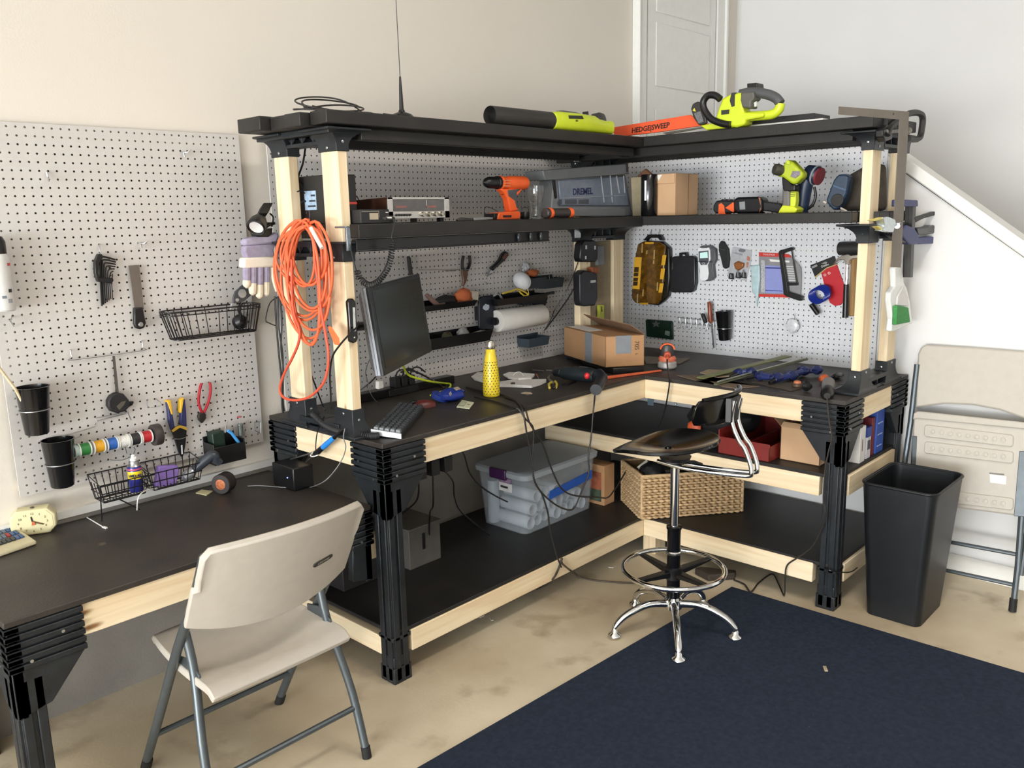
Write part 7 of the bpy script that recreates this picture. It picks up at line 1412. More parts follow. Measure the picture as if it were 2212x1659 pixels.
# grey plug with cord down the leg
c = Vector((3.262, 1.375, BT+.026)); dr = Vector((-.94, -.25, -.15)).normalized()
t = thing('rotary_tool', 'grey rotary tool lying over the front edge of the right bench', 'rotary tool', (3.262, 1.375, BT))
A = T(1790, 826, .034); Bq = PX(3.20, 1787, 852)
fly(t, 'body', MB().lathe([(.014, 0), (.026, .012), (.027, .04), (.024, (Bq-A).length*.7)], A, Bq-A, 20), M('#6e6a68', .45, var=.08)); fly(t, 'black_end', MB().lathe([(.025, (Bq-A).length*.7), (.025, (Bq-A).length*1.0), (.012, (Bq-A).length*1.12)], A, Bq-A, 18), MBLK)
fly(t, 'bit', MB().tube([T(1806, 828, .008), T(1818, 831, .006), T(1832, 832, .005)], .002, 6), MSTL)
V3 = lambda x_, y_, xx=3.165: PX(xx, x_, y_)
cable('tool_cable', 'black cord running from the rotary tool down the right front leg to the floor', [Bq+(Bq-A).normalized()*.02, V3(1788, 880, 3.175), V3(1792, 915), V3(1797, 945), V3(1790, 975), V3(1783, 1010), V3(1780, 1050), V3(1779, 1085), V3(1784, 1105), V3(1776, 1140, 3.18), V3(1755, 1180, 3.19), V3(1722, 1205, 3.19), V3(1700, 1222, 3.19), V3(1696, 1250, 3.19), PZ(.006, 1694, 1286), PZ(.006, 1682, 1262), PZ(.006, 1668, 1240), PZ(.006, 1640, 1258), PZ(.006, 1622, 1278), PZ(.006, 1608, 1262), PZ(.006, 1585, 1252)], .0034, M('#2a2420', .5, var=.05), 'cord')
cable('tie_cable', 'thin dark cord tied round the bottom of the right front leg', [V3(1780, 1228, 3.193), V3(1800, 1234, 3.193), PY(1.238, 1835, 1236), PY(1.238, 1852, 1226)], .0025, MBLK, 'cord')
# ------------------------------------------------------------------ black cords draped over the front edge of the left bench
K = lambda x_, y_, yy_=2.135: PY(yy_, x_*.235+880, y_*.235+780)
KT = lambda x_, y_, h=.005: T(x_*.235+880, y_*.235+780, h)
CB = M('#22201f', .5, var=.06)
cable('draped_cable', 'black cord looping from the bench edge up to the corded drill', [KT(540, 240), KT(700, 280), KT(850, 305), KT(960, 345), KT(1010, 375), K(1050, 430, 2.155), K(1075, 520), K(1100, 680), K(1130, 840), K(1150, 960), K(1165, 1090), K(1240, 1215), K(1370, 1325), K(1490, 1368), K(1545, 1330), K(1600, 1200), K(1665, 1030), K(1665, 880), K(1690, 690), K(1705, 500), K(1716, 400), K(1726, 290, 2.145), T(1288, 846, .010)], .0036, CB, 'cord')
cable('draped_cable', 'black cord falling from the bench edge straight down to the lower shelf', [KT(620, 330), KT(800, 370), KT(980, 425), K(1030, 450, 2.155), K(1085, 530), K(1150, 600), K(1158, 700), K(1150, 850), K(1152, 990), K(1175, 1120), K(1240, 1230), K(1290, 1390), K(1312, 1560), K(1360, 1750), K(1415, 1895)], .0036, CB, 'cord')
cable('draped_cable', 'black cord sweeping wide from the bench edge toward the woven basket', [KT(900, 330), KT(1000, 368), K(1080, 440, 2.155), K(1120, 560), K(1180, 660), K(1250, 775), K(1310, 950), K(1390, 1130), K(1475, 1215), K(1600, 1245), K(1740, 1250), PY(2.20, 1312, 1075), PY(2.26, 1326, 1060), PY(2.30, 1345, 1030), PY(2.35, 1356, 1010)], .0036, CB, 'cord')
cable('floor_cable', 'brown cord crossing the lower rail and the floor toward the stool', [PY(2.165, 1212, 1204), PY(2.160, 1214, 1216), PY(2.160, 1222, 1224), PY(2.160, 1232, 1232), PZ(.03, 1243, 1240), PZ(.005, 1256, 1248), PZ(.005, 1290, 1254), PZ(.005, 1340, 1258), PZ(.005, 1385, 1259)], .0042, M('#4a3c30', .6, var=.06), 'cord')
cable('floor_cable', 'dark cord with a thick inline plug hanging at the lower rail', [PY(2.165, 1214, 1206), PY(2.16, 1211, 1216), PY(2.16, 1204, 1234), PY(2.16, 1195, 1250), PZ(.02, 1180, 1262), PZ(.006, 1160, 1272)], .0048, M('#3a332d', .6, var=.06), 'cord')
# ------------------------------------------------------------------ orange extension cord hung between the left posts
OC = M('#e2683f', .5, var=.05)
VE = V('x', 1.652)
t = VE.root('extension_cord', 'long orange extension cord coiled and hung on the left shelf posts', 'cord', 655, 740, .02)
rr_ = random.Random(4); P = []
nl = 13
for k in range(nl*22):
    f = k/22; lp = int(f); a = 2*PI*(f-lp)+PI/2
    cxp = 655+10*math.sin(lp*1.9)+ (3*lp/nl); rx = 42+14*math.sin(lp*2.3+.5); ry = (92+34*math.sin(lp*1.3+1.2)); top_y = 484+10*math.sin(lp*2.7)
    tilt = .30*max(0, -math.sin(a))
    px_ = cxp+rx*math.cos(a)+tilt*ry*.35; py_ = top_y+ry*(1-math.sin(a))
    P.append(VE.p(px_, py_, .016+.022*math.sin(lp*2.1+a*.5)**2+.012*(lp % 3)))
fly(t, 'coil', MB().tube(spl(P, 2), .0046, 7), OC, smooth=80)
fly(t, 'hanging_loop', MB().tube(spl([VE.p(x_, y_, .055) for x_, y_ in ((630, 560), (631, 640), (636, 680), (647, 712), (645, 740), (632, 772), (615, 805), (605, 835), (607, 852), (620, 862), (645, 864), (672, 855), (698, 828), (708, 795), (709, 760), (702, 715), (694, 670), (688, 620), (680, 560))], 6), .0046, 8), M('#d4553a', .5, var=.05), smooth=80)
a, b = VE.p(712, 708, .045), VE.p(728, 738, .05); fly(t, 'plug', MB().loft([[a+Vector((0, s1*.009, s2*.007)) for s1, s2 in ((-1, -1), (1, -1), (1, 1), (-1, 1))], [b+Vector((0, s1*.016, s2*.012)) for s1, s2 in ((-1, -1), (1, -1), (1, 1), (-1, 1))]]), M('#e5703c', .5, var=.04), .003)
fly(t, 'tie', MB().tube(spl([VE.p(x_, y_, .07) for x_, y_ in ((672, 492), (684, 515), (696, 536))], 4), [.007]*9, 8), M('#d9cfc6', .6, var=.1), label='white tag wrapped on the cord')
# soldering station
t = thing('soldering_station', 'black soldering station with blue-gripped iron at the back corner of the desk', 'soldering station', (1.63, 2.6, DT))
fly(t, 'base', bx((1.585, 2.56, DT+.0008), (1.668, 2.70, DT+.085)), MBLK, .004)
EB = bpy.data.materials.new('blue_led'); EB.use_nodes = True; EB.node_tree.nodes['Principled BSDF'].inputs['Emission Color'].default_value = (.05, .15, 1, 1); EB.node_tree.nodes['Principled BSDF'].inputs['Emission Strength'].default_value = 4
fly(t, 'power_light', MB().ell((1.5845, 2.60, DT+.045), (.0025, .0025, .0025), 8, 6), EB)
h0 = PX(1.64, 682, 980); h1 = PX(1.64, 728, 940); ax = h1-h0; L = ax.length
ringp = [h0+Vector((0, 0, .0))+Vector((.0, .018*math.cos(a), .006*math.sin(a)))+Vector((.018*math.sin(a), 0, 0)) for a in [2*PI*k/18 for k in range(18)]]
fly(t, 'holder_ring', MB().tube(ringp, .0022, 6, True), MWHT)
fly(t, 'holder_post', MB().tube([h0+Vector((.0, .018, 0)), (1.64, 2.66, DT+.09)], .003, 6), MSTL)
fly(t, 'iron_shaft', MB().tube([h0-ax*.5, h0], .0022, 6), MSTL); fly(t, 'iron_collar', MB().lathe([(.007, -.004), (.011, .0), (.0095, L*.35)], h0, ax, 14), MBLK)
fly(t, 'iron_grip', MB().lathe([(.0095, L*.35), (.0105, L*.5), (.009, L*.88)], h0, ax, 14), M('#2f86d8', .4, var=.03), label='blue grip'); fly(t, 'cord_end', MB().lathe([(.008, L*.88), (.006, L*1.2), (.003, L*1.35)], h0, ax, 12), MBLK)
cable('iron_cable', 'thin grey cable looping from the soldering iron across the desk', [h0+ax*1.35, PX(1.63, 742, 945), PX(1.60, 747, 965), PX(1.55, 740, 990), PX(1.52, 722, 1018), PX(1.50, 700, 1040), PZ(DT+.004, 672, 1052), PZ(DT+.004, 640, 1054), PZ(DT+.004, 600, 1052), PZ(DT+.004, 560, 1049), PZ(DT+.004, 535, 1050)], .0018, M('#7c7d7e', .5, var=0), 'cable')
cable('black_cable', 'black cable looping down the end rail beside the soldering iron', [PX(1.655, 700, 900), PX(1.655, 688, 925), PX(1.655, 683, 950), PX(1.655, 682, 975)], .002, MBLK, 'cord')
q = [(1.655, 2.52, .93), (1.655, 2.46, .905), (1.655, 2.40, .893), (1.66, 2.34, .892), (1.70, 2.25, .885), (1.72, 2.235, .884)]
P = spl(q, 40); 
coil = []
for i in range(len(P)-1):
    a_ = (P[i+1]-P[i]).normalized(); e_ = a_.cross(up).normalized(); g_ = a_.cross(e_)
    for s_ in range(4): ph = 2*PI*(i+s_/4)/3.0; coil.append(P[i]+(P[i+1]-P[i])*s_/4+(e_*math.cos(ph)+g_*math.sin(ph))*.0095)
single('coiled_cable', MB().tube(coil, .0028, 6), MBLK2, 'black coiled lead lying at the foot of the front post', 'cord', smooth=80)
# ================================================================== under the benches
zs = .1925
LID = bpy.data.materials.new('clear_bin_plastic'); LID.use_nodes = True
pb = LID.node_tree.nodes['Principled BSDF']; pb.inputs['Base Color'].default_value = lin('#b9c1c8'); pb.inputs['Roughness'].default_value = .3; pb.inputs['Alpha'].default_value = .24
LID2 = LID.copy(); LID2.node_tree.nodes['Principled BSDF'].inputs['Alpha'].default_value = .62
X0, X1, Y0, Y1, ZB, ZTp = 2.650, 3.170, 2.420, 2.725, zs, .470
t = thing('storage_bin', 'large clear plastic storage bin with grey lid on the left lower shelf', 'storage bin', ((X0+X1)/2, (Y0+Y1)/2, zs))
def rr(x0, x1, y0, y1, z, r=.03, n=5):
    out = []
    for cx_, cy_, a0 in ((x1-r, y1-r, 0), (x0+r, y1-r, PI/2), (x0+r, y0+r, PI), (x1-r, y0+r, 1.5*PI)):
        for k in range(n+1): a = a0+PI/2*k/n; out.append(Vector((cx_+r*math.cos(a), cy_+r*math.sin(a), z)))
    return out
k_ = .018
fly(t, 'tub', MB().loft([rr(X0+k_, X1-k_, Y0+k_, Y1-k_, ZB+.001), rr(X0, X1, Y0, Y1, ZTp), rr(X0+.003, X1-.003, Y0+.003, Y1-.003, ZTp), rr(X0+k_+.003, X1-k_-.003, Y0+k_+.003, Y1-k_-.003, ZB+.004)]), LID, label='clear tub')
fly(t, 'lid', MB().loft([rr(X0-.012, X1+.012, Y0-.012, Y1+.012, ZTp-.016, .04), rr(X0-.014, X1+.014, Y0-.014, Y1+.014, ZTp+.006, .04), rr(X0-.004, X1+.004, Y0-.004, Y1+.004, ZTp+.014, .04), rr(X0+.03, X1-.03, Y0+.03, Y1-.03, ZTp+.012, .04)]), LID2, .001, 'cloudy grey lid')
fly(t, 'latch', MB().box((X0-.022, Y0+.10, ZTp-.03), (X0-.004, Y0+.20, ZTp+.018)), M('#43204d', .4, var=.06), .005, 'purple latch')
fly(t, 'price_label', bx((X0-.004, Y0+.075, ZTp-.085), (X0-.002, Y0+.155, ZTp-.045)), M('#d9d8d8', .5, var=.04)); fly(t, 'label_print', bx((X0-.0048, Y0+.10, ZTp-.070), (X0-.0038, Y0+.145, ZTp-.060)), M('#3b3b3e', .5, var=.3, vs=300)); fly(t, 'label_picture', bx((X0-.0046, Y0+.080, ZTp-.046), (X0-.0026, Y0+.15, ZTp-.022)), M('#8d7391', .5, var=.3, vs=80))
fly(t, 'tape', MB().prism([(X0+.16, Y0-.002, .325), (X0+.48, Y0-.002, .352), (X0+.48, Y0-.002, .392), (X0+.17, Y0-.002, .365)], (0, .004, 0)), M('#1f52a8', .5, var=.05), label='blue tape strip')
WT = M('#cdd6df', .45, var=.05)
pos = []
for row, n in ((0, 7), (1, 6), (2, 3)):
    for k in range(n):
        x = X0+.075+k*.062+row*.03; z = zs+.036+row*.056; pos.append((x, z, row, k))
for i, (x, z, row, k) in enumerate(pos):
    y0 = Y0+.035+.012*((i*7) % 3); y1 = y0+.22-.03*((i*5) % 2)
    a = Vector((x, y0, z)); m = MB().lathe([(.0275, 0), (.0275, y1-y0), (.0250, y1-y0), (.0250, 0), (.0275, 0)], a, (0, 1, 0), 20)
    o = single('white_tube', m, WT, ['white tube in the bottom layer of the clear bin', 'white tube in the second layer of the clear bin', 'white tube on top of the pile in the clear bin'][row], 'tube', loc=(x, (y0+y1)/2, z-.0275), group=['bottom layer tubes in the clear bin', 'second layer tubes in the clear bin', 'top tubes in the clear bin'][row])
m = MB().lathe([(.025, 0), (.027, .003), (.027, .20), (.025, .203)], (X0+.05, Y1-.06, zs+.006), (0, 0, 1), 20); single('white_tube', m, WT, 'single white tube standing upright at the back left inside the clear bin', 'tube')
# brown carton behind the bin
t = thing('carton', 'worn brown carton between the clear bin and the woven basket', 'box', (3.25, 2.5, zs))
fly(t, 'box', bx((3.205, 2.402, zs), (3.29, 2.545, .395)), MCARD, .003); fly(t, 'print_patch', bx((3.2035, 2.42, .27), (3.2055, 2.53, .36)), M('#8c4f36', .7, var=.5, vs=30)); fly(t, 'print_patch', bx((3.2035, 2.42, .21), (3.2055, 2.53, .27)), M('#3d4a3a', .7, var=.4, vs=30))
# woven basket
n0 = Vector((3.163, 2.153, zs+.001)); v1 = Vector((.389, -.305, 0)); v2 = Vector((.163, .228, 0)); Hh = .208; up = Vector((0, 0, 1))
WV = M('#b3946c', .85, var=.25, vs=70); WV2 = M('#c4a57c', .85, var=.25, vs=70)
t = thing('woven_basket', 'tan woven seagrass basket on the lower shelf behind the stool', 'basket', n0+(v1+v2)*.5)
cn = [n0, n0+v1, n0+v1+v2, n0+v2]
fly(t, 'liner', MB().loft([[q+(n0+(v1+v2)*.5-q)*.03 for q in cn], [q+(n0+(v1+v2)*.5-q)*.03+up*Hh for q in cn], [q+(n0+(v1+v2)*.5-q)*.07+up*Hh for q in cn], [q+(n0+(v1+v2)*.5-q)*.07+up*.01 for q in cn]]), M('#8f744f', .9, var=.2, vs=60))
rows = 16
ctr = n0+(v1+v2)*.5
for r in range(rows):
    m = MB(); pts = []
    for s in range(4):
        a, b = cn[s], cn[(s+1) % 4]; L = (b-a).length; nn = int(L/.006)
        nv = (b-a).normalized().cross(up)
        for k in range(nn):
            f = k/nn; w_ = math.sin(2*PI*k/ (nn/ round(L/.030)) + PI*(r % 2)); pts.append(a+(b-a)*f+nv*(.0045*w_+.001)+up*(Hh*(r+.5)/rows))
    m.tube(pts, [.0064+.0015*math.sin(i*1.3) for i in range(len(pts))], 6, True)
    fly(t, 'woven_row', m, WV if r % 2 else WV2, smooth=70)
pts = []
for s in range(4): pts += [cn[s]+(cn[(s+1) % 4]-cn[s])*k/8+up*Hh for k in range(8)]
fly(t, 'rim', MB().tube(pts, .008, 8, True), WV2, smooth=70)
for s in range(4): fly(t, 'corner_braid', MB().tube([cn[s]+up*.004, cn[s]+up*Hh], .0075, 8), WV2)
for k, (u, v, rad, c, lab) in enumerate(((.12, .35, (.10, .07, .05), '#1b1b1d', 'crumpled black bag sticking out of the woven basket'), (.4, .5, (.13, .08, .035), '#28231f', 'dark cloth bundle inside the woven basket'))):
    q = n0+v1*u*.7+v1*.12+v2*v+up*(Hh-.005); single(['black_bag', 'cloth_bundle'][k], lump(q, rad, 80+k, rough=.22), M(c, .5, var=.2), lab, ['bag', 'cloth'][k], smooth=40)
m = MB(); q = n0+v1*.04+v2*.42+up*(Hh+.01); m.loft([[q, q+Vector((.05, -.02, .03)), q+Vector((.06, -.05, -.05)), q+Vector((.03, -.03, -.06))], [w_+Vector((.003, .003, .002)) for w_ in (q, q+Vector((.05, -.02, .03)), q+Vector((.06, -.05, -.05)), q+Vector((.03, -.03, -.06)))]]); single('flyer', m, M('#cdc6b8', .7, var=.4, vs=25), 'black and white printed flyer poking out of the woven basket', 'paper')
# dark boxes and power gear under the left end
t = thing('speaker_box', 'dark box standing on the left end of the lower shelf behind the chair', 'box', (1.86, 2.66, zs)); fly(t, 'box', bx((1.78, 2.58, zs), (2.02, 2.80, zs+.20)), M('#232021', .55, var=.12), .004); fly(t, 'emblem', MB().cyl((1.779, 2.68, zs+.11), (1.7785, 2.68, zs+.11), .028, 18), M('#5d5230', .4, .4, var=.4, vs=90))
t = thing('grey_carton', 'dim grey carton near the left end of the lower shelf', 'box', (2.16, 2.64, zs)); fly(t, 'box', bx((2.08, 2.54, zs), (2.25, 2.78, zs+.17)), M('#55524d', .7, var=.1), .003); fly(t, 'flap', bx((2.075, 2.535, zs+.168), (2.255, 2.785, zs+.174)), M('#625e58', .7, var=.1), .002); fly(t, 'cut_handle', bx((2.15, 2.5385, zs+.07), (2.165, 2.5405, zs+.14)), MBLK)
t = thing('power_strip', 'black power strip with plugs screwed under the left bench top', 'power strip', (2.03, 2.32, .68))
fly(t, 'body', bx((1.93, 2.30, .715), (2.16, 2.345, .765)), MBLK, .004)
for k in range(3): fly(t, 'plug', bx((1.945+k*.065, 2.30, .655), (1.985+k*.065, 2.34, .715)), MBLK2, .003)
fly(t, 'mounting_arm', bx((2.0, 2.345, .74), (2.03, 2.40, .853)), MBLK)
for k, pts in enumerate(([(1.96, 2.32, .655), (1.98, 2.36, .56), (1.97, 2.45, .48), (1.95, 2.5, .40), (2.0, 2.55, .372)], [(2.03, 2.32, .655), (2.06, 2.36, .52), (2.12, 2.45, .45), (2.2, 2.55, .30), (2.28, 2.6, .20)], [(2.09, 2.32, .655), (2.14, 2.33, .60), (2.19, 2.38, .52), (2.28, 2.45, .42), (2.40, 2.50, .32), (2.52, 2.52, .22)], [(2.15, 2.33, .74), (2.2, 2.33, .70), (2.26, 2.36, .60), (2.38, 2.42, .50), (2.50, 2.46, .42), (2.6, 2.48, .36)])):
    cable('tangled_cable', ['first black cord hanging from the under-bench power strip', 'second black cord hanging from the under-bench power strip', 'third black cord reaching from the power strip toward the clear bin', 'long black cord slanting from the power strip to the clear bin'][k], [Vector(q) for q in pts], .0035, MBLK, 'cord')
# right middle shelf
zm = .5665
t = thing('tool_bag', 'black tool bag with orange corner on the middle shelf behind the stool', 'bag', (3.45, 1.95, zm))
fly(t, 'body', lump((3.50, 1.93, zm+.085), (.15, .17, .085), 91, 20, 10, .10), M('#17171b', .7, var=.2, vs=30), smooth=50); fly(t, 'orange_corner', lump((3.335, 1.985, zm+.06), (.02, .035, .030), 92, rough=.1), M('#c4562f', .5, var=.05), smooth=50); drop(t, zm)
t = thing('tool_tray', 'open dark red metal tool tray on the middle shelf', 'tool box', (3.40, 1.62, zm))
TR_ = M('#7a2420', .45, var=.08)
a0, a1 = 1.56, 1.80; xa, xb = 3.225, 3.66
wl = MB(); 
wl.box((xa, a0, zm), (xb, a1, zm+.004)).box((xa, a0, zm), (xa+.005, a1, zm+.075)).box((xb-.005, a0, zm), (xb, a1, zm+.10)).box((xa, a0, zm), (xb, a0+.005, zm+.065)).box((xa, a1-.005, zm), (xb, a1, zm+.105)); fly(t, 'tray', wl, TR_, .003)
fly(t, 'divider', bx((xa+.005, 1.675, zm+.004), (xb-.005, 1.68, zm+.06)), TR_)
t = thing('cardboard_box', 'small light brown cardboard box on the middle shelf behind the right front leg', 'box', (3.40, 1.46, zm))
y0, y1 = 1.375, 1.548; zt = ZV(3.296, 1.46, 928)
bm_ = MB().box((3.296, y0, zm), (3.30, y1, zt)).box((3.296, y0, zm), (3.48, y0+.004, zt)).box((3.476, y0, zm), (3.48, y1, zt)).box((3.296, y1-.004, zm), (3.48, y1, zt)).box((3.296, y0, zm), (3.48, y1, zm+.004)); fly(t, 'carton', bm_, MCARD2, .001)
fly(t, 'flap', MB().prism([(3.298, y1, zt), (3.40, y1, zt), (3.42, y1+.03, zt+.03), (3.298, y1+.03, zt+.03)], (0, .002, .003)), MCARD2); fly(t, 'flap', MB().prism([(3.296, y0, zt), (3.296, y1, zt), (3.318, y1, zt+.014), (3.318, y0, zt+.014)], (.002, 0, .003)), MCARD2)
for k, (x0, x1, y, h, c, nm, lab, cat) in enumerate(((3.43, 3.485, 1.265, .155, '#d8d5d0', 'white_box', 'off-white narrow box at the right end of the middle shelf', 'box'), (3.51, 3.555, 1.268, .135, '#c9c8cc', 'parts_box', 'white box with blue top next to the off-white box', 'box'), (3.575, 3.605, 1.272, .165, '#6a1f26', 'red_book', 'thin dark red book between the white and blue boxes', 'book'), (3.615, 3.70, 1.268, .19, '#2d4fa0', 'blue_box', 'blue box at the far right end of the middle shelf', 'box'))):
    t = single(nm, bx((x0, y, zm), (x1, y+.16, zm+h)), M(c, .5, var=.06), lab, cat, bev=.003)
    if k == 1: fly(t, 'blue_band', bx((x0-.0006, y-.001, zm+h*.7), (x1+.0006, y+.05, zm+h+.001)), M('#2b3f8a', .5, var=.1)); fly(t, 'dark_print', bx((x0+.008, y-.001, zm+.04), (x1-.008, y+.001, zm+.08)), M('#4a4450', .5, var=.4, vs=120))
    if k == 3:
        for j in range(3): fly(t, 'print_line', bx((x0+.012, y-.001, zm+.03+j*.05), (x1-.02, y+.001, zm+.034+j*.05)), M('#a9b5d6', .5, var=0))
    if k == 0: fly(t, 'mark', bx((x0+.02, y-.0008, zm+.05), (x0+.026, y+.001, zm+.10)), M('#6a3136', .5, var=.2))
for k, (p, c) in enumerate(((( 3.60, 2.40, .66), '#7e93a0'), ((3.55, 2.22, .67), '#c9cfd3'))):
    single(['hang_tag', 'hook_eye'][k], MB().at(p).box((-.002, -.018, -.03), (.002, .018, .03)) if k == 0 else MB().ell(p, (.008, .008, .008), 10, 6), M(c, .3, .3, var=.05), ['pale grey tag hanging in the dark space above the middle shelf', 'small bright screw eye above the middle shelf'][k], ['tag', 'hook'][k])
# ================================================================== drafting stool
SX, SY = 2.657, 1.660
BLKG = M('#0a0a0b', .16, var=.05, spec=.4)
t = thing('drafting_stool', 'chrome drafting stool with glossy black tractor seat standing on the rug edge', 'stool', (SX, SY, 0))
S0 = Vector((SX, SY, 0))
for k, (fx, fy) in enumerate(((2.458, 1.792), (2.462, 1.511), (2.742, 1.437), (2.909, 1.675), (2.731, 1.886))):
    d = Vector((fx-SX, fy-SY, 0)); L = d.length; d.normalize()
    zf = .0075
    P = spl([S0+d*.028+up*.115, S0+d*(L*.45)+up*.120, S0+d*(L*.80)+up*.088, S0+d*(L*.97)+up*.052, S0+d*L+up*.034], 5)
    lg = fly(t, 'leg', MB().tube(P, [.016-.004*i/len(P) for i in range(len(P))], 12), MCHR, smooth=70)
    fly(lg, 'glide', MB().lathe([(.020, 0), (.026, .003), (.025, .010), (.013, .016), (.012, .034), (.006, .044)], S0+d*L+up*zf, n=18), MCHR, smooth=60)
fly(t, 'hub', MB().lathe([(.026, .088), (.034, .095), (.034, .132), (.026, .14)], S0, n=24), MCHR)
fly(t, 'lower_tube', MB().lathe([(.0255, .10), (.0255, .415), (.029, .418), (.029, .428), (.018, .43)], S0, n=24), M('#15161a', .18, .5, var=.05))
fly(t, 'ring_collar', MB().lathe([(.027, .315), (.030, .318), (.030, .326), (.027, .33)], S0, n=24), MCHR); fly(t, 'spoke_hub', MB().lathe([(.026, .215), (.034, .218), (.034, .262), (.026, .266)], S0, n=24), MBLK)
fly(t, 'foot_ring', MB().tube([S0+Vector((.192*math.cos(a), .192*math.sin(a), .255)) for a in [2*PI*k/48 for k in range(48)]], .0105, 10, True), MCHR, smooth=80)
for k in range(4):
    a = PI/4+.52+k*PI/2; d = Vector((math.cos(a), math.sin(a), 0)); s = Vector((-d.y, d.x, 0))
    A, Bq_ = S0+d*.03+up*.24, S0+d*.186+up*.25
    fly(t, 'spoke', MB().loft([[A+s*.016+up*.012, A-s*.016+up*.012, A-s*.016-up*.012, A+s*.016-up*.012], [Bq_+s*.011+up*.006, Bq_-s*.011+up*.006, Bq_-s*.011-up*.006, Bq_+s*.011-up*.006]]), MBLK, .003)
fly(t, 'gas_lift', MB().lathe([(.0165, .42), (.0165, .675), (.012, .68)], S0, n=20), MCHR); fly(t, 'lift_head', MB().lathe([(.022, .665), (.03, .68), (.055, .692), (.06, .705)], S0, n=20), MBLK)
Fw = Vector((-.10, .995, 0)).normalized(); Rg = Vector((Fw.y, -Fw.x, 0))
def seat_(u, v):
    r = u; a = 2*PI*v
    fx, fy = math.cos(a), math.sin(a)            # fx: forward, fy: right
    R_ = .188+.016*abs(fy)**2+(.014*max(0, fx)**2)
    x, y = fx*R_*r, fy*R_*r
    z = .722+.034*(r**2.4)*(max(0, -fx)**1.5)+.022*(r**2)*abs(fy)**2-.034*(r**5)*max(0, fx)**2-.012*(1-r)
    return S0+Vector((-.018, .020, .012))+Fw*x+Rg*y+up*z
fly(t, 'seat', MB().sheet(seat_, 14, 40, .013), BLKG, .003, smooth=70)
for fx, fy in ((-.05, -.045), (-.05, .045)):
    c = S0+Vector((-.018, .020, .012))+Fw*fx+Rg*fy+up*.7135; fly(t, 'seat_hole', MB().lathe([(.001, 0), (.014, .0), (.015, .004), (.001, .0045)], c, n=16, ), M('#1c1b1a', .5, var=0))
BC = Vector((2.727, 1.487, 0)); BF = Vector((-.08, .997, 0)).normalized(); BW = Vector((.997, .08, 0))
zb0, zb1 = ZV(2.727, 1.46, 915), ZV(2.727, 1.46, 850)
def back_(u, v):
    s = (u-.5)*2; z = zb0+(zb1-zb0)*v*(1-.06*abs(s)**3)+.012*abs(s)**2*(1-v); hw = .175*(1-.10*(2*v-1)**4)
    return BC+BW*(s*hw)+BF*(.055*s*s)-BF*(.02*v)+up*z
bk = fly(t, 'backrest', MB().sheet(back_, 22, 8, .011), BLKG, .003, smooth=70)
fly(bk, 'top_roll', MB().tube([Vector(back_(.02+.96*k/20, 1))-BF*.006 for k in range(21)], .0085, 10), BLKG, smooth=70)
fly(bk, 'bolt_plate', MB().loft([[BC+BW*sx-BF*.010+up*z for sx, z in ((-.045, zb0+.01), (.045, zb0+.01), (.045, zb1-.01), (-.045, zb1-.01))], [BC+BW*sx-BF*.034+up*z for sx, z in ((-.04, zb0+.01), (.04, zb0+.01), (.04, zb1-.01), (-.04, zb1-.01))]]), MBLK, .003)
for s in (-.026, .026):
    P = [S0+Rg*(-s*.9)+Fw*.06+up*.682, S0+Rg*(s)-Fw*.06+up*.672, Vector((2.722, 1.405, .668))+BW*s, Vector((2.728, 1.375, .690))+BW*s, Vector((2.735, 1.405, .76))+BW*s, Vector((2.733, 1.435, .80))+BW*s, BC-BF*.028+BW*s+up*(zb0+.02), BC-BF*.038+BW*s+up*(zb1-.02)]
    P[0] = S0+Rg*s+Fw*.06+up*.682
    fly(t, 'back_support', MB().tube(spl(P, 6), .0085, 10), MCHR, smooth=80)
fly(t, 'lever', MB().tube([S0+Rg*.05+up*.672, S0+Rg*.10-Fw*.03+up*.662, S0+Rg*.125-Fw*.05+up*.645], [.004, .006, .009], 8), MBLK)
# ================================================================== waste bin
WBK = two_tone('waste_bin_plastic', '#0f1114', '#15181c', 12, .3, .7, .42, 5, .1, cs=240)
t = thing('waste_bin', 'tall black rectangular waste bin standing by the right front leg', 'waste bin', (3.43, 1.05, 0))
b_ = (3.275, 3.555, .945, 1.152); r_t = (3.255, 3.61, .912, 1.192); Hw = .545
fly(t, 'body', MB().loft([rr(*b_, .001, .03), rr(*[b_[i]+(r_t[i]-b_[i])*.94 for i in range(4)], Hw-.03, .035), rr(*r_t, Hw-.012, .04), rr(*r_t, Hw, .04), rr(r_t[0]+.008, r_t[1]-.008, r_t[2]+.008, r_t[3]-.008, Hw, .035), rr(*[b_[i]+(.006 if i % 2 == 0 else -.006) for i in range(4)], .008, .028)]), WBK, .001, smooth=50)
fly(t, 'rim', MB().tube(rr(*r_t, Hw+.001, .04), .006, 8, True), WBK, smooth=80)
for y in (1.12, .985): fly(t, 'rib', bx((r_t[0]+.004, y-.004, Hw-.075), (r_t[0]+.014, y+.004, Hw-.035)), MBLK, .001)
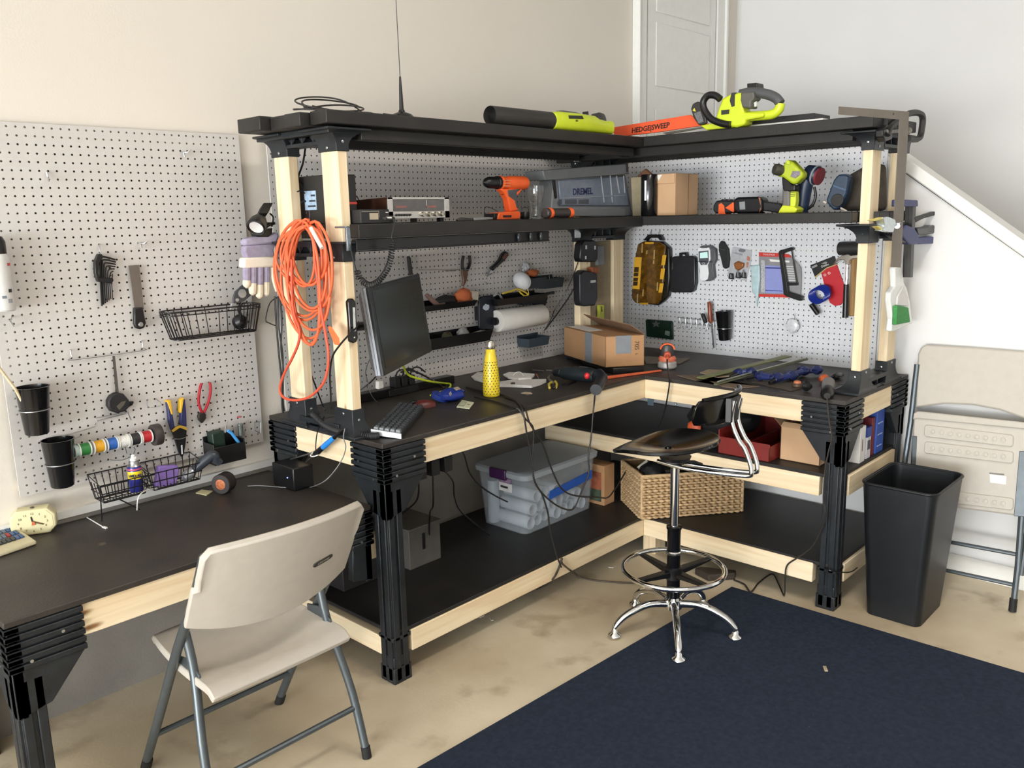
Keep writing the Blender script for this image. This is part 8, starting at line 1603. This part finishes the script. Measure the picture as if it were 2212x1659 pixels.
# ================================================================== folded chair leaning on the stair wall
def TL_(px, py, d=0):
    x = 3.80
    for _ in range(25):
        q = PX(x, px, py); x = 3.70+.165*max(0, q.z)/.85-d
    return PX(x, px, py)
tn = Vector((-.982, 0, .19))
t = thing('folding_chair', 'beige folding chair folded flat and leaning against the stair wall', 'chair', (3.72, .9, 0))
def tslab(mb, pts, d0, d1): q = [TL_(x, y, d1) for x, y in pts]; return mb.prism(q, -tn*(d1-d0))
m = MB(); tslab(m, [(1983, 752), (1990, 738), (2000, 732), (2100, 738), (2290, 752), (2290, 925), (2270, 912), (2220, 893), (2160, 873), (2100, 862), (2040, 860), (1978, 868)], .014, .034); fly(t, 'backrest', m, POLY, .008)
m = MB(); tslab(m, [(1974, 880), (1982, 876), (2000, 878), (2212, 900), (2300, 910), (2292, 1100), (2200, 1102), (2060, 1084), (1976, 1070), (1972, 920)], .036, .056); st_ = fly(t, 'seat', m, POLY, .008)
m = MB(); tslab(m, [(1974, 880), (1984, 876), (2212, 899), (2300, 908), (2300, 922), (2212, 914), (1980, 892), (1972, 895)], .050, .066); fly(st_, 'seat_lip', m, POLY, .005)
for y0 in (908, 944, 1045):
    f = lambda x: y0+(x-1998)*.115
    m = MB(); tslab(m, [(1998, f(1998)), (2003, f(2003)-3), (2186, f(2186)-3), (2190, f(2190)), (2189, f(2189)+20), (2184, f(2184)+23), (2000, f(2000)+23), (1996, f(1996)+18)], .0555, .064); rb = fly(st_, 'rib_panel', m, POLY, .003)
    for k in range(9):
        x = 2016+k*19; m = MB(); c = TL_(x, f(x)+10, .064); m.lathe([(.004, 0), (.009, .0006), (.009, .004), (.005, .005)], c, tn, 12); fly(rb, 'boss', m, POLY)
m = MB(); tslab(m, [(2139, 1012), (2175, 1016), (2174, 1034), (2140, 1030)], .056, .0572); fly(st_, 'white_label', m, M('#e6e4e0', .6, var=.02)); m = MB(); tslab(m, [(2138, 1008), (2170, 1011), (2170, 1014), (2138, 1011)], .056, .0573); fly(st_, 'label_print', m, M('#77736c', .6, var=.3, vs=300))
for pts, d, nm in (([(1982, 775), (1968, 900), (1953, 1000), (1940, 1110), (1925, 1230)], .034, 'leg'), ([(2222, 930), (2208, 1100), (2200, 1210), (2189, 1305)], .046, 'leg'), ([(1978, 935), (1974, 1000), (1968, 1090), (1955, 1200)], .02, 'leg'), ([(2290, 770), (2250, 960), (2226, 1100), (2206, 1230)], .02, 'leg')):
    fly(t, nm, MB().tube([TL_(x, y, d) for x, y in pts], .0115, 10), STEEL, label='grey steel leg')
m = MB(); tslab(m, [(2203, 962), (2225, 962), (2216, 1104), (2191, 1102)], .040, .062); fly(t, 'hinge_plate', m, STEEL, .002)
m = MB(); tslab(m, [(1971, 930), (1981, 930), (1978, 1000), (1970, 1000)], .036, .062); fly(t, 'hinge_plate', m, STEEL, .002)
for a, b in (((1965, 1143), (2208, 1187)), ((1950, 1200), (2196, 1252))): fly(t, 'cross_bar', MB().cyl(TL_(*a, .03), TL_(*b, .03), .0085, 10), STEEL)
fly(t, 'rubber_foot', MB().cyl(TL_(2191, 1280, .046), TL_(2188, 1308, .046), .0145, 12), MRUB); fly(t, 'rubber_foot', MB().cyl(TL_(1928, 1205, .034), TL_(1925, 1232, .034), .0145, 12), MRUB)
drop(t, .0)
# ================================================================== bits on the floor
c = PZ(.009, 1783, 1446); m = MB(); m.at((c.x, c.y, .0085), .6).box((-.016, -.006, 0), (.016, .006, .006)); single('wood_chip', m, M('#a89a80', .8, var=.15), 'small pale wood chip lying on the navy rug', 'wood chip', bev=.002)
m = MB(); P = [PZ(.001, x, y) for x, y in ((1500, 1240), (1512, 1236), (1530, 1238), (1560, 1242), (1590, 1244), (1588, 1252), (1560, 1254), (1530, 1256))]; m.prism(P, (0, 0, .03)); single('dark_adapter', m, M('#3a322b', .7, var=.15), 'dark brown cable adapter lying on the floor under the right bench', 'adapter', bev=.006)
for k, (x, y) in enumerate(((1040, 1332), (1062, 1338), (1320, 1226))): c = PZ(.0, x, y); single('floor_scrap', MB().at((c.x, c.y, .0005), k).box((-.012, -.005, 0), (.012, .005, .003)), M('#cfcabf', .7, var=.1), ['pale scrap on the floor left of the lower rail', 'second pale scrap on the floor just right of the first', 'little pale scrap on the floor near the stool foot ring'][k], 'scrap')
